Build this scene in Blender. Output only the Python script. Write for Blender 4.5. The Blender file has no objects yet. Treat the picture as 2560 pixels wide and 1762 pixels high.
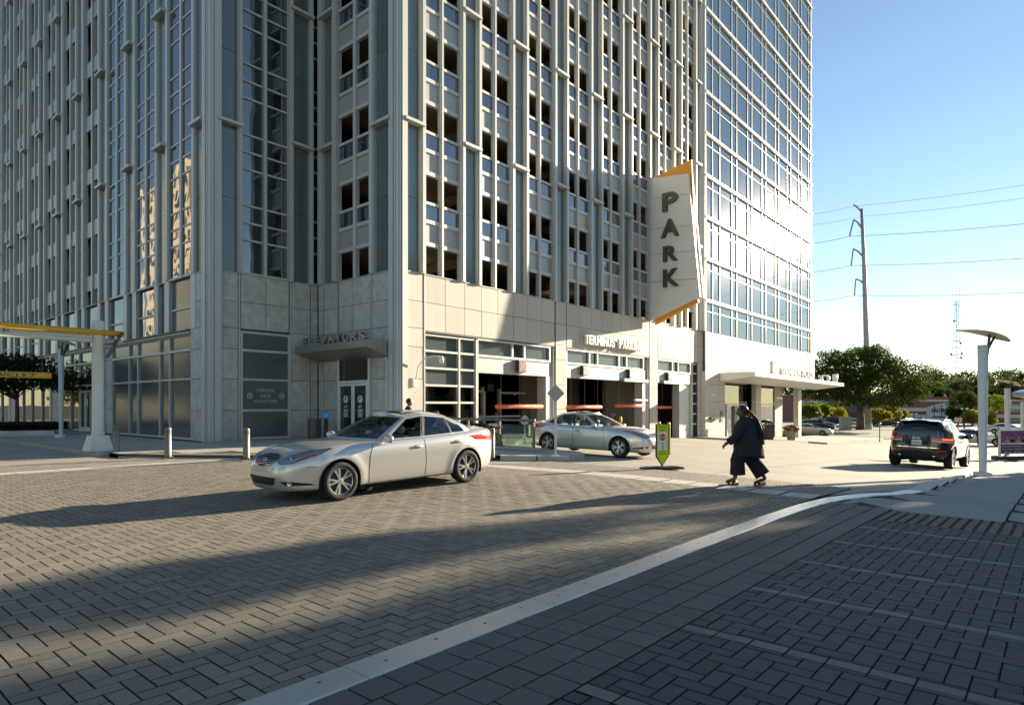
import bpy, bmesh, math, random
import numpy as np
from mathutils import Vector, Matrix
random.seed(7); rng = np.random.default_rng(7)
R = math.radians
SC = bpy.context.scene
COL = SC.collection
# ---------------------------------------------------------------- camera
EYE = 1.6
FPX, CX, HY = 1596.0, 1280.0, 1013.0          # focal length, centre and horizon of the photograph (2560 px wide)
cam = bpy.data.cameras.new('camera'); cam.sensor_width = 36.0; cam.lens = FPX/2560*36
cam.shift_y = (HY-881)/2560; cam.clip_start = 0.1; cam.clip_end = 5000
camo = bpy.data.objects.new('camera', cam); COL.objects.link(camo)
camo.location = (0, 0, EYE); camo.rotation_euler = (R(90), 0, 0)
SC.camera = camo
# ---------------------------------------------------------------- sky, sun, exposure
SUN = Vector((0.783, 0.572, 0.2438)).normalized()
SUN_EL = math.asin(SUN.z); SUN_AZ = math.atan2(SUN.x, SUN.y)
world = bpy.data.worlds.new('World'); SC.world = world; world.use_nodes = True
wn = world.node_tree; wn.nodes.clear()
sky = wn.nodes.new('ShaderNodeTexSky'); sky.sky_type = 'NISHITA'; sky.sun_disc = False
sky.sun_elevation = SUN_EL; sky.sun_rotation = SUN_AZ
sky.altitude = 300; sky.air_density = 1.0; sky.dust_density = 0.0; sky.ozone_density = 1.2
bg = wn.nodes.new('ShaderNodeBackground'); bg.inputs['Strength'].default_value = 0.062
wo = wn.nodes.new('ShaderNodeOutputWorld')
wn.links.new(sky.outputs[0], bg.inputs[0]); wn.links.new(bg.outputs[0], wo.inputs[0])
sun = bpy.data.lights.new('sun', 'SUN'); sun.energy = 5.0; sun.angle = R(0.53); sun.color = (1.0, 0.86, 0.64)
suno = bpy.data.objects.new('sun', sun); COL.objects.link(suno); suno.location = (60, 40, 40)
suno.rotation_euler = SUN.to_track_quat('Z', 'Y').to_euler()
SC.view_settings.view_transform = 'Standard'; SC.view_settings.look = 'None'
SC.view_settings.gamma = 1.0; SC.view_settings.use_curve_mapping = False
SC.view_settings.exposure = 1.68
SC.render.engine = 'CYCLES'
SC.cycles.max_bounces = 6; SC.cycles.transparent_max_bounces = 12; SC.cycles.glossy_bounces = 4; SC.cycles.diffuse_bounces = 3
SC.cycles.caustics_reflective = False; SC.cycles.caustics_refractive = False
SC.cycles.sample_clamp_indirect = 6

# ---------------------------------------------------------------- frames
CU, SU = 1375/2106.6, 1596/2106.6
KX, KY = -4.746, 26.58                         # garage corner; u runs along the garage front, v along the left front
THETA = math.atan2(SU, CU)
def w2(u, v): return (KX+CU*u-SU*v, KY+SU*u+CU*v)
def uv(x, y):
    dx, dy = x-KX, y-KY
    return (CU*dx+SU*dy, -SU*dx+CU*dy)
def gz(x, y):
    """ground height: level plaza, street falling away along +u"""
    x = np.asarray(x, float); y = np.asarray(y, float)
    u = CU*(x-KX)+SU*(y-KY); v = -SU*(x-KX)+CU*(y-KY)
    u0 = 8+.75*np.clip(v, -22, 5)
    k = 2.0; d = (u-u0)/k
    sp = k*np.where(d > 30, d, np.log1p(np.exp(np.minimum(d, 30))))
    z = .042*sp
    m = 2.25; z = -(z-np.where(z > m-.6, (np.maximum(z-(m-.6), 0))-.6*(1-np.exp(-np.maximum(z-(m-.6), 0)/.6)), 0))
    return z+.08*np.exp(-((x+.5)/5)**2-((y-13.6)/2.6)**2)
def gzf(x, y): return float(gz(x, y))
def gzuv(u, v): return gzf(*w2(u, v))
def at(px, Y, z=None, py=None):
    """world point seen at photo pixel px (and py) at depth Y"""
    x = (px-CX)/FPX*Y
    return Vector((x, Y, (EYE-(py-HY)*Y/FPX) if py is not None else (gzf(x, Y) if z is None else z)))
def gp(px, py, dz=0.0):
    Y = 20.0
    for _ in range(40):
        x = (px-CX)/FPX*Y; Y = .5*Y+.5*(EYE-gzf(x, Y)-dz)*FPX/(py-HY)
    x = (px-CX)/FPX*Y
    return Vector((x, Y, gzf(x, Y)+dz))
def pix(x, y, z): return (CX+FPX*x/y, HY-FPX*(z-EYE)/y) if y > .05 else (1e5, 1e5)

# ---------------------------------------------------------------- materials
MATS = {}
class NT:
    def __init__(s, m): s.t = m.node_tree; s.n = s.t.nodes; s.l = s.t.links
    def node(s, typ, **k):
        n = s.n.new(typ)
        for a, b in k.items():
            if a in n.inputs: n.inputs[a].default_value = b
            else: setattr(n, a, b)
        return n
    def link(s, a, b): s.l.new(a, b)
def mat(name, col, rough=.6, metal=0.0, ior=1.45, var=0.0, noise=None, noise2=None, bump=None, coat=0, coat_rough=.1, emit=None, wave=None, spec=None, island=0.0, tint=None, streak=0.0):
    """principled material: var = per object tone variation, island = per loose piece; noise=(scale, amount) mottling; bump=(scale, strength);
    wave=(scale, strength) slow waviness of panes; tint = second colour the noise goes to; streak = faint vertical dirt"""
    if name in MATS: return MATS[name]
    m = bpy.data.materials.new(name); m.use_nodes = True
    T = NT(m); p = T.n['Principled BSDF']
    p.inputs['Roughness'].default_value = rough; p.inputs['Metallic'].default_value = metal; p.inputs['IOR'].default_value = ior
    if spec is not None: p.inputs['Specular IOR Level'].default_value = spec
    if coat: p.inputs['Coat Weight'].default_value = coat; p.inputs['Coat Roughness'].default_value = coat_rough
    c = (*col, 1.0); p.inputs['Base Color'].default_value = c
    cur = None
    def mul(fac_out, lo, hi):
        nonlocal cur
        mr = T.node('ShaderNodeMapRange'); T.link(fac_out, mr.inputs[0]); mr.inputs[3].default_value = lo; mr.inputs[4].default_value = hi
        h = T.node('ShaderNodeHueSaturation')
        if cur is None: h.inputs['Color'].default_value = c
        else: T.link(cur, h.inputs['Color'])
        T.link(mr.outputs[0], h.inputs['Value']); cur = h.outputs[0]
    geo = T.node('ShaderNodeNewGeometry') if (island or noise or noise2 or bump or wave or streak) else None
    oi = T.node('ShaderNodeObjectInfo') if (var or island) else None
    tc = T.node('ShaderNodeTexCoord') if (noise or bump or wave or streak or noise2) else None
    if tint and noise:
        nz = T.node('ShaderNodeTexNoise', Scale=noise[0]*.6, Detail=5.0); T.link(geo.outputs['Position'], nz.inputs['Vector'])
        mr = T.node('ShaderNodeMapRange'); T.link(nz.outputs[0], mr.inputs[0]); mr.inputs[1].default_value = .4; mr.inputs[2].default_value = .65
        mx = T.node('ShaderNodeMix', data_type='RGBA'); T.link(mr.outputs[0], mx.inputs[0]); mx.inputs[6].default_value = c; mx.inputs[7].default_value = (*tint, 1)
        cur = mx.outputs[2]
    if noise:
        nz = T.node('ShaderNodeTexNoise', Scale=noise[0], Detail=6.0, Roughness=.6); T.link(geo.outputs['Position'], nz.inputs['Vector'])
        mul(nz.outputs[0], 1-noise[1], 1+noise[1])
    if noise2:
        nz = T.node('ShaderNodeTexNoise', Scale=noise2[0], Detail=3.0); T.link(geo.outputs['Position'], nz.inputs['Vector'])
        mul(nz.outputs[0], 1-noise2[1], 1+noise2[1])
    if streak:
        mp = T.node('ShaderNodeMapping'); T.link(geo.outputs['Position'], mp.inputs[0]); mp.inputs['Scale'].default_value = (5, 5, .35)
        nz = T.node('ShaderNodeTexNoise', Scale=1.0, Detail=4.0); T.link(mp.outputs[0], nz.inputs['Vector'])
        mul(nz.outputs[0], 1-streak, 1+streak)
    if var: mul(oi.outputs['Random'], 1-var, 1+var)
    if island: mul(geo.outputs['Random Per Island'], 1-island, 1+island)
    if cur is not None: T.link(cur, p.inputs['Base Color'])
    nrm = None
    if bump:
        nz = T.node('ShaderNodeTexNoise', Scale=bump[0], Detail=4.0); T.link(geo.outputs['Position'], nz.inputs['Vector'])
        b = T.node('ShaderNodeBump', Strength=bump[1], Distance=.01); T.link(nz.outputs[0], b.inputs['Height']); nrm = b.outputs[0]
    if wave:
        nz = T.node('ShaderNodeTexNoise', Scale=wave[0], Detail=1.0); T.link(geo.outputs['Position'], nz.inputs['Vector'])
        b = T.node('ShaderNodeBump', Strength=wave[1], Distance=.05); T.link(nz.outputs[0], b.inputs['Height'])
        if nrm: T.link(nrm, b.inputs['Normal'])
        nrm = b.outputs[0]
    if nrm: T.link(nrm, p.inputs['Normal'])
    if emit: p.inputs['Emission Color'].default_value = (*emit[0], 1); p.inputs['Emission Strength'].default_value = emit[1]
    MATS[name] = m
    return m
def glass_mat(name, tint=(.8, .9, .88), rough=0.0, ior=1.5, boost=0.0):
    if name in MATS: return MATS[name]
    m = bpy.data.materials.new(name); m.use_nodes = True
    T = NT(m); out = T.n['Material Output']; T.n.remove(T.n['Principled BSDF'])
    tr = T.node('ShaderNodeBsdfTransparent'); tr.inputs[0].default_value = (*tint, 1)
    gl = T.node('ShaderNodeBsdfGlossy'); gl.inputs['Roughness'].default_value = rough; gl.inputs[0].default_value = (1, 1, 1, 1)
    fr = T.node('ShaderNodeFresnel'); fr.inputs[0].default_value = ior
    ad = T.node('ShaderNodeMath', operation='ADD', use_clamp=True); T.link(fr.outputs[0], ad.inputs[0]); ad.inputs[1].default_value = boost
    mx = T.node('ShaderNodeMixShader'); T.link(ad.outputs[0], mx.inputs[0]); T.link(tr.outputs[0], mx.inputs[1]); T.link(gl.outputs[0], mx.inputs[2])
    T.link(mx.outputs[0], out.inputs[0]); MATS[name] = m
    return m

ALU = mat('painted_aluminium', (.54, .535, .505), .45, .15, var=.06, noise2=(.5, .05))
ALU_D = mat('aluminium_shadow_gap', (.06, .06, .06), .6)
PANEL = mat('grey_spandrel_metal', (.40, .39, .375), .42, .25, var=.05, noise2=(.4, .06))
STONE = mat('pale_granite', (.57, .53, .455), .7, var=.06, noise=(22, .09), noise2=(70, .16), bump=(50, .15), tint=(.53, .49, .42), streak=.07)
STONE_V = mat('veined_granite', (.56, .53, .465), .6, var=.08, noise=(5, .20), noise2=(60, .2), bump=(50, .12), tint=(.44, .42, .37), streak=.06)
PILG = mat('green_spandrel_glass', (.115, .145, .14), .16, ior=1.75, var=.08, noise2=(1.2, .10), wave=(1.6, .10), streak=.05)
WING = mat('dark_window_glass', (.022, .028, .032), .02, ior=2.5, var=.1, wave=(.9, .16))
FROST = mat('frosted_window_glass', (.10, .118, .115), .16, ior=1.6, var=.06, wave=(.8, .05), noise2=(.8, .12))
GUARD = mat('guard_glass', (.02, .03, .045), .02, ior=2.6, var=.1, wave=(1.1, .18))
TOWG = mat('tower_glass', (.035, .06, .085), .045, ior=2.2, var=.15, wave=(.5, .035), coat=.15, coat_rough=.18)
TMUL = mat('tower_mullion_paint', (.50, .50, .485), .45)
STORE = mat('storefront_glass', (.02, .022, .022), .02, ior=1.9, var=.1, wave=(.7, .10))
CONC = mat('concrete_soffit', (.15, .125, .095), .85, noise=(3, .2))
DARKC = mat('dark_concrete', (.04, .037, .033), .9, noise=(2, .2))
BLACK = mat('black_plastic', (.015, .015, .016), .5)
WHITEP = mat('white_paint', (.74, .73, .69), .4, noise2=(3, .05), var=.03)
GREYP = mat('light_grey_paint', (.62, .62, .60), .4, noise2=(3, .06))
STEEL = mat('brushed_steel', (.20, .185, .16), .45, .45, noise2=(20, .10))
BRONZE = mat('dark_bronze_metal', (.085, .082, .072), .45, .5)
YELL = mat('yellow_paint', (.72, .42, .045), .4, noise2=(6, .10))
ORNG = mat('orange_paint', (.78, .33, .03), .45, noise2=(2, .05))
REDT = mat('orange_red_tube', (.80, .16, .06), .35)

# ---------------------------------------------------------------- objects
def link(name, me, parent=None, loc=None):
    o = bpy.data.objects.new(name, me); COL.objects.link(o)
    if parent is not None: o.parent = parent
    if loc is not None: o.location = loc
    return o
def tag(o, label=None, cat=None, group=None, kind=None):
    if label: o['label'] = label
    if cat: o['category'] = cat
    if group: o['group'] = group
    if kind: o['kind'] = kind
    return o
def thing(name, label, cat, loc=(0, 0, 0), rz=0.0, group=None):
    o = bpy.data.objects.new(name, None); COL.objects.link(o); o.location = loc; o.rotation_euler = (0, 0, rz)
    o.empty_display_size = .2
    return tag(o, label, cat, group)
def mesh(name, verts, faces, material, smooth=False):
    me = bpy.data.meshes.new(name); me.from_pydata([tuple(v) for v in verts], [], faces)
    if isinstance(material, (list, tuple)):
        for m in material: me.materials.append(m)
    elif material: me.materials.append(material)
    if smooth: me.polygons.foreach_set('use_smooth', [True]*len(me.polygons))
    me.update()
    return me
class MB:
    """collects shapes into ONE mesh"""
    def __init__(s): s.v = []; s.f = []; s.mi = []; s.cur = 0
    def add(s, vs, fs):
        n = len(s.v); s.v += [tuple(v) for v in vs]; s.f += [tuple(i+n for i in f) for f in fs]; s.mi += [s.cur]*len(fs); return s
    def box(s, x0, x1, y0, y1, z0, z1, M=None):
        vs = [(x, y, z) for z in (z0, z1) for y in (y0, y1) for x in (x0, x1)]
        if M is not None: vs = [M @ Vector(v) for v in vs]
        return s.add(vs, [(0, 2, 3, 1), (4, 5, 7, 6), (0, 1, 5, 4), (2, 6, 7, 3), (0, 4, 6, 2), (1, 3, 7, 5)])
    def bar(s, a, b, w, h=None, up=(0, 0, 1)):
        a, b = Vector(a), Vector(b); h = h or w; d = (b-a).normalized(); u = Vector(up)
        if abs(d.dot(u)) > .98: u = Vector((1, 0, 0))
        sd = d.cross(u).normalized(); u = sd.cross(d).normalized()
        vs = [p+sd*i*w/2+u*j*h/2 for p in (a, b) for i, j in ((-1, -1), (1, -1), (1, 1), (-1, 1))]
        return s.add(vs, [(3, 2, 1, 0), (4, 5, 6, 7)]+[(i, (i+1) % 4, (i+1) % 4+4, i+4) for i in range(4)])
    def tube(s, pts, r, n=8, cap=True, closed=False):
        pts = [Vector(p) for p in pts]; rs = r if isinstance(r, (list, tuple)) else [r]*len(pts)
        rings = []; prev = None
        for i, p in enumerate(pts):
            d = (pts[min(i+1, len(pts)-1)]-pts[max(i-1, 0)])
            d = d.normalized() if d.length > 1e-9 else Vector((0, 0, 1))
            if prev is None:
                u = Vector((0, 0, 1)) if abs(d.z) < .9 else Vector((1, 0, 0)); sd = d.cross(u).normalized()
            else:
                sd = (prev-d*prev.dot(d)).normalized()
            prev = sd; up = d.cross(sd)
            rr = rs[i] if isinstance(rs[i], (tuple, list)) else (rs[i], rs[i])
            rings.append([p+sd*rr[0]*math.cos(2*math.pi*k/n)+up*rr[1]*math.sin(2*math.pi*k/n) for k in range(n)])
        vs = [v for g in rings for v in g]; m = len(rings)
        fs = [(i*n+k, i*n+(k+1) % n, (i+1)*n+(k+1) % n, (i+1)*n+k) for i in range(m-1) for k in range(n)]
        if cap: fs += [tuple(reversed(range(n))), tuple(range((m-1)*n, m*n))]
        return s.add(vs, fs)
    def lathe(s, prof, n=16, M=None, cap=True):
        vs = []; m = len(prof)
        for r, z in prof:
            for k in range(n):
                v = Vector((r*math.cos(2*math.pi*k/n), r*math.sin(2*math.pi*k/n), z)); vs.append(M @ v if M is not None else v)
        fs = [(i*n+k, i*n+(k+1) % n, (i+1)*n+(k+1) % n, (i+1)*n+k) for i in range(m-1) for k in range(n)]
        if cap: fs += [tuple(reversed(range(n))), tuple(range((m-1)*n, m*n))]
        return s.add(vs, fs)
    def ball(s, c, r, n=10, m=7, M=None):
        rr = r if isinstance(r, (tuple, list)) else (r, r, r); c = Vector(c); vs = []
        for i in range(m+1):
            a = math.pi*i/m
            for k in range(n):
                b = 2*math.pi*k/n; v = Vector((rr[0]*math.sin(a)*math.cos(b), rr[1]*math.sin(a)*math.sin(b), -rr[2]*math.cos(a)))
                vs.append(c+(M @ v if M is not None else v))
        fs = [(i*n+k, i*n+(k+1) % n, (i+1)*n+(k+1) % n, (i+1)*n+k) for i in range(m) for k in range(n)]
        return s.add(vs, fs)
    def prism(s, poly, h0, h1, M=None):
        """polygon (x, y) extruded from z=h0 to z=h1"""
        n = len(poly); vs = [Vector((x, y, h0)) for x, y in poly]+[Vector((x, y, h1)) for x, y in poly]
        if M is not None: vs = [M @ v for v in vs]
        return s.add(vs, [tuple(reversed(range(n))), tuple(range(n, 2*n))]+[(i, (i+1) % n, (i+1) % n+n, i+n) for i in range(n)])
    def grid(s, P):
        a, b = len(P), len(P[0]); return s.add([p for r in P for p in r], [(i*b+j, i*b+j+1, (i+1)*b+j+1, (i+1)*b+j) for i in range(a-1) for j in range(b-1)])
    def me(s, name, material, smooth=False):
        m = mesh(name, s.v, s.f, material, smooth)
        if any(s.mi): m.polygons.foreach_set('material_index', s.mi)
        return m
    def obj(s, name, material, parent=None, smooth=False, loc=None): return link(name, s.me(name, material, smooth), parent, loc)
def autosmooth(o, ang=35):
    me = o.data; me.polygons.foreach_set('use_smooth', [True]*len(me.polygons))
    bm = bmesh.new(); bm.from_mesh(me)
    for e in bm.edges:
        if len(e.link_faces) == 2 and e.calc_face_angle(0) > R(ang): e.smooth = False
    bm.to_mesh(me); bm.free(); return o
_cube = {}
def unit_cube(material):
    if material.name not in _cube:
        b = MB().box(-.5, .5, -.5, .5, -.5, .5); _cube[material.name] = b.me('box_'+material.name, material)
    return _cube[material.name]
def part_box(name, parent, m, b):
    o = link(name, unit_cube(m), parent)
    o.location = ((b[0]+b[1])/2, (b[2]+b[3])/2, (b[4]+b[5])/2); o.scale = (max(b[1]-b[0], 1e-4), max(b[3]-b[2], 1e-4), max(b[5]-b[4], 1e-4))
    return o
class Pieces:
    """box pieces of one thing: the 300 of a name that show largest become parts, the rest one part of kind 'stuff'"""
    def __init__(s, parent): s.parent = parent; s.d = {}
    def add(s, name, m, x0, x1, y0, y1, z0, z1): s.d.setdefault(name, []).append((m, (x0, x1, y0, y1, z0, z1)))
    def finish(s, cap=300):
        M = s.parent.matrix_basis.copy()
        M = Matrix.Translation(s.parent.location) @ s.parent.rotation_euler.to_matrix().to_4x4()
        for name, L in s.d.items():
            def size(it):
                b = it[1]; ps = [pix(*(M @ Vector((x, y, z)))) for x in b[:2] for y in b[2:4] for z in b[4:]]
                xs = [min(max(p[0], -50), 2610) for p in ps]; ys = [min(max(p[1], -50), 1812) for p in ps]
                return (max(xs)-min(xs))*(max(ys)-min(ys))
            if len(L) > cap: L.sort(key=size, reverse=True)
            for m, b in L[:cap]: part_box(name, s.parent, m, b)
            rest = {}
            for m, b in L[cap:]: rest.setdefault(m.name, []).append((m, b))
            for mn, LL in rest.items():
                mb = MB()
                for m, b in LL: mb.box(*b)
                tag(mb.obj(name+'_run', LL[0][0], s.parent), kind='stuff')
FONT = None
def text_mesh(txt, size=1.0, depth=.01, bold=0.0, spacing=1.0, align='CENTER', bevel=0):
    cu = bpy.data.curves.new('lettering', 'FONT'); cu.body = txt; cu.size = size; cu.extrude = depth/2; cu.offset = bold; cu.space_character = spacing
    cu.align_x = align; cu.align_y = 'BOTTOM_BASELINE' if False else 'CENTER'; cu.resolution_u = 4
    o = bpy.data.objects.new('tmp', cu); COL.objects.link(o)
    dg = bpy.context.evaluated_depsgraph_get(); me = bpy.data.meshes.new_from_object(o.evaluated_get(dg))
    bpy.data.objects.remove(o); bpy.data.curves.remove(cu)
    return me
def fit_text(txt, w, h, depth=.01, bold=0.0, spacing=1.0):
    """text mesh scaled to width w and height h, centred, lying in XZ facing -Y"""
    me = text_mesh(txt, 1.0, depth, bold, spacing)
    n = len(me.vertices); c = np.empty(n*3); me.vertices.foreach_get('co', c); c = c.reshape(-1, 3)
    lo, hi = c.min(0), c.max(0)
    sx = w/(hi[0]-lo[0]) if w else h/(hi[1]-lo[1]); sy = h/(hi[1]-lo[1]) if h else sx
    x = (c[:, 0]-(lo[0]+hi[0])/2)*sx; z = (c[:, 1]-(lo[1]+hi[1])/2)*sy; y = -c[:, 2]
    me.vertices.foreach_set('co', np.stack([x, y, z], 1).ravel()); me.update()
    return me
def lettering(name, txt, w, h, m, parent, loc, rz=0.0, depth=.004, bold=0.0, spacing=1.0):
    me = fit_text(txt, w, h, depth, bold, spacing); me.materials.clear(); me.materials.append(m)
    o = link(name, me, parent, loc); o.rotation_euler = (0, 0, rz); return o
def copy_tree(o, parent=None):
    c = o.copy(); COL.objects.link(c)
    if parent is not None: c.parent = parent
    for ch in list(o.children): copy_tree(ch, c)
    return c
# ================================================================ the parking building (u, v, z local frame)
deck = thing('parking_building', 'tall parking building of white fins, open decks and green glass on a granite base', 'building', (KX, KY, 0), THETA)
PC = Pieces(deck)
EZ = EYE
ZP = EZ+5.67                                     # top of the granite base
FL = 3.08
ZT = 40.0
MV, LU = 5.9, -5.06                              # recessed wall and left front
def face(f):
    if f == 'R': return lambda a0, a1, d0, d1: (a0, a1, -d1, -d0)
    if f == 'M': return lambda a0, a1, d0, d1: (a0, a1, MV-d1, MV-d0)
    if f == 'P': return lambda a0, a1, d0, d1: (-d1, -d0, a0, a1)
    if f == 'L': return lambda a0, a1, d0, d1: (LU-d1, LU-d0, a0, a1)
def put(f, name, m, a0, a1, d0, d1, z0, z1):
    x0, x1, y0, y1 = face(f)(min(a0, a1), max(a0, a1), d0, d1)
    PC.add(name, m, x0, x1, y0, y1, z0, z1)
LEDGES = [EZ+12.0+6.16*i for i in range(5)]
def pilaster(f, a0, a1, top=ZT):
    """recessed glass strip with a joint each floor"""
    zs = [ZP+.02, EZ+8.84]+[EZ+12.0+3.08*i for i in range(0, 12)]
    for z0, z1 in zip(zs[:-1], zs[1:]):
        if z0 > top: break
        put(f, 'glass_panel', PILG, a0, a1, -.05, .03, z0+.008, min(z1-.012, top))
    put(f, 'pilaster_back', ALU_D, a0-.02, a1+.02, -.12, -.06, ZP, top)
def ledge(f, a0, a1):
    for z in LEDGES:
        if z < ZT: put(f, 'ledge', ALU, a0-.16, a1+.16, .03, .36, z-.10, z+.03)
def fin(f, a0, a1, d=.26, top=ZT, name='fin'):
    put(f, name, ALU, a0, a1, -.10, d-.05, ZP-.02, top)
    put(f, 'fin_cap', ALU, a0+.05, a1-.05, d-.05, d, ZP+.03, top)
def open_bay(f, a0, a1, nf, guard=True):
    """the two openings either side of a mullion are two calls"""
    for k in range(-1, nf):
        b = EZ+6.93+FL*k
        if k >= 0:
            put(f, 'rail', ALU, a0, a1, -.1, .065, b, b+.17)
            put(f, 'spandrel_panel', PANEL, a0, a1, -.1, .0, b+.17, b+.98)
        if guard and k >= 0:
            put(f, 'rail', ALU, a0, a1, -.1, .065, b+.98, b+1.14)
            put(f, 'guard_pane', GUARD, a0, a1, -.03, .0, b+1.14, b+1.80)
            put(f, 'rail', ALU, a0, a1, -.06, .065, b+1.80, b+1.92)
        elif k >= 0:
            put(f, 'rail', ALU, a0, a1, -.06, .06, b+.98, b+1.05)
def win_bay(f, a0, a1, nf, m=WING, off=0.0):
    z = ZP+.05
    lines = []
    for k in range(-1, nf):
        b = EZ+6.93+FL*k
        for t in (.25, 1.0, 1.75):
            if b+t > ZP+.2: lines.append(b+t)
    zs = [ZP+.06]+lines
    for z0, z1 in zip(zs[:-1], zs[1:]):
        put(f, 'window_pane', m, a0, a1, -.1+off, -.06+off, z0+.04, z1-.04)
        put(f, 'transom', ALU, a0, a1, -.1, .0+off*.6, z1-.04, z1+.04)
    put(f, 'sill', ALU, a0, a1, -.1, .06, ZP-.02, ZP+.10)
# ---- right front: nine bays of 3.5 m
NB = 8
for i in range(NB+1):
    s = .30+3.5*i
    if i == NB: break
    pilaster('R', s, s+.78); ledge('R', s, s+.78)
    fin('R', s+.80, s+1.06)
    open_bay('R', s+1.06, s+2.00, 10); open_bay('R', s+2.18, s+3.22, 10)
    put('R', 'mullion', ALU, s+2.00, s+2.18, -.08, .13, ZP-.02, ZT)
    put('R', 'mullion_cap', ALU, s+2.06, s+2.11, .13, .145, ZP+.02, ZT)
    fin('R', s+3.22, s+3.48)
s = .30+3.5*NB
pilaster('R', s, s+.45); ledge('R', s, s+.45); fin('R', s+.5, s+.95)
# corner post with notches (garage corner and left corner)
def corner(f1, cu_, cv_):
    for q, (e0, e1) in enumerate(((0, .10), (.10, .22), (.22, .34))):
        pass
def corner_post(u, v):
    for (du, dv) in ((.0, .34), (.34, .0)):
        pass
    PC.add('corner_post', ALU, u-.20, u+.30, v-.20, v+.30, -.2, ZT)
    PC.add('corner_post', ALU, u-.27, u-.20, v+.02, v+.30, -.2, ZT)
    PC.add('corner_post', ALU, u+.02, u+.30, v-.27, v-.20, -.2, ZT)
    PC.add('corner_post', ALU, u-.235, u-.20, v-.10, v-.02, -.2, ZT)
    PC.add('corner_post', ALU, u-.10, u-.02, v-.235, v-.20, -.2, ZT)
corner_post(0, 0); corner_post(LU, MV)
# ---- return wall with the lift door (faces left)
pilaster('P', .36, 1.36); ledge('P', .36, 1.36)
fin('P', 1.38, 1.70)
open_bay('P', 1.70, 2.78, 10); open_bay('P', 2.98, 4.14, 10)
put('P', 'mullion', ALU, 2.78, 2.98, -.08, .13, ZP-.02, ZT)
fin('P', 4.16, 4.48); pilaster('P', 4.50, 5.33); ledge('P', 4.50, 5.33); fin('P', 5.33, 5.64)
win_bay('P', 5.66, 5.90, 10)
# ---- recessed wall
pilaster('M', LU+.30, -4.02); ledge('M', LU+.30, -4.02)
fin('M', -4.02, -3.82); win_bay('M', -3.80, -2.80, 10); put('M', 'mullion', ALU, -2.80, -2.66, -.2, .10, ZP-.02, ZT)
win_bay('M', -2.66, -1.62, 10); fin('M', -1.62, -1.42)
pilaster('M', -1.42, -.58); ledge('M', -1.42, -.58); fin('M', -.58, -.40); win_bay('M', -.38, -.02, 10)
# ---- left front: three glazed bays, then open deck bays
NL = 11
for i in range(NL):
    s = 6.40+4.03*i
    pilaster('L', s, s+.80, 36); ledge('L', s, s+.80)
    fin('L', s+.82, s+1.18, .15, 36)
    if i < 3:
        win_bay('L', s+1.20, s+2.28, 9, off=.08); put('L', 'mullion', ALU, s+2.28, s+2.48, -.2, .10, ZP-.02, 36); win_bay('L', s+2.48, s+3.60, 9, off=.08)
    else:
        for k in range(0, 9):
            b = EZ+6.93+FL*k-.35
            put('L', 'spandrel_panel', PANEL, s+1.22, s+3.58, -.15, .0, b, b+.85)
            for j in range(4):
                put('L', 'guard_bar', ALU, s+1.22, s+3.58, -.35, -.32, b+1.0+.22*j, b+1.04+.22*j)
        put('L', 'mullion', ALU, s+2.28, s+2.48, -.2, .08, ZP-.02, 36)
    fin('L', s+3.62, s+3.98, .15, 36)
# ---- floors, back walls (what the openings look into)
for k in range(0, 10):
    b = EZ+6.93+FL*k
    PC.add('deck_slab', CONC, .25, 29.0, .12, 15.0, b+.12, b+.55)
    PC.add('deck_slab', CONC, LU+.20, .2499, MV+.2, 24.0, b+.12, b+.55)
    PC.add('deck_slab', DARKC, LU+.25, 8.0, 24.0, 52.0, b-.2, b+.25)
    for j in range(4):
        PC.add('deck_beam', CONC, 4.5+7*j, 5.0+7*j, .3, 14.9, b-.35, b+.119)
    PC.add('deck_column', CONC, 2.2, 2.8, 3.8, 4.4, b+.56, b+FL+.10)
    for j in range(4): PC.add('deck_column', CONC, 8.0+7*j, 8.5+7*j, 4.6, 5.2, b+.56, b+FL+.10)
PC.add('deck_slab', CONC, .25, 29.0, .12, 15.0, ZP-.45, ZP-.06)
PC.add('core_wall', DARKC, .25, 29.0, 15.0, 15.3, 0, ZT)
PC.add('core_wall', DARKC, -2.2, -1.9, 8.0, 24.0, ZP, ZT); PC.add('core_wall', DARKC, LU+3.5, LU+3.8, 18.0, 52.0, -.5, 36)
PC.add('core_wall', DARKC, LU+.15, .1, MV+2.6, MV+2.8, ZP, ZT); PC.add('void_shade_sheet', BLACK, LU+.40, LU+.45, 18.4, 51.8, ZP, 36)  # black sheet stands in for the shade inside the open left bays
PC.add('core_wall', DARKC, LU+.3, 12, 51.8, 52, -.5, 36)
PC.add('roof_slab', CONC, .2, 29.2, .1, 15.3, ZT, ZT+.4); PC.add('roof_slab', CONC, LU+.1, .2, MV+.1, 24, ZT, ZT+.4)
PC.add('roof_slab', CONC, LU+.1, 12, 24, 52, 36, 36.4)
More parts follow.
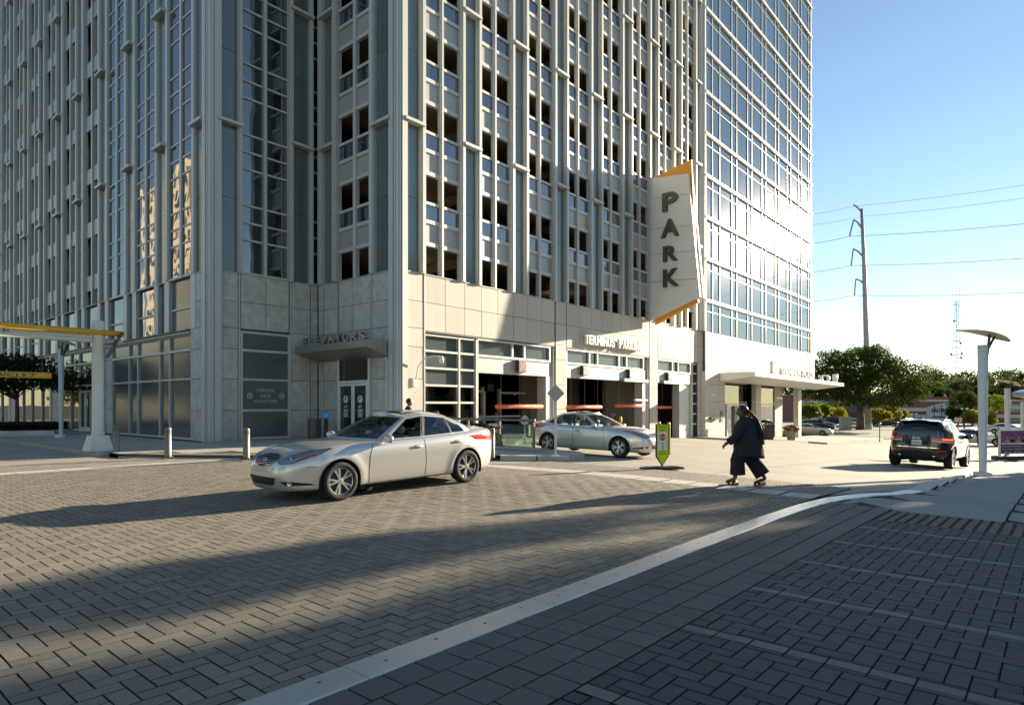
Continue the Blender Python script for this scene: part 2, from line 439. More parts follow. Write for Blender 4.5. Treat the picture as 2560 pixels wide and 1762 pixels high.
# ---- granite base, right front
G = .012
def stone(f, a0, a1, z0, z1, m=STONE, d=.10, name='stone_panel'):
    put(f, name, m, a0+G, a1-G, -.06, d+random.uniform(-.004, .004), z0+G, z1-G)
def stones(f, xs, zs, m=STONE, d=.10):
    for a0, a1 in zip(xs[:-1], xs[1:]):
        for z0, z1 in zip(zs[:-1], zs[1:]): stone(f, a0, a1, z0, z1, m, d)
def backing(f, a0, a1, z0, z1, d=.085): put(f, 'stone_backing', ALU_D, a0, a1, -.20, d, z0, z1)
ZB = [EZ+3.22, EZ+4.45, ZP-.03]
ZPIER = [-1.6, EZ-1.58, EZ-.22, EZ+1.13, EZ+2.49, EZ+3.30, EZ+4.45, ZP-.03]
backing('R', .30, 1.40, -1.6, ZP-.03); stones('R', [.31, 1.34], ZPIER)
put('R', 'reveal_strip', ALU, 1.34, 1.40, .05, .12, -1.6, ZP-.03)
backing('R', 1.40, 10.7, EZ+3.16, ZP-.03); stones('R', [1.40, 2.60, 3.82, 4.95, 6.10, 7.27, 8.40, 9.56, 10.70], ZB)
backing('R', 10.74, 11.76, -1.8, ZP-.03); stones('R', [10.80, 11.76], ZPIER)
backing('R', 11.76, 21.17, EZ+3.16, ZP-.03); stones('R', [11.80, 13.04, 14.28, 15.38, 16.52, 17.68, 18.83, 19.98, 21.15], ZB)
backing('R', 21.17, 22.36, -2.0, ZP-.03); stones('R', [21.22, 22.33], ZPIER)
backing('R', 22.36, 28.6, EZ+3.16, ZP-.03); stones('R', [22.37, 23.53, 24.77, 25.9, 27.14, 28.57], ZB)
backing('R', 28.6, 29.3, -2.2, ZP-.03); stones('R', [28.62, 29.28], ZPIER)
put('R', 'coping', ALU, .30, 29.3, -.2, .13, ZP-.03, ZP+.0)
put('P', 'coping', ALU, .30, 5.74, -.2, .13, ZP-.03, ZP+.0)
put('M', 'coping', ALU, LU+.3, -.14, -.2, .13, ZP-.03, ZP+.0)
put('L', 'coping', ALU, 6.2, 52, -.2, .13, ZP-.03, ZP+.0)
# glazing and lintels over the garage doors
def frame_bar(f, a0, a1, z0, z1, d=.02, name='frame_bar'): put(f, name, ALU, a0, a1, -.16, d, z0, z1)
def clerestory(cuts, z0, z1):
    for a0, a1 in zip(cuts[:-1], cuts[1:]):
        put('R', 'clerestory_pane', STORE if a1-a0 < 1.1 else FROST, a0+.06, a1-.06, -.14, -.10, z0+.05, z1)
        frame_bar('R', a1-.06, a1+.06, z0, z1)
    frame_bar('R', cuts[0]-.06, cuts[0]+.06, z0, z1)
    frame_bar('R', cuts[0], cuts[-1], z0-.06, z0+.05, .04)
    frame_bar('R', cuts[0], cuts[-1], z1, z1+.10, .06)
ZC0, ZC1 = EZ+2.36, EZ+3.08
clerestory([4.72, 7.3, 8.25, 10.40], ZC0, ZC1)
clerestory([11.92, 14.2, 15.05, 17.5, 18.4, 20.55], ZC0, ZC1)
clerestory([22.45, 24.7, 25.6, 27.6], ZC0, ZC1)
def lintel(a0, a1): put('R', 'lintel_panel', PANEL, a0, a1, -.5, -.01, EZ+1.55, ZC0-.06)
lintel(4.78, 7.9); lintel(7.91, 10.65); lintel(11.9, 14.9); lintel(14.91, 17.9); lintel(17.91, 21.05); lintel(22.45, 25.1); lintel(25.11, 27.7)
for a0, a1 in ((10.06, 10.62), (20.44, 21.05)): put('R', 'jamb', ALU, a0, a1, -.6, .0, -1.4, EZ+1.55)
put('R', 'jamb', ALU, 11.78, 11.9, -.6, .03, -1.2, EZ+3.1)
for a0, a1 in ((10.62, 10.74), (21.05, 21.18)): put('R', 'jamb', ALU, a0, a1, -.6, .06, -1.6, EZ+3.1)
# glazed wall left of the first door
gz_rows = [-.3, EZ-1.40, EZ-.64, EZ+.12, EZ+.88, EZ+1.63, EZ+2.38, EZ+3.08]
for a0, a1 in ((1.42, 3.50), (3.55, 4.66)):
    for i, (z0, z1) in enumerate(zip(gz_rows[:-1], gz_rows[1:])):
        put('R', 'window_pane', FROST if i > 3 else MATS.get('clear') or glass_mat('clear_glass', (.62, .72, .60), boost=.04), a0+.05, a1-.05, -.14, -.12, z0+.04, z1-.04)
        frame_bar('R', a0, a1, z1-.045, z1+.045)
    frame_bar('R', a0-.05, a0+.05, -.3, EZ+3.1, .03)
frame_bar('R', 4.62, 4.78, -.3, EZ+3.1, .05)
for z0, z1 in zip([-1.5]+gz_rows[1:-1], gz_rows[1:]): put('R', 'window_pane', FROST, 27.95, 28.5, -.14, -.12, z0+.04, z1-.04); frame_bar('R', 27.8, 28.6, z1-.045, z1+.045)
frame_bar('R', 27.75, 27.9, -1.6, EZ+3.1, .04); put('R', 'jamb', ALU, 25.9, 26.5, -.6, -.05, -1.6, EZ+1.55); put('R', 'jamb', ALU, 26.5, 27.75, -.3, -.10, -1.6, EZ+1.55)
# inside the garage
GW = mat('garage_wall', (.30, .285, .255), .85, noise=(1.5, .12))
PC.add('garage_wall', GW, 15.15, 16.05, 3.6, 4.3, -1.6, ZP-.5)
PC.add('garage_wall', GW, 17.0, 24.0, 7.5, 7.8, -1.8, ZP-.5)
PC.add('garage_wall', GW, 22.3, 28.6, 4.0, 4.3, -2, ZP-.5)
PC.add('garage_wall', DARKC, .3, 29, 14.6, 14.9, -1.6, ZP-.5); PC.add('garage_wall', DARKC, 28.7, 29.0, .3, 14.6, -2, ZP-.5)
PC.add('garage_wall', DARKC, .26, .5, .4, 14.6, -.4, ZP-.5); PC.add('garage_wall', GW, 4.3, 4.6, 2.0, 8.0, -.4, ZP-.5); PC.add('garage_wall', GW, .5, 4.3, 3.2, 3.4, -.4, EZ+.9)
# lift lobby return wall (granite)
backing('P', .36, 5.72, -.3, ZP-.03)
zlow = [-.2, EZ-.22, EZ+1.13, EZ+2.49, EZ+3.30, EZ+4.45, ZP-.03]
stones('P', [.36, 1.62], zlow, STONE_V)
stones('P', [1.74, 2.98, 4.10], zlow[3:], STONE_V); stones('P', [4.26, 5.30], zlow, STONE_V); stones('P', [5.42, 5.76], zlow, STONE_V)
for a in (1.66, 4.18, 5.36): put('P', 'reveal_strip', ALU, a-.03, a+.03, .05, .13, -.2, ZP-.03)
put('P', 'door_recess', BLACK, 1.74, 4.12, .086, .10, -.1, EZ+2.40)
# doors
dr = link('lobby_door', MB().box(-.06, .06, 1.74, 4.12, EZ+1.0, EZ+1.10).box(-.06, .06, 1.74, 1.86, 0, EZ+1.0).box(-.06, .06, 4.0, 4.12, 0, EZ+1.0).box(-.06, .06, 1.74, 1.84, EZ+1.1, EZ+2.3).box(-.06, .06, 4.02, 4.12, EZ+1.1, EZ+2.3).me('lobby_door', WHITEP), deck, (-.11, 0, 0))
for y0, y1 in ((1.87, 2.92), (2.94, 3.99)):
    lf = link('door_leaf', MB().box(-.03, .03, y0, y0+.11, .1, EZ+.98).box(-.03, .03, y1-.11, y1, .1, EZ+.98).box(-.03, .03, y0+.11, y1-.11, EZ+.86, EZ+.98).box(-.03, .03, y0+.11, y1-.11, .1, .32).me('door_leaf', WHITEP), dr, (-.03, 0, 0))
    MB().box(-.02, .0, y0+.11, y1-.11, .32, EZ+.86).obj('door_pane', STORE, dr, loc=(-.03, 0, 0))
    cy = (y0+y1)/2; D = MB()
    D.prism([(cy+.17*math.cos(a), EZ+.27+.17*math.sin(a)) for a in [i*math.pi/10 for i in range(20)]], .0, .003, Matrix(((0, 0, -1, 0), (1, 0, 0, 0), (0, 1, 0, 0), (0, 0, 0, 1))))
    for q, sg in ((-.07, 1), (.07, -1)):
        D.box(-.003, 0, cy+q-.02, cy+q+.02, EZ-.12, EZ+.02)
        z = EZ+.02 if sg < 0 else EZ-.12
        zz = (EZ-.14, EZ-.07) if sg < 0 else (EZ+.04, EZ-.03)
        D.add([(-.0035, cy+q, zz[0]), (-.0035, cy+q-.06, zz[1]), (-.0035, cy+q+.06, zz[1])], [(0, 1, 2)])
    for b in ((-.15, -.12), (.12, .15)): D.box(-.003, 0, cy+b[0], cy+b[1], EZ-.52, EZ-.18)
    D.box(-.003, 0, cy-.12, cy+.12, EZ-.52, EZ-.49); D.box(-.003, 0, cy-.12, cy+.12, EZ-.21, EZ-.18); D.box(-.003, 0, cy-.09, cy+.09, EZ-.29, EZ-.24)
    for q in (-.06, 0, .06): D.box(-.003, 0, cy+q-.02, cy+q+.02, EZ-.46, EZ-.34)
    D.obj('door_symbol', mat('white_decal', (.70, .70, .66), .6), dr, loc=(-.052, 0, 0))
    lettering('symbol_letter', 'P', .13, .2, BLACK, dr, (-.058, cy, EZ+.27), R(-90), .001, .02)
MB().box(-.02, .02, 1.84, 4.02, EZ+1.10, EZ+2.3).obj('transom_pane', STORE, dr)
# recessed wall granite and its window
backing('M', LU+.3, -.1, -.3, ZP-.03)
zM = [-.2, EZ-.22, EZ+1.13, EZ+2.40, EZ+3.30, EZ+4.45, ZP-.03]
stones('M', [LU+.32, -3.98], zM, STONE_V); stones('M', [-3.86, -2.72, -1.60], zM[4:], STONE_V); stones('M', [-1.48, -.50], zM, STONE_V); stones('M', [-.38, -.12], zM, STONE_V)
for a in (-3.93, -1.53, -.44): put('M', 'reveal_strip', ALU, a-.035, a+.035, .05, .13, -.2, ZP-.03)
put('M', 'window_recess', ALU_D, -3.88, -1.56, .086, .09, 0, EZ+3.26)
zm = [.16, EZ-.22, EZ+1.12, EZ+2.38, EZ+3.16]
for z0, z1 in zip(zm[:-1], zm[1:]): put('M', 'window_pane', FROST, -3.80, -1.64, .091, .10, z0+.05, z1-.05)
for z in zm: frame_bar('M', -3.86, -1.58, z-.05, z+.05, .125)
for a in (-3.83, -1.61): frame_bar('M', a-.05, a+.05, .1, EZ+3.2, .13)
DEC = mat('white_decal', (.70, .70, .66), .6)
for i, (t, w_) in enumerate((('PARKING', .82), ('DECK', .50), ('ELEVATORS', 1.05))):
    lettering('lettering', t, w_, .15, mat('etched_lettering', (.48, .50, .48), .6), deck, (-2.72, MV-.103, EZ+.66-.24*i), 0, .002, .0, 1.1)
for a, rot in ((-3.45, 90), (-1.95, 0)):
    D = MB(); c_, s_ = math.cos(R(rot)), math.sin(R(rot))
    ring = [(math.cos(t), math.sin(t)) for t in [i*2*math.pi/20 for i in range(21)]]
    D.grid([[(.10*x, 0, .10*z) for x, z in ring], [(.135*x, 0, .135*z) for x, z in ring]])
    pr = lambda x, z: (c_*x-s_*z, -.001, s_*x+c_*z)
    D.add([pr(-.07, .02), pr(-.07, -.02), pr(.03, -.02), pr(.03, .02)], [(0, 1, 2, 3)]); D.add([pr(.09, 0), pr(.0, .07), pr(.0, -.07)], [(0, 1, 2)])
    D.obj('arrow_symbol', MATS['etched_lettering'], deck, loc=(a, MV-.103, EZ+.42))
# left front base
backing('L', 6.2, 7.72, -.3, ZP-.03); stones('L', [6.42, 7.70], zM, STONE_V)
put('L', 'ledge_beam', ALU, 7.74, 52, .0, .16, EZ+3.14, EZ+3.24); put('L', 'ledge_beam', BRONZE, 7.74, 52, .0, .26, EZ+3.24, EZ+3.30)
for i in range(NL):
    s = 6.40+4.03*i
    if i > 0:
        put('L', 'window_pane', WING if i > 2 else FROST, s+.05, s+.80, -.08, -.05, EZ+3.34, ZP-.1)
    for a0, a1 in ((s+1.28, s+3.55),):
        put('L', 'window_pane', FROST if i == 0 else WING, a0, a1, -.08, -.04, EZ+3.34, EZ+4.26); put('L', 'window_pane', FROST if i == 0 else WING, a0, a1, -.08, -.04, EZ+4.34, ZP-.1)
        frame_bar('L', a0, a1, EZ+4.26, EZ+4.34)
    for a0, a1 in ((s+.80, s+1.28), (s+3.55, s+4.03+.05)): put('L', 'fin_base', ALU, a0, a1, -.2, .12, EZ+3.3, ZP-.03)
# shop windows at street level of the left front
def shop(cuts, m, rows, pier=None):
    for a0, a1 in zip(cuts[:-1], cuts[1:]):
        for z0, z1 in zip(rows[:-1], rows[1:]): put('L', 'shop_pane', m, a0+.05, a1-.05, -.10, -.06, z0+.05, z1-.05)
        put('L', 'frame_bar', ALU, a0-.05, a0+.05, -.12, .03, rows[0], rows[-1])
    put('L', 'frame_bar', ALU, cuts[-1]-.05, cuts[-1]+.05, -.12, .03, rows[0], rows[-1])
    for z in rows: put('L', 'frame_bar', ALU, cuts[0], cuts[-1], -.12, .025, z-.05, z+.05)
rowsA = [.12, EZ+1.16, EZ+2.43, EZ+3.12]
shop([7.80, 10.14, 11.31, 14.06, 15.23, 17.75], FROST, rowsA)
for a0, a1 in ((17.85, 19.0), (27.6, 29.2), (38.6, 40.2)):
    backing('L', a0, a1, -.3, EZ+3.14, .0); stones('L', [a0, a1-.3], [-.1, EZ-.2, EZ+1.16, EZ+2.43, EZ+3.14], STONE_V, .03); put('L', 'jamb', ALU, a1-.3, a1, -.1, .1, -.1, EZ+3.14)
shop([19.1, 20.0, 21.0, 23.3, 25.0, 27.5], STORE, rowsA); shop([29.3, 31.4, 34, 36.4, 38.5], STORE, rowsA); shop([40.3, 43, 46, 49], STORE, rowsA)
for a0, a1 in ((21.2, 22.1), (22.15, 23.1)):
    put('L', 'shop_door', ALU, a0, a1, -.02, .045, .14, .34); put('L', 'shop_door', ALU, a0, a1, -.02, .045, EZ+.75, EZ+.85)
    for a in (a0+.04, a1-.04): put('L', 'shop_door', ALU, a-.04, a+.04, -.02, .045, .14, EZ+.85)
PC.add('shop_back', DARKC, LU+.6, LU+.7, 18, 50, -.2, ZP)
# lit strip lamps on the deck ceilings (seen through the openings)
LAMP = mat('strip_lamp', (.9, .8, .55), .5, emit=((1.0, .82, .5), 2.2))
for (u, v, k) in ((3.0, 3.0, -1), (3.0, 3.2, 0), (3.3, 3.4, 1), (3.0, 4.0, 2), (15.2, 3.0, -1), (19.4, 3.0, 0), (22.4, 3.4, 1), (26.5, 3.0, -1)):
    b = EZ+6.93+FL*k
    MB().box(u-.9, u+.9, v-.06, v+.06, b+FL-.50, b+FL-.42).box(u-.02, u+.02, v-.02, v+.02, b+FL-.42, b+FL+.12).obj('strip_lamp', LAMP, deck)
PC.finish()
# ================================================================ glass tower to the right
tower = thing('glass_tower', 'glass office tower with white floor bands, right of the parking building', 'building', (KX, KY, 0), THETA)
TC = Pieces(tower)
T0, T1, TV = 29.35, 56.6, -.3
TFL = 3.185; TZ = 52
tcut = [29.45, 30.80, 32.20, 34.64, 35.70, 38.12, 39.15, 41.61, 42.62, 45.14, 46.13, 48.61, 49.68, 52.13, 53.16, 55.66, 56.45]
nfl = 14
for k in range(-1, nfl):
    zb = EZ+8.15-TFL+TFL*k+TFL          # top of the band at this floor
    z0 = ZP+.02 if k == -1 else EZ+8.15+TFL*k
    z1 = EZ+8.15+TFL*(k+1)
    if k >= 0:
        TC.add('floor_band', WHITEP, T0+.12, T1+.25, TV-.14, TV+.1, z0-.26, z0-.03)
        TC.add('floor_band', TMUL, T0+.12, T1+.2, TV-.06, TV+.1, z0-.32, z0-.26)
    lo = z0+.0 if k >= 0 else z0
    tr = z1-.32-.62
    for a0, a1 in zip(tcut[:-1], tcut[1:]):
        TC.add('tower_pane', TOWG, a0+.04, a1-.04, TV+.02, TV+.05, lo, tr-.03)
        TC.add('tower_pane', TOWG, a0+.04, a1-.04, TV+.02, TV+.05, tr+.03, z1-.32)
    TC.add('tower_transom', TMUL, T0, T1, TV-.02, TV+.06, tr-.03, tr+.03)
for a in tcut[:-1]: TC.add('tower_mullion', TMUL, a-.04, a+.04, TV-.04, TV+.06, ZP, TZ)
TC.add('tower_corner', WHITEP, T1-.22, T1+.02, TV-.06, TV+.2, ZP, TZ); TC.add('tower_corner', WHITEP, T0-.05, T0+.12, TV-.10, TV+.25, ZP, TZ)
TC.add('tower_core', DARKC, T0+.05, T1-.05, TV+.08, 24, ZP-.1, TZ)
xs = [29.85, 32.1, 34.0, 35.6, 37.3, 39.0, 40.9, 42.3, 44.1, 46.0, 47.3, 49.3, 51.3, 53.2, 55.2, 56.5]
xs = [29.85, 31.9, 33.5, 35.2, 36.9, 38.6, 40.3, 42.0, 43.7, 45.4, 47.1, 48.8, 50.5, 52.2, 53.9, 55.2, 57.7]
for a0, a1 in zip(xs[:-1], xs[1:]):
    for z0, z1 in ((EZ+2.9, EZ+4.05), (EZ+4.05, ZP-.02)): TC.add('stone_panel', STONE, a0+G, a1-G, TV-.08+random.uniform(-.004, .004), TV+.1, z0+G, z1-G)
TC.add('stone_backing', ALU_D, 29.3, 57.68, TV-.065, TV+.12, EZ+2.6, ZP-.03)
TC.add('stone_backing', STONE, 57.55, 57.7, TV-.06, 22, EZ+2.6, ZP-.02)
TC.add('pier', STONE, 29.32, 29.84, TV-.12, 1.2, -2.4, ZP-.03)
for z0, z1 in zip([-2.4, EZ-1.2, EZ+.3, EZ+1.6], [EZ-1.2, EZ+.3, EZ+1.6, EZ+2.9]):
    for a0, a1 in ((29.86, 31.9), (31.9, 33.1)): TC.add('stone_panel', STONE, a0+G, a1-G, TV-.08, TV+.1, z0+G, z1-G)
    TC.add('stone_panel', STONE, 49.2, 51.6, 1.1, 1.3, z0+G, z1-G); TC.add('stone_panel', STONE, 41.6, 42.9, .2, .6, z0+G, z1-G)
    TC.add('stone_panel', STONE, 52.3, 53.3, TV, TV+.5, z0+G, z1-G)
TC.add('stone_backing', ALU_D, 29.85, 33.1, TV-.065, TV+.2, -2.4, EZ+2.9)
LOB = glass_mat('lobby_glass', (.45, .55, .45), boost=.10)
for a0, a1 in ((33.2, 36.0), (36.0, 41.5), (43.0, 49.1)):
    for z0, z1 in ((-2.3, EZ+.05), (EZ+.15, EZ+1.9)): TC.add('lobby_pane', LOB, a0+.05, a1-.05, 1.0, 1.03, z0, z1)
    TC.add('lobby_frame', ALU, a0-.05, a0+.05, .95, 1.1, -2.4, EZ+2.0); TC.add('lobby_frame', ALU, a0, a1, .95, 1.1, EZ+.05, EZ+.15); TC.add('lobby_frame', ALU, a0, a1, .9, 1.1, EZ+1.9, EZ+2.6)
TC.add('lobby_wall', GW, 33, 52, 6, 6.2, -2.4, EZ+2.6); TC.add('lobby_ceiling', CONC, 29.8, 57.5, TV, 6.2, EZ+2.3, EZ+2.59)
for u in (35, 38.2, 45.5): TC.add('lobby_column', WHITEP, u, u+.6, 3, 3.6, -2.4, EZ+2.3)
TC.add('lobby_wall', DARKC, 51.8, 52, 1.2, 20, -2.4, EZ+2.6)
# entrance door surround in the lobby glass
TC.add('entrance_frame', WHITEP, 36.2, 36.4, .7, 1.0, -2.3, EZ-.05); TC.add('entrance_frame', WHITEP, 38.6, 38.8, .7, 1.0, -2.3, EZ-.05); TC.add('entrance_frame', WHITEP, 36.2, 38.8, .7, 1.0, EZ-.05, EZ+.12)
TC.finish()
# canopy of the tower
cn = thing('entrance_canopy', 'long white wedge shaped canopy over the tower entrance carrying raised letters', 'canopy', (KX, KY, 0), THETA)
ct = EZ+2.57
def canopy(o, name, m, u0, u1, v0, v1, zt, zo, zi, zt1=None):
    """wedge: thin outer edge (v0), thick at the wall (v1)"""
    e = zt1 if zt1 is not None else zt
    return MB().add([(u0, v0, zo), (u1, v0, zo+e-zt), (u1, v1, zi+e-zt), (u0, v1, zi), (u0, v0, zt), (u1, v0, e), (u1, v1, e), (u0, v1, zt)],
             [(3, 2, 1, 0), (4, 5, 6, 7), (0, 1, 5, 4), (1, 2, 6, 5), (2, 3, 7, 6), (3, 0, 4, 7)]).obj(name, m, o)
canopy(cn, 'canopy_deck', WHITEP, 32.0, 58.2, -3.2, TV-.1, ct, ct-.33, ct-.66, ct-.20)
tl = thing('entrance_lettering', 'raised white 10 TERMINUS PLACE letters standing along the edge of the tower canopy', 'sign', (KX, KY, 0), THETA)
def letters_along(o, txt, a0, a1, h, depth, pos, rz, m, bold=.02, name='letter', tall=None):
    """each letter an object of its own, spread between a0 and a1; pos(a) gives its place"""
    ws = []
    for ch in txt: ws.append(.45 if ch == ' ' else {'I': .3, '1': .4, 'M': 1.1, 'W': 1.2, 'E': .7, 'L': .65, 'T': .75}.get(ch, .85))
    tot = sum(ws)+.18*(len(txt)-1); k = (a1-a0)/tot; a = a0
    for ch, w in zip(txt, ws):
        if ch != ' ':
            me = fit_text(ch, abs(k)*w, h, depth, bold); me.materials.clear(); me.materials.append(m)
            l = link(name, me, o, pos(a+k*w/2)); l.rotation_euler = (0, 0, rz)
        a += k*(w+.18)
letters_along(tl, '10', 36.2, 37.5, 1.05, .25, lambda a: (a, -3.0, ct+.50), 0, WHITEP)
letters_along(tl, 'TERMINUS PLACE', 38.2, 47.5, .60, .22, lambda a: (a, -3.0, ct+.26), 0, WHITEP, .01)
letters_along(tl, '10', 2.4, .6, .95, .25, lambda a: (58.1, -a-.2, ct+.32), R(90), WHITEP)
# canopy and letters over the lift lobby
ce = thing('lobby_canopy', 'small grey metal wedge canopy over the elevator lobby doors in the building recess', 'canopy', (KX, KY, 0), THETA)
CANM = mat('canopy_metal', (.30, .285, .25), .42, .4, noise2=(.8, .08))
MB().add([(-1.30, .35, EZ+2.38), (-1.30, MV-.1, EZ+2.38), (-.1, MV-.1, EZ+2.02), (-.1, .35, EZ+2.02), (-1.30, .35, EZ+2.68), (-1.30, MV-.1, EZ+2.68), (-.1, MV-.1, EZ+2.68), (-.1, .35, EZ+2.68)],
  [(0, 1, 2, 3), (7, 6, 5, 4), (4, 5, 1, 0), (5, 6, 2, 1), (6, 7, 3, 2), (7, 4, 0, 3)]).obj('canopy_deck', CANM, ce)
le = thing('elevators_lettering', 'dark grey ELEVATORS letters standing on the edge of the lobby canopy', 'sign', (KX, KY, 0), THETA)
letters_along(le, 'ELEVATORS', 5.22, .52, .36, .22, lambda a: (-1.17, a, EZ+2.87), R(-90), mat('letter_grey', (.34, .325, .29), .45, .3), .03)
tp = thing('parking_lettering', 'raised white TERMINUS PARKING letters on the granite beam above the middle garage door', 'sign', (KX, KY, 0), THETA)
letters_along(tp, 'TERMINUS', 13.30, 16.45, .55, .18, lambda a: (a, -.27, EZ+3.78), 0, WHITEP, .02)
letters_along(tp, 'PARKING', 17.0, 19.75, .55, .18, lambda a: (a, -.27, EZ+3.78), 0, WHITEP, .02)
# ================================================================ PARK blade sign
ps = thing('park_sign', 'tall white blade sign with dark PARK letters and orange fins on the building front', 'sign', (KX, KY, 0), THETA)
SW = mat('sign_white', (.70, .68, .63), .4, noise2=(.6, .04), streak=.03)
u = 21.25
def blade(name, m, u0, u1, pts, par=ps):
    """pts (w, z) with w outward from the wall, u0..u1 its thickness at the wall / outer edge"""
    n = len(pts); vs = []
    for du in (-.07, .07):
        for w, z in pts: vs.append((u0+(u1-u0)*w/3.6+du, -w, EZ+z))
    return MB().add(vs, [tuple(range(n)), tuple(reversed(range(n, 2*n)))]+[(i, i+n, (i+1) % n+n, (i+1) % n) for i in range(n)]).obj(name, m, par)
OT = lambda z: 2.86+(3.66-2.86)*(14.8-z)/(14.8-6.84)      # outer edge leans out towards the bottom
zj = [14.98, 13.55, 11.5, 9.5, 7.7]
def wj(z): return OT(z)
prev = (15.1, 14.8)
bands = [((15.1, 14.8), (13.75, 13.45)), ((13.75, 13.45), (11.72, 11.45)), ((11.72, 11.45), (10.02, 9.78)), ((10.02, 9.78), (8.22, 8.0)), ]
for (a, b), (c_, d_) in bands:
    blade('sign_panel', SW, u, u-.0, [(.02, a-.012), (OT(b), b-.012), (OT(d_), d_+.012), (.02, c_+.012)])
blade('sign_panel', SW, u, u, [(.02, 8.20), (OT(8.0), 7.985), (3.66, 6.84), (.02, 5.56)])
blade('orange_fin', ORNG, u+.22, u+.30, [(.3, 15.2), (2.95, 15.75), (3.40, 6.55), (.4, 5.35)])
blade('sign_back', SW, u+.40, u+.70, [(.02, 15.0), (2.86, 14.6), (3.6, 6.9), (.02, 5.7)])
blade('sign_spine', SW, u+.16, u+.2, [(2.7, 14.7), (2.84, 14.7), (3.5, 6.95), (3.3, 6.95)])
for ch, px0, px1, y0, y1 in (('P', 1659, 1697, 482, 528), ('A', 1656, 1700, 549, 585+8), ('R', 1661, 1697, 615, 654), ('K', 1661, 1700, 673, 717)):
    def wz(px, py):
        r = (px-CX)/FPX; ku, kv = (KX+CU*u), (KY+SU*u)
        v = (ku-r*kv)/(r*CU+SU); Y = KY+SU*u+CU*v; return -v, EYE-(py-HY)*Y/FPX
    w0, _ = wz(px0, y0); w1, _ = wz(px1, y1); wm, zt = wz((px0+px1)/2, y0); _, zb = wz((px0+px1)/2, y1)
    me = fit_text(ch, abs(w1-w0), (zt-zb), .16, .03); me.materials.clear(); me.materials.append(BRONZE)
    l = link('letter', me, ps, (u-.16, -(w0+w1)/2, (zt+zb)/2)); l.rotation_euler = (0, 0, R(-90))
# ================================================================ ground
def sheet(name, poly, m, dz=0.0, step=2.0, kind='structure', frame='uv', thick=0.0):
    """flat polygon cut into a grid and laid on the ground height"""
    bm = bmesh.new(); vs = [bm.verts.new((*(w2(*p) if frame == 'uv' else p), 0)) for p in poly]; bm.faces.new(vs)
    xs = [v.co.x for v in bm.verts]; ys = [v.co.y for v in bm.verts]
    x = math.floor(min(xs)/step)*step+step
    while x < max(xs): bmesh.ops.bisect_plane(bm, geom=bm.verts[:]+bm.edges[:]+bm.faces[:], plane_co=(x, 0, 0), plane_no=(1, 0, 0)); x += step
    y = math.floor(min(ys)/step)*step+step
    while y < max(ys): bmesh.ops.bisect_plane(bm, geom=bm.verts[:]+bm.edges[:]+bm.faces[:], plane_co=(0, y, 0), plane_no=(0, 1, 0)); y += step
    bm.faces.ensure_lookup_table(); bm.normal_update()
    if bm.faces[0].normal.z < 0: bmesh.ops.reverse_faces(bm, faces=bm.faces[:])
    if thick:
        r = bmesh.ops.extrude_face_region(bm, geom=[f for f in bm.faces if True])
        top = {g for g in r['geom'] if isinstance(g, bmesh.types.BMVert)}
    for v in bm.verts:
        v.co.z = gzf(v.co.x, v.co.y)+dz-(thick if thick and v not in top else 0)
    bmesh.ops.recalc_face_normals(bm, faces=bm.faces[:])
    me = bpy.data.meshes.new(name); bm.to_mesh(me); bm.free(); me.materials.append(m)
    o = link(name, me); tag(o, kind=kind); return o
GRD = mat('far_ground', (.10, .11, .075), .95, noise=(.3, .3))
CONCRETE = mat('street_concrete', (.36, .325, .262), .8, noise=(1.2, .12), noise2=(40, .12), bump=(60, .2), tint=(.31, .285, .235))
ASPH = mat('asphalt', (.12, .118, .112), .85, noise=(1.5, .15), noise2=(60, .2), bump=(80, .25))
WALK = mat('sidewalk_concrete', (.40, .375, .325), .8, var=.05, noise=(1.5, .10), noise2=(50, .12), bump=(60, .2))
WALK_D = mat('grey_sidewalk_concrete', (.27, .262, .245), .8, var=.05, noise=(1.5, .10), noise2=(50, .12), bump=(60, .2))
JOINT = mat('joint_sand', (.030, .026, .021), .95, noise=(30, .3))
BRICK = mat('grey_brown_brick', (.225, .195, .15), .78, island=.17, var=.14, noise=(6, .10), noise2=(55, .42), bump=(140, .55))
BRICK2 = mat('crosswalk_brick', (.27, .235, .185), .8, island=.12, var=.12, noise2=(90, .3), bump=(120, .5))
DBRICK = mat('blue_black_brick', (.058, .060, .066), .75, island=.22, var=.16, noise=(6, .12), noise2=(55, .5), bump=(140, .55))
LBRICK = mat('grey_band_brick', (.165, .152, .132), .78, island=.10, var=.10, noise2=(110, .35), bump=(140, .5))
SQP = mat('square_grey_paver', (.125, .117, .103), .78, island=.09, var=.09, noise=(4, .1), noise2=(55, .4), bump=(140, .5))
PLATE = mat('steel_edge_plate', (.60, .58, .53), .40, .45, var=.05, noise=(5, .08), noise2=(60, .08))
BANDC = mat('pale_band_concrete', (.50, .475, .42), .75, var=.05, noise2=(50, .12))
TACT = mat('tactile_brick', (.13, .10, .08), .8, var=.1, island=.1, noise2=(80, .3))
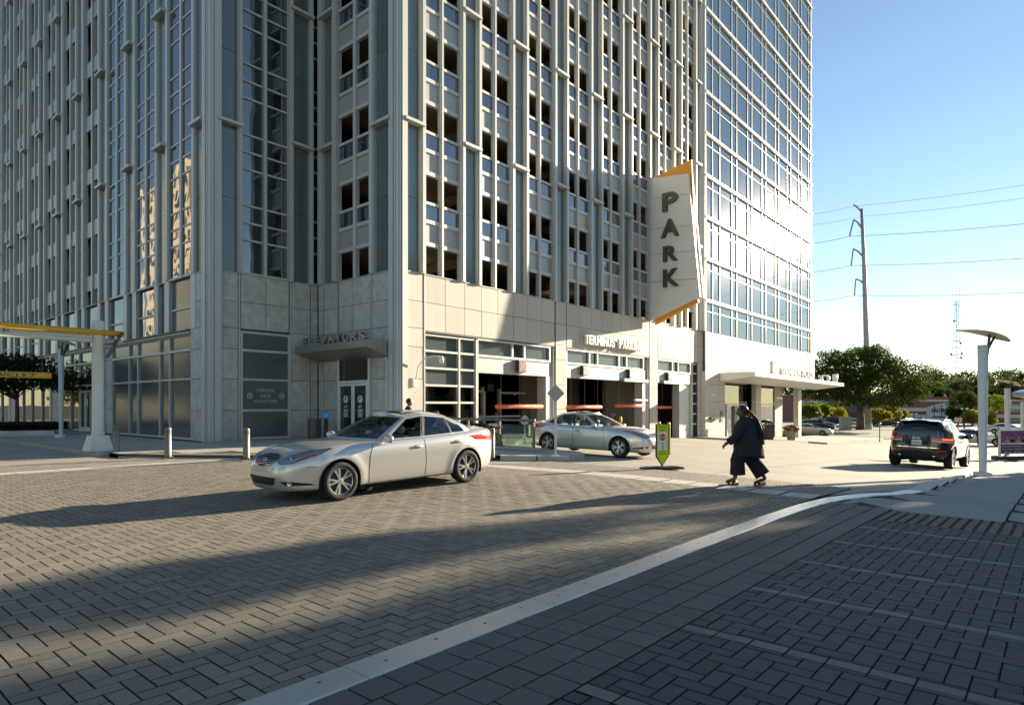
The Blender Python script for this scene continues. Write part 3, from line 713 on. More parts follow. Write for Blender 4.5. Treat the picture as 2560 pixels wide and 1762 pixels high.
# far ground sheet (reaches the horizon), made of rings of quads
def far_ground():
    rad = [0, 6, 12, 18, 24, 30, 36, 44, 52, 62, 75, 90, 110, 140, 200, 320, 600, 1200, 2600]; n = 96; vs = [(0, 0, -.12)]; fs = []
    for r in rad[1:]:
        for k in range(n):
            x, y = r*math.cos(2*math.pi*k/n), r*math.sin(2*math.pi*k/n); vs.append((x, y, gzf(x, y)-.12))
    for k in range(n): fs.append((0, 1+k, 1+(k+1) % n))
    for i in range(len(rad)-2):
        for k in range(n): a = 1+i*n; fs.append((a+k, a+n+k, a+n+(k+1) % n, a+(k+1) % n))
    tag(link('ground', mesh('ground', vs, fs, GRD)), kind='structure')
far_ground()
VS = -17.6                                       # street side of the steel edge strip
sheet('street_base', [(-45, -34), (66, -34), (66, 1), (-45, 1)], CONCRETE, -.04, 3.0)
# street slabs of pale concrete: garage drive and the street to the right
sheet('street', [(-4.0, VS), (-4.0, -2.5), (-3.0, .4), (70, .4), (70, -6), (140, -6), (140, -40), (60, -19.2), (-1.0, -19.2), (-1.8, -18.2)], CONCRETE, -.02, 2.0)
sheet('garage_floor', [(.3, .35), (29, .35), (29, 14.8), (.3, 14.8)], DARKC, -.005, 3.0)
sheet('street_left', [(-40, 0), (-10.05, 0), (-10.05, 70), (-40, 70)], CONCRETE, -.03, 4.0)
# joints of the street slabs
jb = MB()
def joint_line(mb, p0, p1, w=.018, dz=-.014):
    a, b = Vector((*w2(*p0), 0)), Vector((*w2(*p1), 0)); d = (b-a); L = d.length; d.normalize(); s = Vector((-d.y, d.x, 0))*w/2; n = max(2, int(L/2))
    for i in range(n):
        q = [a+d*L*i/n-s, a+d*L*i/n+s, a+d*L*(i+1)/n+s, a+d*L*(i+1)/n-s]
        mb.add([(p.x, p.y, gzf(p.x, p.y)+dz) for p in q], [(3, 2, 1, 0)])
for u in range(1, 40, 4): joint_line(jb, (u+.3, -17.9), (u+.3, -.1))
for v in (-14.4, -10.9, -7.2, -3.6): joint_line(jb, (-1.8, v), (40, v))
tag(jb.obj('street_joint', JOINT), kind='structure')

def bricks(parent, name, rects, m, T=.06, gap=.010, ch=.002, n_single=300, jit=.0022, zoff=0.0, frame_w2=True, run_name=None):
    """rects (u0,u1,v0,v1): bevelled blocks on the ground; the largest seen are parts, the rest one stuff part"""
    rects = np.array(rects); c = np.stack([(rects[:, 0]+rects[:, 1])/2, (rects[:, 2]+rects[:, 3])/2], 1)
    X = KX+CU*c[:, 0]-SU*c[:, 1]; Y = KY+SU*c[:, 0]+CU*c[:, 1]
    px = CX+FPX*X/np.maximum(Y, .1); py = HY+FPX*EYE/np.maximum(Y, .1)
    area = np.where((px > -60) & (px < 2620) & (py < 1790) & (Y > .5), (rects[:, 1]-rects[:, 0])*(rects[:, 3]-rects[:, 2])*EYE/np.maximum(Y, .1)**3, 0)
    order = np.argsort(-area); rects = rects[order]; X = X[order]; Y = Y[order]; area = area[order]
    n = len(rects); g = gap/2
    Z = gz(X, Y)+zoff+rng.normal(0, 1, n)*jit*.45
    tilt = rng.normal(0, 1, (n, 2))*.002
    hx = (rects[:, 1]-rects[:, 0])/2-g; hy = (rects[:, 3]-rects[:, 2])/2-g
    def block(i0, i1):
        k = i1-i0; a = np.zeros((k, 12, 3)); sx = np.array([-1, 1, 1, -1]); sy = np.array([-1, -1, 1, 1])
        for r, (ins, dz) in enumerate(((ch, 0), (0, -ch), (0, -T))):
            x = sx[None]*(hx[i0:i1, None]-ins); y = sy[None]*(hy[i0:i1, None]-ins)
            a[:, r*4:r*4+4, 0] = x; a[:, r*4:r*4+4, 1] = y
            a[:, r*4:r*4+4, 2] = dz+x*tilt[i0:i1, 0:1]+y*tilt[i0:i1, 1:2]
        return a
    F = [(0, 1, 2, 3)]+[(4+i, 4+(i+1) % 4, (i+1) % 4, i) for i in range(4)]+[(8+i, 8+(i+1) % 4, 4+(i+1) % 4, 4+i) for i in range(4)]
    ns = min(n_single, int((area > 0).sum()))
    A = block(0, n); cache = {}
    for i in range(ns):
        key = (round(hx[i], 3), round(hy[i], 3))
        if key not in cache:
            b = A[i].copy(); b[:, 2] -= b[:, 0]*tilt[i, 0]+b[:, 1]*tilt[i, 1]
            cache[key] = mesh(name, b, F, [m, JOINT]); cache[key].polygons.foreach_set('material_index', [0]*5+[1]*4)
        o = link(name, cache[key], parent, (X[i], Y[i], Z[i])); o.rotation_euler = (tilt[i, 1], -tilt[i, 0], THETA+rng.normal(0, .004))
    if n > ns:
        B = A[ns:]; x = CU*B[:, :, 0]-SU*B[:, :, 1]+X[ns:, None]; y = SU*B[:, :, 0]+CU*B[:, :, 1]+Y[ns:, None]; z = B[:, :, 2]+Z[ns:, None]
        V = np.stack([x, y, z], 2).reshape(-1, 3); k = n-ns
        F2 = (np.array(F)[None]+np.arange(k)[:, None, None]*12).reshape(-1, 4)
        me = bpy.data.meshes.new(name+'_field'); me.vertices.add(len(V)); me.vertices.foreach_set('co', V.ravel().astype(np.float32))
        me.loops.add(F2.size); me.loops.foreach_set('vertex_index', F2.ravel().astype(np.int32))
        me.polygons.add(len(F2)); me.polygons.foreach_set('loop_start', np.arange(0, F2.size, 4, dtype=np.int32)); me.polygons.foreach_set('loop_total', np.full(len(F2), 4, np.int32))
        me.polygons.foreach_set('use_smooth', np.zeros(len(F2), bool)); me.update(calc_edges=True); me.materials.append(m); me.materials.append(JOINT); me.polygons.foreach_set('material_index', np.tile(np.array([0]*5+[1]*4, np.int32), k))
        tag(link(run_name or name+'_field', me, parent), kind='stuff')
def herring(u0, u1, v0, v1, W=.12, ou=0.0, ov=0.0, holes=()):
    out = []; iu0, iu1 = int(math.floor((u0-ou)/W))-3, int(math.ceil((u1-ou)/W))+3; iv0, iv1 = int(math.floor((v0-ov)/W))-3, int(math.ceil((v1-ov)/W))+3
    for x in range(iu0, iu1):
        for y in range(iv0, iv1):
            if (x-y) % 4: continue
            for a in ((x, x+2, y, y+1), (x, x+1, y+1, y+3)):
                r = [max(u0, ou+a[0]*W), min(u1, ou+a[1]*W), max(v0, ov+a[2]*W), min(v1, ov+a[3]*W)]
                if r[1]-r[0] > .02 and r[3]-r[2] > .02: out.append(r)
    return out
def seen(rects, pad=150):
    out = []
    for r in rects:
        x, y = w2((r[0]+r[1])/2, (r[2]+r[3])/2)
        if y < 1.5: continue
        if -pad*2 < CX+FPX*x/y < 2560+pad*2 and HY+FPX*EYE/y < 1762+3*pad: out.append(r)
    return out
# brick plaza (street crossing)
plaza = sheet('brick_plaza', [(-34, VS), (-5.02, VS), (-5.02, -2.5), (-34, -2.5)], JOINT, -.012, .8)
bricks(plaza, 'brick', seen(herring(-34, -5.03, VS+.004, -2.5)), BRICK)
# pale band and crossing strip of running bond beyond
band = sheet('crossing_band', [(-5.02, VS), (-4.40, VS), (-4.40, -9.4), (-5.02, -8.6)], JOINT, -.010, 2.0)
bricks(band, 'band_slab', [(-5.02, -4.40, VS+.6*i, VS+.6*(i+1)) for i in range(15)], BANDC, zoff=.004)
cross = sheet('crosswalk_paving', [(-4.40, VS), (-2.3, VS), (-2.3, -9.6), (-4.40, -9.2)], JOINT, -.010, 2.0)
rb = []
for j in range(68):
    v = VS+.12*j
    for i in range(10):
        a0 = -4.40+.24*i-(.12 if j % 2 else 0); a0, a1 = max(a0, -4.40), min(a0+.24, -2.3)
        if a1-a0 > .03: rb.append((a0, a1, v, v+.12))
bricks(cross, 'brick', rb, BRICK2, n_single=120)
# crossing to the left sidewalk
cross2 = sheet('left_crosswalk_paving', [(-34, -2.1), (-3.6, -2.1), (-4.2, -.2), (-9, .4), (-34, .4)], JOINT, -.010, 4.0)
rb = []
for j in range(19):
    v = -1.9+.12*j
    for i in range(130):
        a0 = -34+.24*i+(.12 if j % 2 else 0)
        if a0+.24 < -9.2+max(0, (-v))*1.8: rb.append((a0, a0+.24, v, v+.12))
bricks(cross2, 'brick', seen(rb), BRICK2, n_single=120)
lb = sheet('left_crossing_band', [(-34, -2.5), (-5.03, -2.5), (-5.03, -1.9), (-34, -1.9)], JOINT, -.010, 4.0)
bricks(lb, 'band_slab', seen([(-34+.9*i, -34+.9*(i+1), -2.49, -1.91) for i in range(32)]), BANDC, zoff=.004)
# steel edge strip
es = thing('steel_edge_strip', 'flush steel edge strip with screws between the brick street and dark sidewalk', 'kerb strip')
path = [(-25.6+1.81*i, VS-.255/2) for i in range(11)]+[(-5.55, VS-.13), (-4.1, VS-.35), (-2.6, VS-.78), (-1.6, VS-1.0)]
path = [(-23.8, VS-.128), (-21.99, VS-.128), (-20.18, VS-.128), (-18.37, VS-.128), (-16.56, VS-.128), (-14.75, VS-.128), (-12.94, VS-.130), (-11.13, VS-.132), (-9.32, VS-.135), (-7.51, VS-.14), (-5.9, VS-.16), (-4.6, VS-.24), (-3.3, VS-.50), (-2.3, VS-.86), (-1.2, VS-.98)]
SCREW = mat('screw_steel', (.20, .195, .18), .5, .7)
for a, b in zip(path[:-1], path[1:]):
    A, B = Vector((*w2(*a), 0)), Vector((*w2(*b), 0)); d = (B-A); L = d.length; d.normalize(); s = Vector((-d.y, d.x, 0)); mb = MB()
    q = [A+d*.003-s*.125, B-d*.003-s*.125, B-d*.003+s*.125, A+d*.003+s*.125]
    vs = [(p.x, p.y, gzf(p.x, p.y)+.004+dz) for dz in (0, -.03) for p in q]
    edge = [A+d*.003-s*.148, B-d*.003-s*.148]; vs += [(p.x, p.y, gzf(p.x, p.y)-.010) for p in edge]
    mb.add(vs, [(0, 1, 2, 3), (1, 5, 6, 2), (2, 6, 7, 3), (3, 7, 4, 0), (8, 9, 1, 0), (8, 4, 5, 9)])
    pl = mb.obj('plate', PLATE, es)
    ns = max(1, int(L/.45)); sc_ = MB()
    for i in range(ns):
        p = A+d*L*(i+.5)/ns+s*(.03 if i % 2 else -.005); z = gzf(p.x, p.y)+.0055
        sc_.lathe([(.013, z), (.011, z+.0015), (.005, z+.0018), (.005, z-.0005), (.0005, z-.001)], 10, Matrix.Translation((p.x, p.y, 0)))
    sc_.obj('screw', SCREW, pl)
# paved sidewalk right of the strip
walk = sheet('paved_sidewalk', [(-27, VS-.13), (-5.32, VS-.13), (-5.32, -32), (-27, -32)], JOINT, -.012, 1.0)
V0 = VS-.268
sq = []
for j in range(4):
    d0 = [0, .24, .49, .74][j]; d1 = [.24, .49, .74, .99][j]
    for i in range(84):
        a = -25.2+.245*i+(.06*j)
        if a+.245 < -5.0: sq.append((a, a+.245, V0-d1, V0-d0))
bricks(walk, 'square_paver', seen(sq), SQP, gap=.010, ch=.0025)
V1 = V0-.995
bd = []; dk = []
for k in range(-1, 15):
    ub = -7.42-1.32*k
    if k >= 0:
        for i in range(60): bd.append((ub-.06, ub+.06, V1-.24*(i+1), V1-.24*i))
    lo, hi = -7.42-1.32*(k+1)+.06, ub-.06
    if k == -1: hi = -6.62
    dk += herring(lo, hi, V1-14, V1, ou=.037*k, ov=V1+.12*(k % 3))
bricks(walk, 'band_brick', seen(bd), LBRICK)
bricks(walk, 'dark_brick', seen(dk), DBRICK)
tb = []
for j in range(100):
    v = V1-.13*j
    for i in range(5 if j > 12 else 6):
        a = -6.6+.22*i
        tb.append((a, a+.20, v-.13, v-.035))
bricks(walk, 'tactile_strip', seen(tb), TACT, gap=.006, ch=.004, zoff=.001)
# concrete sidewalk on the right, slabs
rw = sheet('concrete_sidewalk', [(-6.0, V0-.02), (-4.8, -18.2), (-1.2, -18.75), (60, -18.75), (60, -60), (-6.0, -60)], JOINT, -.02, 2.0)
sl = []
for j in range(14):
    for i in range(34):
        r = [-5.30+1.52*i, -5.30+1.52*(i+1), -18.79-1.52*(j+1), -18.79-1.52*j]
        if r[0] < -3.8 and j == 0: r[3] = -18.05
        elif r[0] < -2.3 and j == 0: r[3] = -18.45
        sl.append(r)
bricks(rw, 'slab', seen(sl, 400), WALK_D, gap=.012, ch=.004, T=.05, jit=.001, zoff=.002)
kb = [(-1.2+1.8*i, -1.2+1.8*(i+1), -18.78, -18.42) for i in range(24)]
bricks(rw, 'kerb_slab', kb, BANDC, gap=.008, zoff=.006, jit=.001)
# left sidewalk in front of the building with its kerb
lw = sheet('left_sidewalk', [(-10.0, 2.6), (-9.9, .9), (-9.0, -.6), (-7.6, -2.7), (-4.6, -5.8), (-2.6, -8.2), (-1.2, -8.9), (.0, -8.2), (.0, -.05), (.0, 6), (-5, 6), (-5, 52), (-10.0, 52)], JOINT, .085, 3.0)
sl = []
for i in range(-1, 38):
    for j in range(7):
        u0 = -9.96+1.42*j; v0 = -8.6+1.42*i
        r = (u0, u0+1.42, v0, v0+1.42); c = ((r[0]+r[1])/2, (r[2]+r[3])/2)
        if c[1] < 5.9 and c[0] > 0: continue
        if c[1] > 6 and c[0] > -5.2: continue
        if c[1] < 3.2:       # keep inside the curved front edge
            if c[0] < -9.9+max(0, 1.9-c[1])*.78+.35: continue
            if c[1] < -7.6: continue
        sl.append((r[0], min(r[1], -5.18 if c[1] > 5.9 else .0), r[2], r[3]))
bricks(lw, 'slab', sl, WALK, gap=.012, ch=.006, T=.05, jit=.001, zoff=.10)
# rim of the corner ramp (tactile strip between the bollards)
edge = [(-10.0, 1.3), (-9.75, .4), (-9.0, -.75), (-7.9, -2.35), (-6.4, -4.05), (-4.6, -6.0), (-2.9, -8.0)]
tm = mat('tan_tactile', (.44, .36, .27), .8, var=.05, noise2=(60, .15))
rp = thing('corner_ramp', 'curved strip of tan tactile domes along the edge of the left sidewalk between the bollards', 'tactile strip')
for a, b in zip(edge[:-1], edge[1:]):
    n = 5
    for q in range(n):
        p0 = (a[0]+(b[0]-a[0])*q/n, a[1]+(b[1]-a[1])*q/n); p1 = (a[0]+(b[0]-a[0])*(q+1)/n, a[1]+(b[1]-a[1])*(q+1)/n)
        d = Vector((p1[0]-p0[0], p1[1]-p0[1])); L = d.length; d.normalize(); nn = Vector((-d.y, d.x)); mb = MB()
        pts = [Vector(p0)+d*.01, Vector(p1)-d*.01, Vector(p1)-d*.01+nn*.6, Vector(p0)+d*.01+nn*.6]
        vs = []
        for p, z in zip(pts, (.012, .012, .115, .115)):
            x, y = w2(*p); vs.append((x, y, gzf(x, y)+z))
        mb.add(vs, [(0, 1, 2, 3)]); mb.add([(v[0], v[1], v[2]-.12) for v in vs]+vs, [(0, 1, 5, 4), (1, 2, 6, 5), (2, 3, 7, 6), (3, 0, 4, 7)])
        for i in range(max(2, int(L/.06))):
            for j in range(9):
                p = Vector(p0)+d*L*(i+.5)/max(2, int(L/.06))+nn*(.04+.065*j); x, y = w2(*p); z = gzf(x, y)+.013+.103*(.04+.065*j)/.6
                mb.add([(x-.014, y-.014, z), (x+.014, y-.014, z), (x+.014, y+.014, z), (x-.014, y+.014, z), (x, y, z+.008)], [(0, 1, 4), (1, 2, 4), (2, 3, 4), (3, 0, 4)])
        mb.obj('tactile_tile', tm, rp)
# kerb stones
kt = thing('left_kerb', 'worn granite kerb along the left sidewalk beside the drive under the clearance bar', 'kerb')
for i in range(26):
    v0 = 2.2+1.9*i; x, y = w2(-10.1, v0+.95)
    o = MB().box(-.15, .15, -.94, .94, -.25, .105).obj('kerb_stone', mat('kerb_granite', (.36, .33, .28), .8, var=.08, noise=(3, .2), noise2=(60, .2)), kt, loc=(x, y, gzf(x, y))); o.rotation_euler = (0, 0, THETA)
# island kerb at the garage drive
ik = thing('island_kerb', 'rounded pale concrete kerb of the traffic island beside the garage drive', 'kerb')
isl = [(-2.9, -8.3), (-2.2, -9.1), (-1.3, -9.6), (-.5, -9.5), (.05, -8.9), (.15, -8.0), (.15, -6.0), (.15, -4.0), (.15, -2.0), (.15, -.1)]
for a, b in zip(isl[:-1], isl[1:]):
    A, B = Vector((*w2(*a), 0)), Vector((*w2(*b), 0)); za, zb = gzf(A.x, A.y), gzf(B.x, B.y); d = (B-A).normalized(); s = Vector((-d.y, d.x, 0))*.16; e = d*.004
    vs = [(p.x, p.y, z+h) for h in (-.2, .13) for p, z in ((A+e-s, za), (B-e-s, zb), (B-e+s, zb), (A+e+s, za))]
    MB().add(vs, [(0, 3, 2, 1), (4, 5, 6, 7)]+[(i, (i+1) % 4, (i+1) % 4+4, i+4) for i in range(4)]).obj('kerb_stone', BANDC, ik)
isp = sheet('island_paving', isl[::-1]+[(-5, -4), (-3.5, -7.2)], WALK, .125, 2.0)
# sidewalk before the tower
tw = sheet('tower_sidewalk', [(30, -4.6), (62, -6.2), (62, 1.0), (28.4, 1.0), (28.0, -.8)], WALK, .12, 3.0, thick=.14)
sheet('tower_island', [(37, -7.0), (47, -7.4), (47, -5.9), (37, -5.6)], WALK, .12, 3.0, thick=.14)
# far avenue crossing behind the tower
AV = mat('avenue_asphalt', (.20, .195, .185), .85, noise=(.6, .12), noise2=(30, .15))
sheet('avenue', [(72, -90), (72, 60), (96, 60), (96, -90)], AV, .01, 6.0)
sheet('car_park', [(99, -120), (99, 60), (150, 60), (150, -120)], AV, .01, 12.0)
GRASS = mat('grass_turf', (.10, .16, .03), .95, noise=(2, .3), noise2=(20, .3))
sheet('grass_verge', [(96, -110), (96, 60), (99, 60), (99, -110)], GRASS, .03, 4.0)
sheet('verge_near', [(63.5, -7), (72, -9), (72, 30), (63.5, 30)], GRASS, .03, 4.0)
# ================================================================ vehicles
def catmull(P, t):
    """P (n, k), t in 0..n-1"""
    P = np.asarray(P, float); n = len(P); t = np.clip(np.asarray(t, float), 0, n-1-1e-9); i = np.floor(t).astype(int); f = (t-i)[..., None]
    g = lambda j: P[np.clip(j, 0, n-1)]
    p0, p1, p2, p3 = g(i-1), g(i), g(i+1), g(i+2)
    p0 = np.where((i == 0)[..., None], 2*p1-p2, p0); p3 = np.where((i >= n-2)[..., None], 2*p2-p1, p3)
    return .5*((2*p1)+(-p0+p2)*f+(2*p0-5*p1+4*p2-p3)*f**2+(-p0+3*p1-3*p2+p3)*f**3)
def paint(name, col, metal=.75, rough=.32):
    return mat(name, col, rough, metal, coat=1.0, coat_rough=.04, noise2=(900, .04))
TYRE = mat('tyre_rubber', (.018, .018, .019), .8, noise2=(30, .2))
RIM = mat('alloy_rim', (.60, .60, .58), .28, .95)
RIMD = mat('dark_wheel_well', (.008, .008, .009), .9)
GAP = mat('black_shut_line', (.012, .012, .012), .6)
CGLASS = glass_mat('car_glass', (.78, .86, .80), boost=.02)
CGLASS_D = glass_mat('dark_car_glass', (.10, .11, .11), boost=.02)
CHROME = mat('chrome', (.75, .75, .75), .08, 1.0)
LENSC = glass_mat('lamp_lens', (.92, .93, .94), boost=.0)
REDL = mat('red_lamp', (.55, .02, .02), .15, coat=.8)
REDLIT = mat('lit_red_lamp', (.9, .05, .03), .2, emit=((1, .05, .03), 1.6))
LAMPIN = mat('lamp_reflector', (.66, .66, .66), .35, .2)
AMBER = mat('amber_lens', (.75, .18, .02), .2)
SEAT = mat('beige_leather', (.36, .32, .26), .6)
SEATD = mat('dark_leather', (.04, .04, .042), .6)
class Car:
    def __init__(s, **k):
        s.__dict__.update(k)
        # plan outline (half), resampled by arc length
        th = np.linspace(0, math.pi, 4000); n = s.n_plan; c, q = np.cos(th), np.sin(th)
        ex = np.sign(c)*np.abs(c)**(2/n); ey = np.abs(q)**(2/n)
        L = np.concatenate([[0], np.cumsum(np.hypot(np.diff(ex)*2.4, np.diff(ey)*.88))]); L /= L[-1]
        s.sx = lambda u: np.interp(u, L, ex); s.sy = lambda u: np.interp(u, L, ey)
    def zsh(s, x): return np.interp(x, s.shx[::-1], s.shz[::-1]) if s.shx[0] > s.shx[-1] else np.interp(x, s.shx, s.shz)
    def zs(s, x):
        k = np.array(s.shx), np.array(s.shz)
        # smooth
        return sum(np.interp(np.asarray(x)+d, k[0], k[1]) for d in (-.16, -.08, 0, .08, .16))/5
    def low(s, u, t):
        """side surface: u 0 front centre .. 1 rear centre, t 0 bottom .. 1 shoulder"""
        u = np.asarray(u, float); t = np.asarray(t, float); u, t = np.broadcast_arrays(u, t)
        rows = s.rows; nr = len(rows); ex = s.sx(u); ey = s.sy(u)
        prm = catmull(np.array([r[1:4] for r in rows]), t*(nr-1))         # XF, XR, W
        XF, XR, W = prm[..., 0], prm[..., 1], prm[..., 2]
        x = (XF+XR)/2+ex*(XF-XR)/2; y = W*ey
        zt = s.zs(x); zr = catmull(np.array([[r[0]] for r in rows]), t*(nr-1))[..., 0]   # z as fraction above zk
        zk = s.zk
        z = np.where(zr <= zk, zr, zk+(zr-zk)*(zt-zk)/(1.0-zk))
        for ax in s.axles:                                             # wheel arch swell
            r = np.hypot(x-ax, z-s.wr); y = y+.022*np.exp(-((r-s.ar-.03)/.10)**2)*np.clip(ey*4-3.0, 0, 1)
        return np.stack([x, y, z], -1)
    def find(s, view, a, b, guess=None):
        """surface point and outward normal with given (x,z) on the side or (y,z) on the front / rear"""
        a = np.atleast_1d(np.asarray(a, float)); b = np.atleast_1d(np.asarray(b, float))
        if not hasattr(s, '_cache'):
            U, T_ = np.meshgrid(np.linspace(0, 1, 241), np.linspace(0, 1, 81), indexing='ij'); s._cache = (U.ravel(), T_.ravel(), s.low(U, T_).reshape(-1, 3))
        U, T_, P = s._cache; ix = 0 if view == 's' else 1
        u = np.empty(len(a)); t = np.empty(len(a))
        for i in range(len(a)):
            d = (P[:, ix]-a[i])**2+(P[:, 2]-b[i])**2
            if view == 'f': d = d+np.where(P[:, 0] < 1.5, 100, 0)
            if view == 'r': d = d+np.where(P[:, 0] > -1.8, 100, 0)
            if view == 's': d = d+np.where(P[:, 1] < .5, 100, 0)
            j = d.argmin(); u[i] = U[j]; t[i] = T_[j]
        h = 1e-3
        for _ in range(6):
            p = s.low(u, t); pu = (s.low(np.minimum(u+h, 1), t)-s.low(np.maximum(u-h, 0), t))/(2*h); pt = (s.low(u, np.minimum(t+h, 1))-s.low(u, np.maximum(t-h, 0)))/(2*h)
            ra = a-p[:, ix]; rb_ = b-p[:, 2]; det = pu[:, ix]*pt[:, 2]-pt[:, ix]*pu[:, 2]; det = np.where(np.abs(det) < 1e-6, 1e-6, det)
            du = (ra*pt[:, 2]-rb_*pt[:, ix])/det; dt = (pu[:, ix]*rb_-pu[:, 2]*ra)/det
            u = np.clip(u+np.clip(du, -.02, .02), .0005, .9995); t = np.clip(t+np.clip(dt, -.05, .05), .001, .999)
        p = s.low(u, t); pu = s.low(np.minimum(u+h, 1), t)-s.low(np.maximum(u-h, 0), t); pt = s.low(u, np.minimum(t+h, 1))-s.low(u, np.maximum(t-h, 0))
        nr = np.cross(pt, pu); nr /= np.linalg.norm(nr, axis=1)[:, None]+1e-9
        c = p-np.array([0, 0, .6]); sg = np.sign((nr*c).sum(1)); nr *= sg[:, None]
        return p, nr
    def patch(s, view, top, bot, off=.004, n=14, m=6, flip=1):
        """coons-like patch between two polylines given in view coordinates, laid on the surface"""
        def rs(pl):
            pl = np.array(pl, float); d = np.concatenate([[0], np.cumsum(np.linalg.norm(np.diff(pl, axis=0), axis=1))]); d /= d[-1]; q = np.linspace(0, 1, n)
            return np.stack([np.interp(q, d, pl[:, 0]), np.interp(q, d, pl[:, 1])], 1)
        A, B = rs(top), rs(bot); k = np.linspace(0, 1, m)[:, None, None]; G_ = A[None]*(1-k)+B[None]*k
        p, nr = s.find(view, G_[..., 0].ravel(), G_[..., 1].ravel()); p = p+nr*off; p[:, 1] *= flip
        F = [(i*n+j, i*n+j+1, (i+1)*n+j+1, (i+1)*n+j) for i in range(m-1) for j in range(n-1)]
        # turned down edge so that the piece has a side
        return p, nr*np.array([1, flip, 1]), F, n, m
    def patch_obj(s, name, material, parent, view, top, bot, off=.004, n=14, m=6, flip=1, depth=.012, sm=True):
        p, nr, F, n, m = s.patch(view, top, bot, off, n, m, flip)
        ring = [j for j in range(n)]+[i*n+n-1 for i in range(1, m)]+[(m-1)*n+j for j in range(n-2, -1, -1)]+[i*n for i in range(m-2, 0, -1)]
        v = list(p)+[p[i]-nr[i]*depth for i in ring]; N = len(p); k = len(ring)
        F = F+[(ring[i], ring[(i+1) % k], N+(i+1) % k, N+i) for i in range(k)]
        me = mesh(name, v, F, material)
        bm = bmesh.new(); bm.from_mesh(me); bmesh.ops.recalc_face_normals(bm, faces=bm.faces[:])
        c = Vector(nr[len(nr)//2]); f0 = bm.faces[:1] if False else None
        bm.faces.ensure_lookup_table()
        if bm.faces[len(bm.faces)//3 if len(bm.faces) < 6 else 2].normal.dot(Vector(nr[2])) < 0: bmesh.ops.reverse_faces(bm, faces=bm.faces[:])
        bm.to_mesh(me); bm.free()
        o = link(name, me, parent); return autosmooth(o, 40) if sm else o
    def ribbon(s, mb, view, pts, w=.007, off=.002, flip=1, n=40):
        pl = np.array(pl_dense(pts, n), float); p, nr = s.find(view, pl[:, 0], pl[:, 1])
        p = p+nr*off; d = np.gradient(p, axis=0); d /= np.linalg.norm(d, axis=1)[:, None]+1e-9; sd = np.cross(nr, d); a, b = p-sd*w/2, p+sd*w/2
        a[:, 1] *= flip; b[:, 1] *= flip
        P = [a, b] if flip > 0 else [b, a]
        mb.grid([[tuple(q) for q in P[0]], [tuple(q) for q in P[1]]])
    # ------------------------------------------------ meshes
    def body_mesh(s, nu=120, nt=26, nd=9):
        V = []; F = []
        U = np.linspace(0, 1, nu+1); T_ = np.linspace(0, 1, nt+1)
        P = s.low(U[None], T_[:, None])                                  # nt+1, nu+1, 3
        K = np.linspace(0, 1, nd+1)[1:]
        sh = P[-1]; deck = []
        for k in K:
            q = sh.copy(); q[:, 1] = sh[:, 1]*(1-k); q[:, 2] = sh[:, 2]+s.crown(sh[:, 0])*(1-(1-k)**2)
            deck.append(q)
        G_ = np.concatenate([P, np.array(deck)], 0)
        bot = P[0:1].copy(); bot[..., 1] = 0; bot[..., 2] += .0
        G_ = np.concatenate([bot, G_], 0)
        r, c = G_.shape[:2]; V = G_.reshape(-1, 3); F = [(i*c+j, i*c+j+1, (i+1)*c+j+1, (i+1)*c+j) for i in range(r-1) for j in range(c-1)]
        bm = bmesh.new(); vs = [bm.verts.new(v) for v in V]; bm.verts.ensure_lookup_table()
        for f in F: bm.faces.new([vs[i] for i in f])
        bmesh.ops.remove_doubles(bm, verts=bm.verts[:], dist=1e-4)
        # cut the wheel arches
        for ax in s.axles:
            N = 22
            for i in range(N):
                a0 = math.pi*1.16*i/(N-1)-.08*math.pi
                nx, nz = math.cos(a0), math.sin(a0)
                fs = [f for f in bm.faces if (lambda c_: c_.y > .45 and abs(c_.x-ax) < s.ar*1.25 and c_.z < s.wr+s.ar*1.25)(f.calc_center_median())]
                ge = set(fs); [ge.update(f.edges) for f in fs]; [ge.update(f.verts) for f in fs]
                bmesh.ops.bisect_plane(bm, geom=list(ge), dist=1e-5, plane_co=(ax+nx*s.ar, 0, s.wr+nz*s.ar), plane_no=(nx, 0, nz))
            dead = []
            for f in bm.faces:
                c_ = f.calc_center_median()
                if c_.y > .45:
                    r_ = max(math.cos(math.pi*1.16*i/(N-1)-.08*math.pi)*(c_.x-ax)+math.sin(math.pi*1.16*i/(N-1)-.08*math.pi)*(c_.z-s.wr) for i in range(N))
                    if r_ < s.ar-1e-4: dead.append(f)
            bmesh.ops.delete(bm, geom=dead, context='FACES')
        if s.get('hole'):                                                # open cockpit under the glass
            x0, x1, yw = s.hole
            dead = [f for f in bm.faces if (lambda c_: x0 < c_.x < x1 and c_.y < yw and c_.z > .7)(f.calc_center_median())]
            bmesh.ops.delete(bm, geom=dead, context='FACES')
        g = bm.verts[:]+bm.edges[:]+bm.faces[:]
        r = bmesh.ops.duplicate(bm, geom=g); dv = [e for e in r['geom'] if isinstance(e, bmesh.types.BMVert)]; df = [e for e in r['geom'] if isinstance(e, bmesh.types.BMFace)]
        for v in dv: v.co.y *= -1
        bmesh.ops.reverse_faces(bm, faces=df)
        bmesh.ops.remove_doubles(bm, verts=bm.verts[:], dist=1e-4)
        bmesh.ops.recalc_face_normals(bm, faces=bm.faces[:])
        up = sum(f.normal.z for f in bm.faces if f.calc_center_median().z > .75)
        if up < 0: bmesh.ops.reverse_faces(bm, faces=bm.faces[:])
        return bm
    def get(s, k, d=None): return s.__dict__.get(k, d)
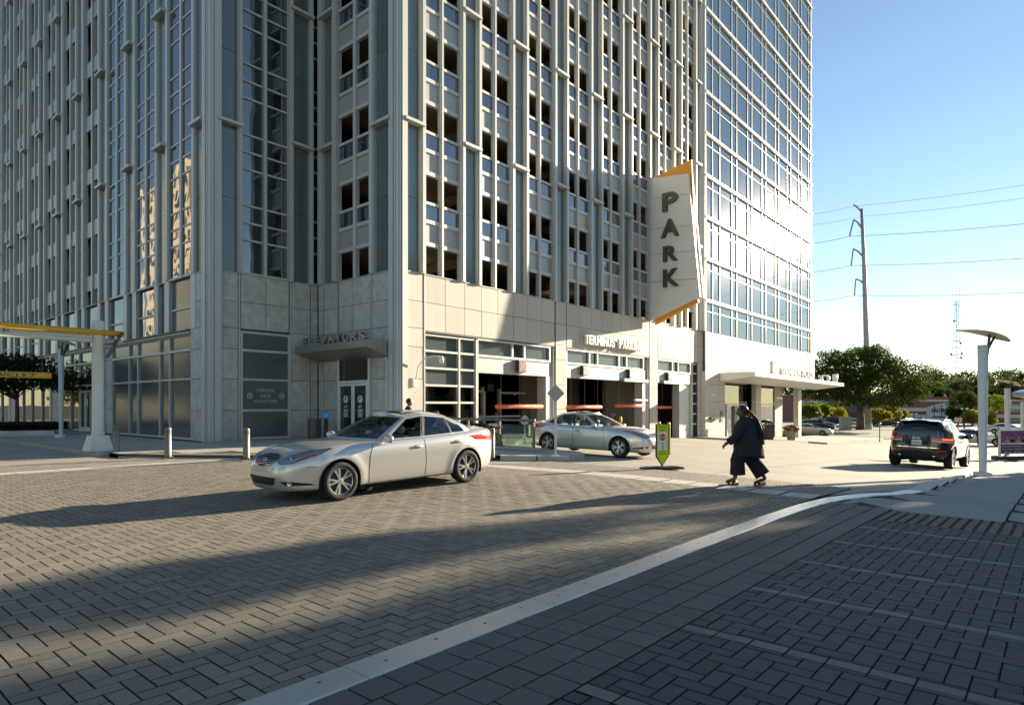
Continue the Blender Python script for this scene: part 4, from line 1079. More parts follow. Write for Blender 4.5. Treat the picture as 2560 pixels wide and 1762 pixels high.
    def cabin(s, sub=4):
        """greenhouse: dict name -> (verts, faces); keys give base and top outline points"""
        keys = s.gh; nk = len(keys); B = np.array([k[0] for k in keys], float); T_ = np.array([k[1] for k in keys], float)
        lo = np.array([k[2] for k in keys], float); hi = np.array([k[3] for k in keys], float); kind = [k[4] for k in keys]
        us = np.arange(0, (nk-1)*sub+1)/sub
        Bp, Tp = catmull(B, us), catmull(T_, us); lo_, hi_ = catmull(lo[:, None], us)[:, 0], catmull(hi[:, None], us)[:, 0]
        Bp[0, 1] = Bp[-1, 1] = 0; Tp[0, 1] = Tp[-1, 1] = 0
        nrow = 7; rows = []
        for j in range(len(us)):
            ts = [0, lo_[j]]+[lo_[j]+(hi_[j]-lo_[j])*q/nrow for q in range(1, nrow)]+[hi_[j], 1.0]
            col = []
            for t in ts:
                p = Bp[j]*(1-t)+Tp[j]*t; b = 4*t*(1-t)
                out = np.array([np.sign(p[0]-s.ghc)*max(0, 1-abs(p[1])*1.1), .55*min(1, abs(p[1])*1.6), 0.35]); p = p+out*b*s.bulge; p[1] *= (j not in (0, len(us)-1)); col.append(p)
            rows.append(col)
        A = np.array(rows)                                               # col, row
        parts = {}
        def put_(nm, f): parts.setdefault(nm, []).append(f)
        nc, nr = A.shape[:2]
        for j in range(nc-1):
            kd = kind[j//sub]
            for i in range(nr-1):
                nm = kd if 1 <= i <= nr-3 else 'body'
                put_(nm, [A[j, i], A[j+1, i], A[j+1, i+1], A[j, i+1]])
        ns = 8; top = A[:, -1]; prev = top
        for k in np.linspace(0, 1, ns+1)[1:]:
            q = top.copy(); q[:, 1] *= (1-k); q[:, 2] += s.roofc(top[:, 0])*(1-(1-k)**2)
            for j in range(nc-1): put_('body', [prev[j], prev[j+1], q[j+1], q[j]])
            prev = q
        return parts
def pl_dense(pts, n):
    pl = np.array(pts, float); d = np.concatenate([[0], np.cumsum(np.linalg.norm(np.diff(pl, axis=0), axis=1))]); d /= d[-1]; q = np.linspace(0, 1, n)
    return np.stack([np.interp(q, d, pl[:, 0]), np.interp(q, d, pl[:, 1])], 1)
def quads_obj(name, quads, material, parent, sides=(1,), sm=35, inner=None):
    bm = bmesh.new()
    for sg in sides:
        for q in quads:
            vs = [bm.verts.new((p[0], p[1]*sg, p[2])) for p in q]
            try: bm.faces.new(vs if sg > 0 else vs[::-1])
            except ValueError: pass
    bmesh.ops.remove_doubles(bm, verts=bm.verts[:], dist=2e-4)
    bmesh.ops.dissolve_degenerate(bm, dist=1e-5, edges=bm.edges[:])
    bmesh.ops.recalc_face_normals(bm, faces=bm.faces[:])
    c = sum((f.normal.dot(f.calc_center_median()-Vector((0, 0, .7))) for f in bm.faces))
    if c < 0: bmesh.ops.reverse_faces(bm, faces=bm.faces[:])
    me = bpy.data.meshes.new(name); bm.to_mesh(me); bm.free(); me.materials.append(material)
    o = link(name, me, parent); return autosmooth(o, sm)
_wheel = {}
def wheel(parent, x, y, r, w, spokes=5, side=1, steer=0, rimm=None, key='w'):
    """> tyre, rim"""
    kk = (key, round(r, 3))
    if kk not in _wheel:
        Mx = Matrix.Rotation(R(-90), 4, 'X')        # lathe axis z -> +y (outer face at +y)
        h = w/2; rr = r*.70
        prof = [(rr, -h*.9), (r*.86, -h), (r*.96, -h*.92), (r, -h*.65), (r*1.0, 0), (r, h*.65), (r*.965, h*.92), (r*.90, h*1.0), (r*.80, h*1.0), (rr+.012, h*.95), (rr, h*.82), (rr*.98, h*.3)]
        t = MB().lathe(prof, 40, Mx, cap=False)
        for gx in (-.4, 0, .4): pass
        b = MB()
        b.lathe([(rr*1.0, h*.88), (rr*.985, h*.90), (rr*.94, h*.80), (rr*.92, -h*.5)], 40, Mx, cap=False)
        b.lathe([(.058, h*.55), (.055, h*.72), (.03, h*.76), (.001, h*.77)], 16, Mx, cap=False)
        for k in range(spokes):
            for dd in (-.17, .17):
                a0 = 2*math.pi*k/spokes+dd*.55; a1 = 2*math.pi*k/spokes+dd*1.15
                p0 = Vector((.04*math.cos(a0), .04*math.sin(a0), h*.70)); p1 = Vector((rr*.95*math.cos(a1), rr*.95*math.sin(a1), h*.82)); pm = (p0+p1)/2; pm.z = h*.80
                tv = Vector((-math.sin(a1), math.cos(a1), 0)); vs = []
                for p, ww in ((p0, .020), (pm, .019), (p1, .024)):
                    for sx, dz in ((-1, -.012), (-.55, .0), (.55, .0), (1, -.012)): vs.append(p+tv*sx*ww+Vector((0, 0, dz)))
                vs = [Mx @ v for v in vs]
                b.add(vs, [(i*4+j, i*4+j+1, (i+1)*4+j+1, (i+1)*4+j) for i in range(2) for j in range(3)])
        d = MB().lathe([(rr*.93, h*.15), (.001, h*.15)], 24, Mx, cap=False); d.lathe([(rr*.62, h*.30), (.05, h*.32)], 24, Mx, cap=False)
        _wheel[kk] = (t.me('tyre', TYRE, True), b.me('rim', rimm or RIM, False), d.me('brake_disc', mat('brake_disc', (.10, .10, .10), .4, .6)))
    t, b, d = _wheel[kk]
    wo_ = bpy.data.objects.new('wheel', None); COL.objects.link(wo_); wo_.parent = parent; wo_.location = (x, y, r); wo_.empty_display_size = .1
    wo_.rotation_euler = (0, 0, (0 if side > 0 else math.pi)+steer)
    ot = link('tyre', t, wo_); link('rim', b, wo_); link('brake_disc', d, wo_); ot.rotation_euler = (0, random.uniform(0, 6), 0)
    return wo_
SED = dict(n_plan=4.8, axles=(1.425, -1.425), wr=.325, ar=.375, zk=.60, bulge=.035, ghc=-.5,
    rows=[(.19, 2.22, -2.26, .70), (.235, 2.315, -2.37, .83), (.40, 2.375, -2.435, .868), (.60, 2.36, -2.45, .885), (.80, 2.30, -2.45, .882), (.93, 2.16, -2.43, .855), (1.0, 2.02, -2.39, .79)],
    shx=[-2.6, -2.35, -1.9, -1.0, 0, .6, 1.1, 1.6, 2.0, 2.2, 2.4], shz=[1.0, 1.03, 1.035, .985, .945, .93, .92, .895, .845, .80, .76],
    hole=(-1.75, .62, .70))
def sed_crown(x): return .018+.055*np.clip((x-.2)/.9, 0, 1)*np.clip((2.3-x)/.5, 0, 1)+.035*np.clip((-1.5-x)/.4, 0, 1)*np.clip((2.45+x)/.25, 0, 1)
def sed_roof(x): return .055+.035*np.clip(1-((x+.55)/.75)**2, 0, 1)
GH_SED = [((1.02, 0, .985), (.05, 0, 1.365), .07, .95, 'windscreen'), ((.94, .36, .97), (.02, .28, 1.36), .07, .95, 'windscreen'), ((.62, .70, .945), (-.10, .515, 1.335), .07, .95, 'body'),
    ((.44, .775, .945), (-.20, .565, 1.335), .05, .90, 'side_window'), ((-.31, .785, .955), (-.47, .585, 1.365), .04, .93, 'pillar'), ((-.41, .785, .96), (-.56, .585, 1.365), .04, .93, 'rear_door_window'),
    ((-1.08, .77, .985), (-1.0, .57, 1.335), .04, .88, 'pillar'), ((-1.13, .765, .988), (-1.03, .568, 1.33), .04, .86, 'quarter_window'), ((-1.50, .735, 1.005), (-1.17, .55, 1.30), .04, .45, 'body'),
    ((-1.72, .66, 1.025), (-1.26, .51, 1.285), .05, .93, 'rear_window'), ((-1.98, .34, 1.045), (-1.33, .28, 1.315), .05, .93, 'rear_window'), ((-2.04, 0, 1.05), (-1.35, 0, 1.33), .05, .93, 'rear_window')]
def build_sedan(label, group, pm, full=True, wheel_kind='sed'):
    c = Car(**SED); c.crown = sed_crown; c.roofc = sed_roof; c.gh = GH_SED
    t = thing('sedan', label, 'car', group=group)
    bm = c.body_mesh(110 if full else 60, 24 if full else 12); cab = c.cabin(4 if full else 2)
    quads = cab['body']
    for sg in (1, -1):
        for q in quads:
            vs = [bm.verts.new((p[0], p[1]*sg, p[2])) for p in q]
            try: bm.faces.new(vs)
            except ValueError: pass
    bmesh.ops.remove_doubles(bm, verts=bm.verts[:], dist=3e-4); bmesh.ops.dissolve_degenerate(bm, dist=1e-5, edges=bm.edges[:]); bmesh.ops.recalc_face_normals(bm, faces=bm.faces[:])
    if sum(f.normal.z for f in bm.faces if f.calc_center_median().z > 1.2) < 0: bmesh.ops.reverse_faces(bm, faces=[f for f in bm.faces])
    me = bpy.data.meshes.new('body'); bm.to_mesh(me); bm.free(); me.materials.append(pm); body = autosmooth(link('body', me, t), 42)
    for nm, m in (('windscreen', CGLASS), ('rear_window', CGLASS)):
        quads_obj(nm, cab[nm], m, t, (1, -1))
    for nm in ('side_window', 'rear_door_window', 'quarter_window'):
        for sg in (1, -1): quads_obj(nm, cab[nm], CGLASS, t, (sg,))
    for sg in (1, -1): quads_obj('pillar', cab['pillar'], GAP, t, (sg,))
    # wheel wells, floor
    w = MB()
    for ax in c.axles:
        for sg in (1, -1):
            a = [(-.12*math.pi+1.24*math.pi*i/20) for i in range(21)]
            P = [[(ax+c.ar*1.0*math.cos(q), sg*yy, c.wr+c.ar*1.0*math.sin(q)) for q in a] for yy in (.883, .86, .45)]
            w.grid(P)
            w.add([(ax+c.ar*math.cos(q), sg*.50, c.wr+c.ar*math.sin(q)) for q in a], [tuple(range(21))])
    w.box(-2.2, 2.0, -.5, .5, .17, .20)
    w.obj('wheel_well', RIMD, t)
    for ax, st in ((c.axles[0], 0), (c.axles[1], 0)):
        for sg in (1, -1): wheel(t, ax, sg*.775, c.wr, .225, 5, sg, key=wheel_kind)
    if not full: return t, c
    # arch lips
    lip = MB()
    for ax in c.axles:
        for sg in (1, -1):
            a = [(-.06*math.pi+1.12*math.pi*i/28) for i in range(29)]; pts = [(ax+(c.ar+.002)*math.cos(q), c.wr+(c.ar+.002)*math.sin(q)) for q in a]
            p, nr = c.find('s', [q[0] for q in pts], [q[1] for q in pts])
            lip.grid([[(x, sg*(y+.002), z) for x, y, z in p], [(x, sg*(y-.035), z) for x, y, z in p]])
    lip.obj('arch_lip', pm, t, True)
    # doors
    for sg in (1, -1):
        fx0 = [(.78, .90), (.86, .70), (.88, .40), (.86, .245)]; fx1 = [(-.345, .93), (-.365, .6), (-.365, .245)]
        rx0 = [(-.355, .93), (-.375, .6), (-.375, .245)]; rx1 = [(-1.40, .965), (-1.30, .86), (-1.07, .62), (-.965, .40), (-.95, .245)]
        for e0, e1, hx in ((fx0, fx1, -.17), (rx0, rx1, -1.16)):
            A, B = pl_dense(e0, 16), pl_dense(e1, 16)
            n = 22; G_ = np.array([[a*(1-q)+b*q for q in np.linspace(.004, .996, n)] for a, b in zip(A, B)])
            p, nr = c.find('s', G_[..., 0].ravel(), G_[..., 1].ravel()); p = p+nr*.0045; p[:, 1] *= sg; nr2 = nr*np.array([1, sg, 1]); m = 16
            ring = [j for j in range(n)]+[i*n+n-1 for i in range(1, m)]+[(m-1)*n+j for j in range(n-2, -1, -1)]+[i*n for i in range(m-2, 0, -1)]
            N = len(p); k = len(ring); v = list(p)+[p[i]-nr2[i]*.012 for i in ring]
            F = [(i*n+j, i*n+j+1, (i+1)*n+j+1, (i+1)*n+j) for i in range(m-1) for j in range(n-1)]+[(ring[i], ring[(i+1) % k], N+(i+1) % k, N+i) for i in range(k)]
            me = mesh('door', v, F, pm); b2 = bmesh.new(); b2.from_mesh(me); bmesh.ops.recalc_face_normals(b2, faces=b2.faces[:]); b2.faces.ensure_lookup_table()
            if b2.faces[n*5].normal.y*sg < 0: bmesh.ops.reverse_faces(b2, faces=b2.faces[:])
            b2.to_mesh(me); b2.free(); do = autosmooth(link('door', me, t), 50)
            hz = .80 if hx > -.5 else .835
            hp, hn = c.find('s', [hx-.11, hx, hx+.11], [hz-.005, hz+.003, hz]); hp = hp+hn*.030; hp[0] -= hn[0]*.012; hp[2] -= hn[2]*.014; hp[:, 1] *= sg
            MB().tube([hp[0], (hp[0]+hp[1])/2, hp[1], (hp[1]+hp[2])/2, hp[2]], [(.010, .013), (.012, .017), (.012, .018), (.012, .017), (.010, .012)], 8).obj('handle', pm, do, True)
            bp, bn = c.find('s', [hx+.02], [hz-.004]); bp = bp+bn*.005; bp[:, 1] *= sg
            MB().ball(bp[0], (.062, .004, .035), 14, 8).obj('handle_cup', mat('shadow_cup', (.10, .10, .10), .4, .5), do, True)
        sl = MB()
        for e in (fx0, [(-.355, .93), (-.37, .6), (-.37, .245)], rx1): c.ribbon(sl, 's', e, .010, .0015, sg)
        c.ribbon(sl, 's', [(.86, .243), (-.95, .243)], .012, .002, sg)
        c.ribbon(sl, 's', [(-1.78, .985), (-1.86, .80), (-1.83, .66)], .006, .0015, sg) if False else None
        c.ribbon(sl, 's', [(2.0, .60), (1.80, .595)], .006, .0015, sg)
        sl.obj('shut_line', GAP, t)
        # mirror
        mo = MB()
        mo.ball((.52, sg*.945, .985), (.075, .115, .072), 14, 9); mo.bar((.55, sg*.80, .945), (.54, sg*.90, .955), .05, .03)
        mir = mo.obj('mirror', pm, t, True)
        MB().ball((.462, sg*.95, .985), (.02, .095, .055), 12, 7).obj('mirror_glass', CHROME, mir, True)
        MB().tube([(.50, sg*.86, .922), (.52, sg*1.03, .925)], [.02, .012], 6).obj('mirror_base', BLACK, mir)
        # belt moulding and window surround
        # headlight
        top = [(.37, .715), (.50, .775), (.66, .835), (.785, .875)]; bot = [(.37, .70), (.50, .655), (.68, .67), (.80, .80)]
        hl = c.patch_obj('headlight', LAMPIN, t, 'f', top, bot, .003, 16, 7, sg)
        c.patch_obj('lens', LENSC, hl, 'f', top, bot, .022, 16, 7, sg, .02)
        hp, hn = c.find('f', [.60], [.735]); hp = hp[0]; hn = hn[0]
        q = Vector((hn[0], hn[1]*sg, hn[2])); Mq = Matrix.Translation((hp[0], hp[1]*sg, hp[2])) @ q.to_track_quat('Z', 'Y').to_matrix().to_4x4()
        MB().lathe([(.052, .004), (.048, .018), (.040, .010), (.034, .012), (.02, .022), (.001, .026)], 18, Mq, cap=False).obj('projector', CHROME, hl, True)
        c.patch_obj('side_marker', AMBER, hl, 'f', [(.70, .745), (.765, .80)], [(.69, .695), (.778, .785)], .024, 6, 3, sg, .004)
        dk = MB(); c.ribbon(dk, 'f', top+bot[::-1]+top[:1], .010, .004, sg, 60); dk.obj('headlight_rim', GAP, hl)
        # fog lamp pocket
        fg = c.patch_obj('fog_pocket', GAP, t, 'f', [(.52, .375), (.66, .385), (.78, .335)], [(.60, .315), (.70, .305), (.80, .305)], .003, 10, 4, sg)
        hp, hn = c.find('f', [.645], [.345]); hp = hp[0]; hn = hn[0]; q = Vector((hn[0]+.3, hn[1]*sg, hn[2])); Mq = Matrix.Translation((hp[0], hp[1]*sg, hp[2])) @ q.to_track_quat('Z', 'Y').to_matrix().to_4x4()
        MB().lathe([(.040, .0), (.040, .014), (.034, .014), (.03, .008), (.001, .012)], 16, Mq, cap=False).obj('fog_light', CHROME, fg, True)
        # tail lamp
        tlp = c.patch_obj('tail_light', REDL, t, 'r', [(.42, .955), (.60, .97), (.74, .985), (.845, .93)], [(.42, .90), (.60, .835), (.74, .80), (.85, .85)], .010, 14, 6, sg)
    # grille
    top = [(-.35, .725), (-.30, .762), (-.12, .785), (.12, .785), (.30, .762), (.35, .725)]; bot = [(-.35, .715), (-.28, .625), (-.12, .60), (.12, .60), (.28, .625), (.35, .715)]
    def full_f(pl): return pl
    def patch_both(name, material, parent, top, bot, off, n, m, depth=.01):
        # symmetric pieces about the centre line, two halves in one mesh
        quads = []
        for sg in (1, -1):
            tt = [q for q in pl_dense(top, 81) if q[0] >= -1e-6]; bb = [q for q in pl_dense(bot, 81) if q[0] >= -1e-6]
            p, nr, F, n_, m_ = c.patch('f', tt, bb, off, n, m, 1)
            for f in F: quads.append([p[i]*np.array([1, sg, 1]) for i in (f if sg > 0 else f[::-1])])
        return quads_obj(name, quads, material, parent, (1,), 40)
    gr = patch_both('grille', GAP, t, top, bot, .004, 14, 7)
    gb = MB(); c.ribbon(gb, 'f', [q for q in top if q[0] >= 0], .016, .012, 1, 20); c.ribbon(gb, 'f', [q for q in top if q[0] >= 0], .016, .012, -1, 20)
    for sg in (1, -1):
        c.ribbon(gb, 'f', [(.001, .785), (.12, .785)], .016, .012, sg, 8); c.ribbon(gb, 'f', [(.001, .60), (.12, .60), (.28, .625), (.35, .715)], .014, .012, sg, 20)
    gb.obj('grille_frame', CHROME, gr)
    for i, z in enumerate((.632, .661, .690, .719, .748)):
        bl = MB(); wid = .30 if i in (1, 2, 3) else (.275 if i == 0 else .30)
        for sg in (1, -1): c.ribbon(bl, 'f', [(.001, z), (wid-.02, z)], .011, .012, sg, 14)
        bl.obj('grille_bar', mat('grey_chrome', (.45, .45, .46), .2, .95), gr)
    ep, en = c.find('f', [.002], [.70]); ex_ = ep[0][0]+.022
    em = MB(); ring = [(ex_-.001*abs(math.cos(a)), .052*math.cos(a), .70+.032*math.sin(a)) for a in [(-.40*math.pi+1.8*math.pi*i/26) for i in range(27)]]
    em.tube(ring, .0065, 6); em.tube([ring[0], (ex_+.002, .006, .711)], [.006, .004], 6); em.tube([ring[-1], (ex_+.002, -.006, .713)], [.006, .004], 6)
    em.obj('emblem', CHROME, gr, True)
    itk = patch_both('intake', GAP, t, [(-.44, .435), (-.2, .432), (.2, .432), (.44, .435)], [(-.38, .315), (-.2, .30), (.2, .30), (.38, .315)], .003, 14, 6)
    for z in (.345, .385): 
        bl = MB()
        for sg in (1, -1): c.ribbon(bl, 'f', [(.001, z), (.39, z)], .012, .006, sg, 14)
        bl.obj('intake_bar', mat('dark_slat', (.05, .05, .05), .4), itk)
    # bumper crease, plate
    pp, pn = c.find('r', [.001], [.72]); MB().box(-.004, .004, -.155, .155, -.08, .08).obj('number_plate', WHITEP, t, loc=(pp[0][0]-.01, 0, .72))
    # sunroof
    sr = MB(); zc = lambda x, y: 0
    xs_ = np.linspace(-.22, -.70, 6); P = []
    tops = np.array([k[1] for k in c.gh]); 
    for x in xs_:
        row = []
        for y in np.linspace(-.36, .36, 9):
            zr_ = float(np.interp(x, [-1.35, -1.0, -.5, -.1, .05], [1.32, 1.335, 1.365, 1.345, 1.36])); k = 1-abs(y)/.585
            row.append((x, y, zr_+float(sed_roof(np.array(x)))*(1-(1-k)**2)+.004))
        P.append(row)
    sr.grid(P[::-1]); sr.obj('sunroof', mat('sunroof_glass', (.05, .035, .025), .05, ior=1.8), t, True)
    # cabin
    s_ = MB(); s_.box(-1.6, .9, -.72, .72, .20, .24)
    for y in (.36, -.36):
        for x, h in ((.02, 1.0), (-.98, .98)):
            s_.box(x-.02, x+.48, y-.23, y+.23, .30, .50)
            Mx = Matrix.Translation((x-.02, y, .45)) @ Matrix.Rotation(R(-18), 4, 'Y'); s_.box(-.06, .06, -.23, .23, 0, .56, Mx); s_.ball((x-.20, y, 1.09), (.06, .13, .09), 10, 6)
    s_.obj('seat', SEAT, t)
    dsh = MB(); dsh.add([(.98, -.68, .93), (.98, .68, .93), (.52, .70, .88), (.52, -.70, .88), (.46, .70, .62), (.46, -.70, .62)], [(0, 1, 2, 3), (3, 2, 4, 5)]); dsh.add([(-1.55, -.62, .98), (-1.55, .62, .98), (-1.95, .5, 1.02), (-1.95, -.5, 1.02)], [(0, 1, 2, 3)])
    Mx = Matrix.Translation((.36, .36, .83)) @ Matrix.Rotation(R(-62), 4, 'Y'); dsh.tube([Mx @ Vector((.17*math.cos(a), .17*math.sin(a), 0)) for a in [i*2*math.pi/20 for i in range(21)]], .014, 6, cap=False)
    for y in (.86, -.86): pass
    dsh.obj('dashboard', SEATD, t)
    MB().bar((.02, 0, 1.32), (.0, .0, 1.28), .16, .05).obj('rear_view_mirror', BLACK, t)
    # black window seals along the belt
    bl = MB()
    for sg in (1, -1):
        bl.tube([(.46, sg*.79, .945), (-.36, sg*.80, .957), (-1.1, sg*.785, .985), (-1.50, sg*.75, 1.003)], .008, 5)
    bl.obj('belt_trim', CHROME, t)
    return t, c
def place_car(t, x, y, heading, z=None, pitch=None, half=1.425):
    """heading: angle of the car's nose in the ground plane (radians)"""
    dx, dy = math.cos(heading), math.sin(heading); zf, zr = gzf(x+dx*half, y+dy*half), gzf(x-dx*half, y-dy*half)
    zl, zr2 = gzf(x-dy*.78, y+dx*.78), gzf(x+dy*.78, y-dx*.78)
    t.location = (x, y, (zf+zr)/2 if z is None else z); t.rotation_euler = (-math.atan2(zr2-zl, 1.56), -math.atan2(zf-zr, 2*half), heading)
SILVER = paint('silver_paint', (.62, .61, .58), .55, .30)
sedan, sed_c = build_sedan('silver sedan driving over the brick plaza towards the left, driver window open', 'silver sedans', SILVER)
# wheel contacts of the near flank: front (857,1249), rear (1162,1204.6)
A_ = gp(857, 1250); B_ = gp(1162, 1206)
hd = math.atan2(A_.y-B_.y, A_.x-B_.x); L_ = math.hypot(A_.x-B_.x, A_.y-B_.y)
mid = (A_+B_)/2; nx_, ny_ = -math.sin(hd), math.cos(hd)        # left of the car = its near flank
near = A_*.5+B_*.5
k_ = 2.85/L_
cx_, cy_ = near.x*1.0-nx_*.84, near.y-ny_*.84
place_car(sedan, cx_, cy_, hd)
print('SEDAN wheelbase fit', round(L_, 2), 'heading', round(math.degrees(hd), 1))
sedan2 = copy_tree(sedan)
for o_ in list(sedan.children):                  # the driver's window is down
    if o_.name.split('.')[0] == 'side_window' and sum(v.co.y for v in o_.data.vertices) > 0: bpy.data.objects.remove(o_)
# second sedan leaving the garage
sedan2['label'] = 'silver sedan turning out of the garage drive, facing right'
# far wheels: rear (1240,1125), front (1392,1143) on its right flank
A2, B2 = gp(1541, 1142.5), gp(1376, 1130)
hd2 = math.atan2(A2.y-B2.y, A2.x-B2.x); m2 = (A2+B2)/2
place_car(sedan2, m2.x+(-math.sin(hd2))*.82, m2.y+math.cos(hd2)*.82, hd2)
# ---------------------------------------------------------------- black suv seen from behind
SUVK = dict(n_plan=5.2, axles=(1.457, -1.457), wr=.385, ar=.44, zk=.80, bulge=.030, ghc=-.6,
    rows=[(.30, 2.18, -2.16, .74), (.36, 2.26, -2.28, .88), (.52, 2.33, -2.36, .945), (.80, 2.34, -2.37, .965), (.98, 2.30, -2.36, .965), (1.08, 2.22, -2.34, .945), (1.14, 2.10, -2.31, .90)],
    shx=[-2.6, -2.2, -1.0, 0, .9, 1.5, 2.0, 2.4], shz=[1.15, 1.145, 1.12, 1.10, 1.085, 1.05, 1.0, .93], hole=(-2.22, .7, .76))
GH_SUV = [((1.10, 0, 1.13), (.25, 0, 1.68), .07, .95, 'windscreen'), ((1.0, .42, 1.12), (.20, .34, 1.675), .07, .95, 'windscreen'), ((.72, .78, 1.10), (.06, .62, 1.645), .07, .95, 'body'),
    ((.55, .875, 1.10), (-.05, .69, 1.655), .04, .90, 'side_window'), ((-.28, .885, 1.115), (-.36, .70, 1.69), .04, .91, 'pillar'), ((-.40, .885, 1.118), (-.47, .70, 1.69), .04, .91, 'rear_door_window'),
    ((-1.28, .875, 1.135), (-1.22, .69, 1.675), .04, .90, 'pillar'), ((-1.36, .872, 1.137), (-1.30, .688, 1.67), .04, .90, 'quarter_window'), ((-1.98, .845, 1.15), (-1.72, .66, 1.64), .04, .75, 'body'),
    ((-2.16, .76, 1.15), (-1.95, .60, 1.63), .06, .90, 'rear_window'), ((-2.25, .40, 1.16), (-2.03, .32, 1.655), .06, .90, 'rear_window'), ((-2.27, 0, 1.165), (-2.06, 0, 1.665), .06, .90, 'rear_window')]
BLACKP = paint('black_paint', (.010, .010, .011), .2, .18)
def build_suv():
    c = Car(**SUVK); c.crown = lambda x: .012+.06*np.clip((x-.3)/.9, 0, 1)*np.clip((2.3-x)/.4, 0, 1)+.01*(x < -1.9); c.roofc = lambda x: .045+.03*np.clip(1-((x+.8)/1.0)**2, 0, 1); c.gh = GH_SUV
    t = thing('suv', 'black suv with lit brake lights on the pale street, seen from behind', 'car')
    bm = c.body_mesh(90, 20); cab = c.cabin(4)
    for sg in (1, -1):
        for q in cab['body']:
            vs = [bm.verts.new((p[0], p[1]*sg, p[2])) for p in q]
            try: bm.faces.new(vs)
            except ValueError: pass
    bmesh.ops.remove_doubles(bm, verts=bm.verts[:], dist=3e-4); bmesh.ops.dissolve_degenerate(bm, dist=1e-5, edges=bm.edges[:]); bmesh.ops.recalc_face_normals(bm, faces=bm.faces[:])
    if sum(f.normal.z for f in bm.faces if f.calc_center_median().z > 1.5) < 0: bmesh.ops.reverse_faces(bm, faces=bm.faces[:])
    me = bpy.data.meshes.new('body'); bm.to_mesh(me); bm.free(); me.materials.append(BLACKP); autosmooth(link('body', me, t), 42)
    quads_obj('windscreen', cab['windscreen'], CGLASS, t, (1, -1)); quads_obj('rear_window', cab['rear_window'], CGLASS_D, t, (1, -1))
    for nm in ('side_window', 'rear_door_window', 'quarter_window'):
        for sg in (1, -1): quads_obj(nm, cab[nm], CGLASS_D, t, (sg,))
    for sg in (1, -1): quads_obj('pillar', cab['pillar'], GAP, t, (sg,))
    w = MB()
    for ax in c.axles:
        for sg in (1, -1):
            a = [(-.12*math.pi+1.24*math.pi*i/20) for i in range(21)]
            w.grid([[(ax+c.ar*math.cos(q), sg*yy, c.wr+c.ar*math.sin(q)) for q in a] for yy in (.955, .90, .5)]); w.add([(ax+c.ar*math.cos(q), sg*.52, c.wr+c.ar*math.sin(q)) for q in a], [tuple(range(21))])
    w.box(-2.1, 2.1, -.55, .55, .26, .31); w.obj('wheel_well', RIMD, t)
    for ax in c.axles:
        for sg in (1, -1): wheel(t, ax, sg*.835, c.wr, .265, 5, sg, key='suv', rimm=CHROME)
    lip = MB()
    for ax in c.axles:
        for sg in (1, -1):
            a = [(-.04*math.pi+1.08*math.pi*i/24) for i in range(25)]
            p, nr = c.find('s', [ax+(c.ar+.002)*math.cos(q) for q in a], [c.wr+(c.ar+.002)*math.sin(q) for q in a]); p2, _ = c.find('s', [ax+(c.ar+.07)*math.cos(q) for q in a], [c.wr+(c.ar+.07)*math.sin(q) for q in a])
            lip.grid([[(x, sg*(y+.012), z) for x, y, z in p2], [(x, sg*(y+.02), z) for x, y, z in p], [(x, sg*(y-.05), z) for x, y, z in p]])
    lip.obj('arch_flare', BLACKP, t, True)
    for sg in (1, -1):
        sl = MB()
        for e in ([(.80, 1.05), (.86, .8), (.86, .42)], [(-.33, 1.07), (-.36, .42)], [(-1.36, 1.09), (-1.22, .8), (-1.0, .55), (-.98, .42)]): c.ribbon(sl, 's', e, .010, .002, sg)
        sl.obj('shut_line', GAP, t)
        for hx in (-.15, -1.12):
            hp, hn = c.find('s', [hx-.11, hx, hx+.11], [.98, .985, .98]); hp = hp+hn*.03; hp[:, 1] *= sg
            MB().tube([hp[0], hp[1], hp[2]], [.012, .016, .012], 6).obj('door_handle', BLACKP, t, True)
        mo = MB(); mo.ball((.62, sg*1.07, 1.17), (.07, .14, .10), 12, 8); mo.bar((.62, sg*.90, 1.10), (.62, sg*1.0, 1.13), .06, .04); mo.obj('mirror', BLACKP, t, True)
        # rear lamps
        tlp = c.patch_obj('tail_light', REDL, t, 'r', [(.44, 1.055), (.70, 1.07), (.90, 1.075), (.952, 1.05)], [(.44, .985), (.70, .97), (.90, .955), (.955, .96)], .022, 14, 5, sg)
        c.patch_obj('lit_lamp', REDLIT, tlp, 'r', [(.74, 1.06), (.93, 1.06)], [(.74, 1.01), (.93, 1.01)], .030, 8, 4, sg)
        c.patch_obj('reverse_lamp', mat('pale_lamp', (.7, .7, .68), .2), tlp, 'r', [(.44, .982), (.93, .952)], [(.46, .955), (.91, .920)], .018, 10, 3, sg)
        c.patch_obj('reflector', REDL, t, 'r', [(.62, .645), (.82, .645)], [(.62, .60), (.82, .60)], .012, 6, 3, sg)
        hp, hn = c.find('r', [.50], [.50]); MB().tube([(hp[0][0]+.15, sg*.52, .435), (hp[0][0]-.03, sg*.52, .435)], (.055), 14, cap=False).tube([(hp[0][0]-.02, sg*.52, .435), (hp[0][0]-.021, sg*.52, .435)], .045, 12).obj('exhaust_pipe', CHROME, t, True)
        MB().tube([(.15, sg*.60, 1.70), (-.2, sg*.62, 1.755), (-1.2, sg*.61, 1.75), (-1.65, sg*.58, 1.69)], [(.018, .02)]*4, 8).obj('roof_rail', CHROME, t, True)
    def both_r(name, m, top, bot, off):
        quads = []
        for sg in (1, -1):
            p, nr, F, n_, m_ = c.patch('r', top, bot, off, 10, 4, 1)
            for f in F: quads.append([p[i]*np.array([1, sg, 1]) for i in f])
        return quads_obj(name, quads, m, t, (1,), 40)
    both_r('chrome_strip', CHROME, [(.001, .735), (.70, .735)], [(.001, .715), (.70, .715)], .016)
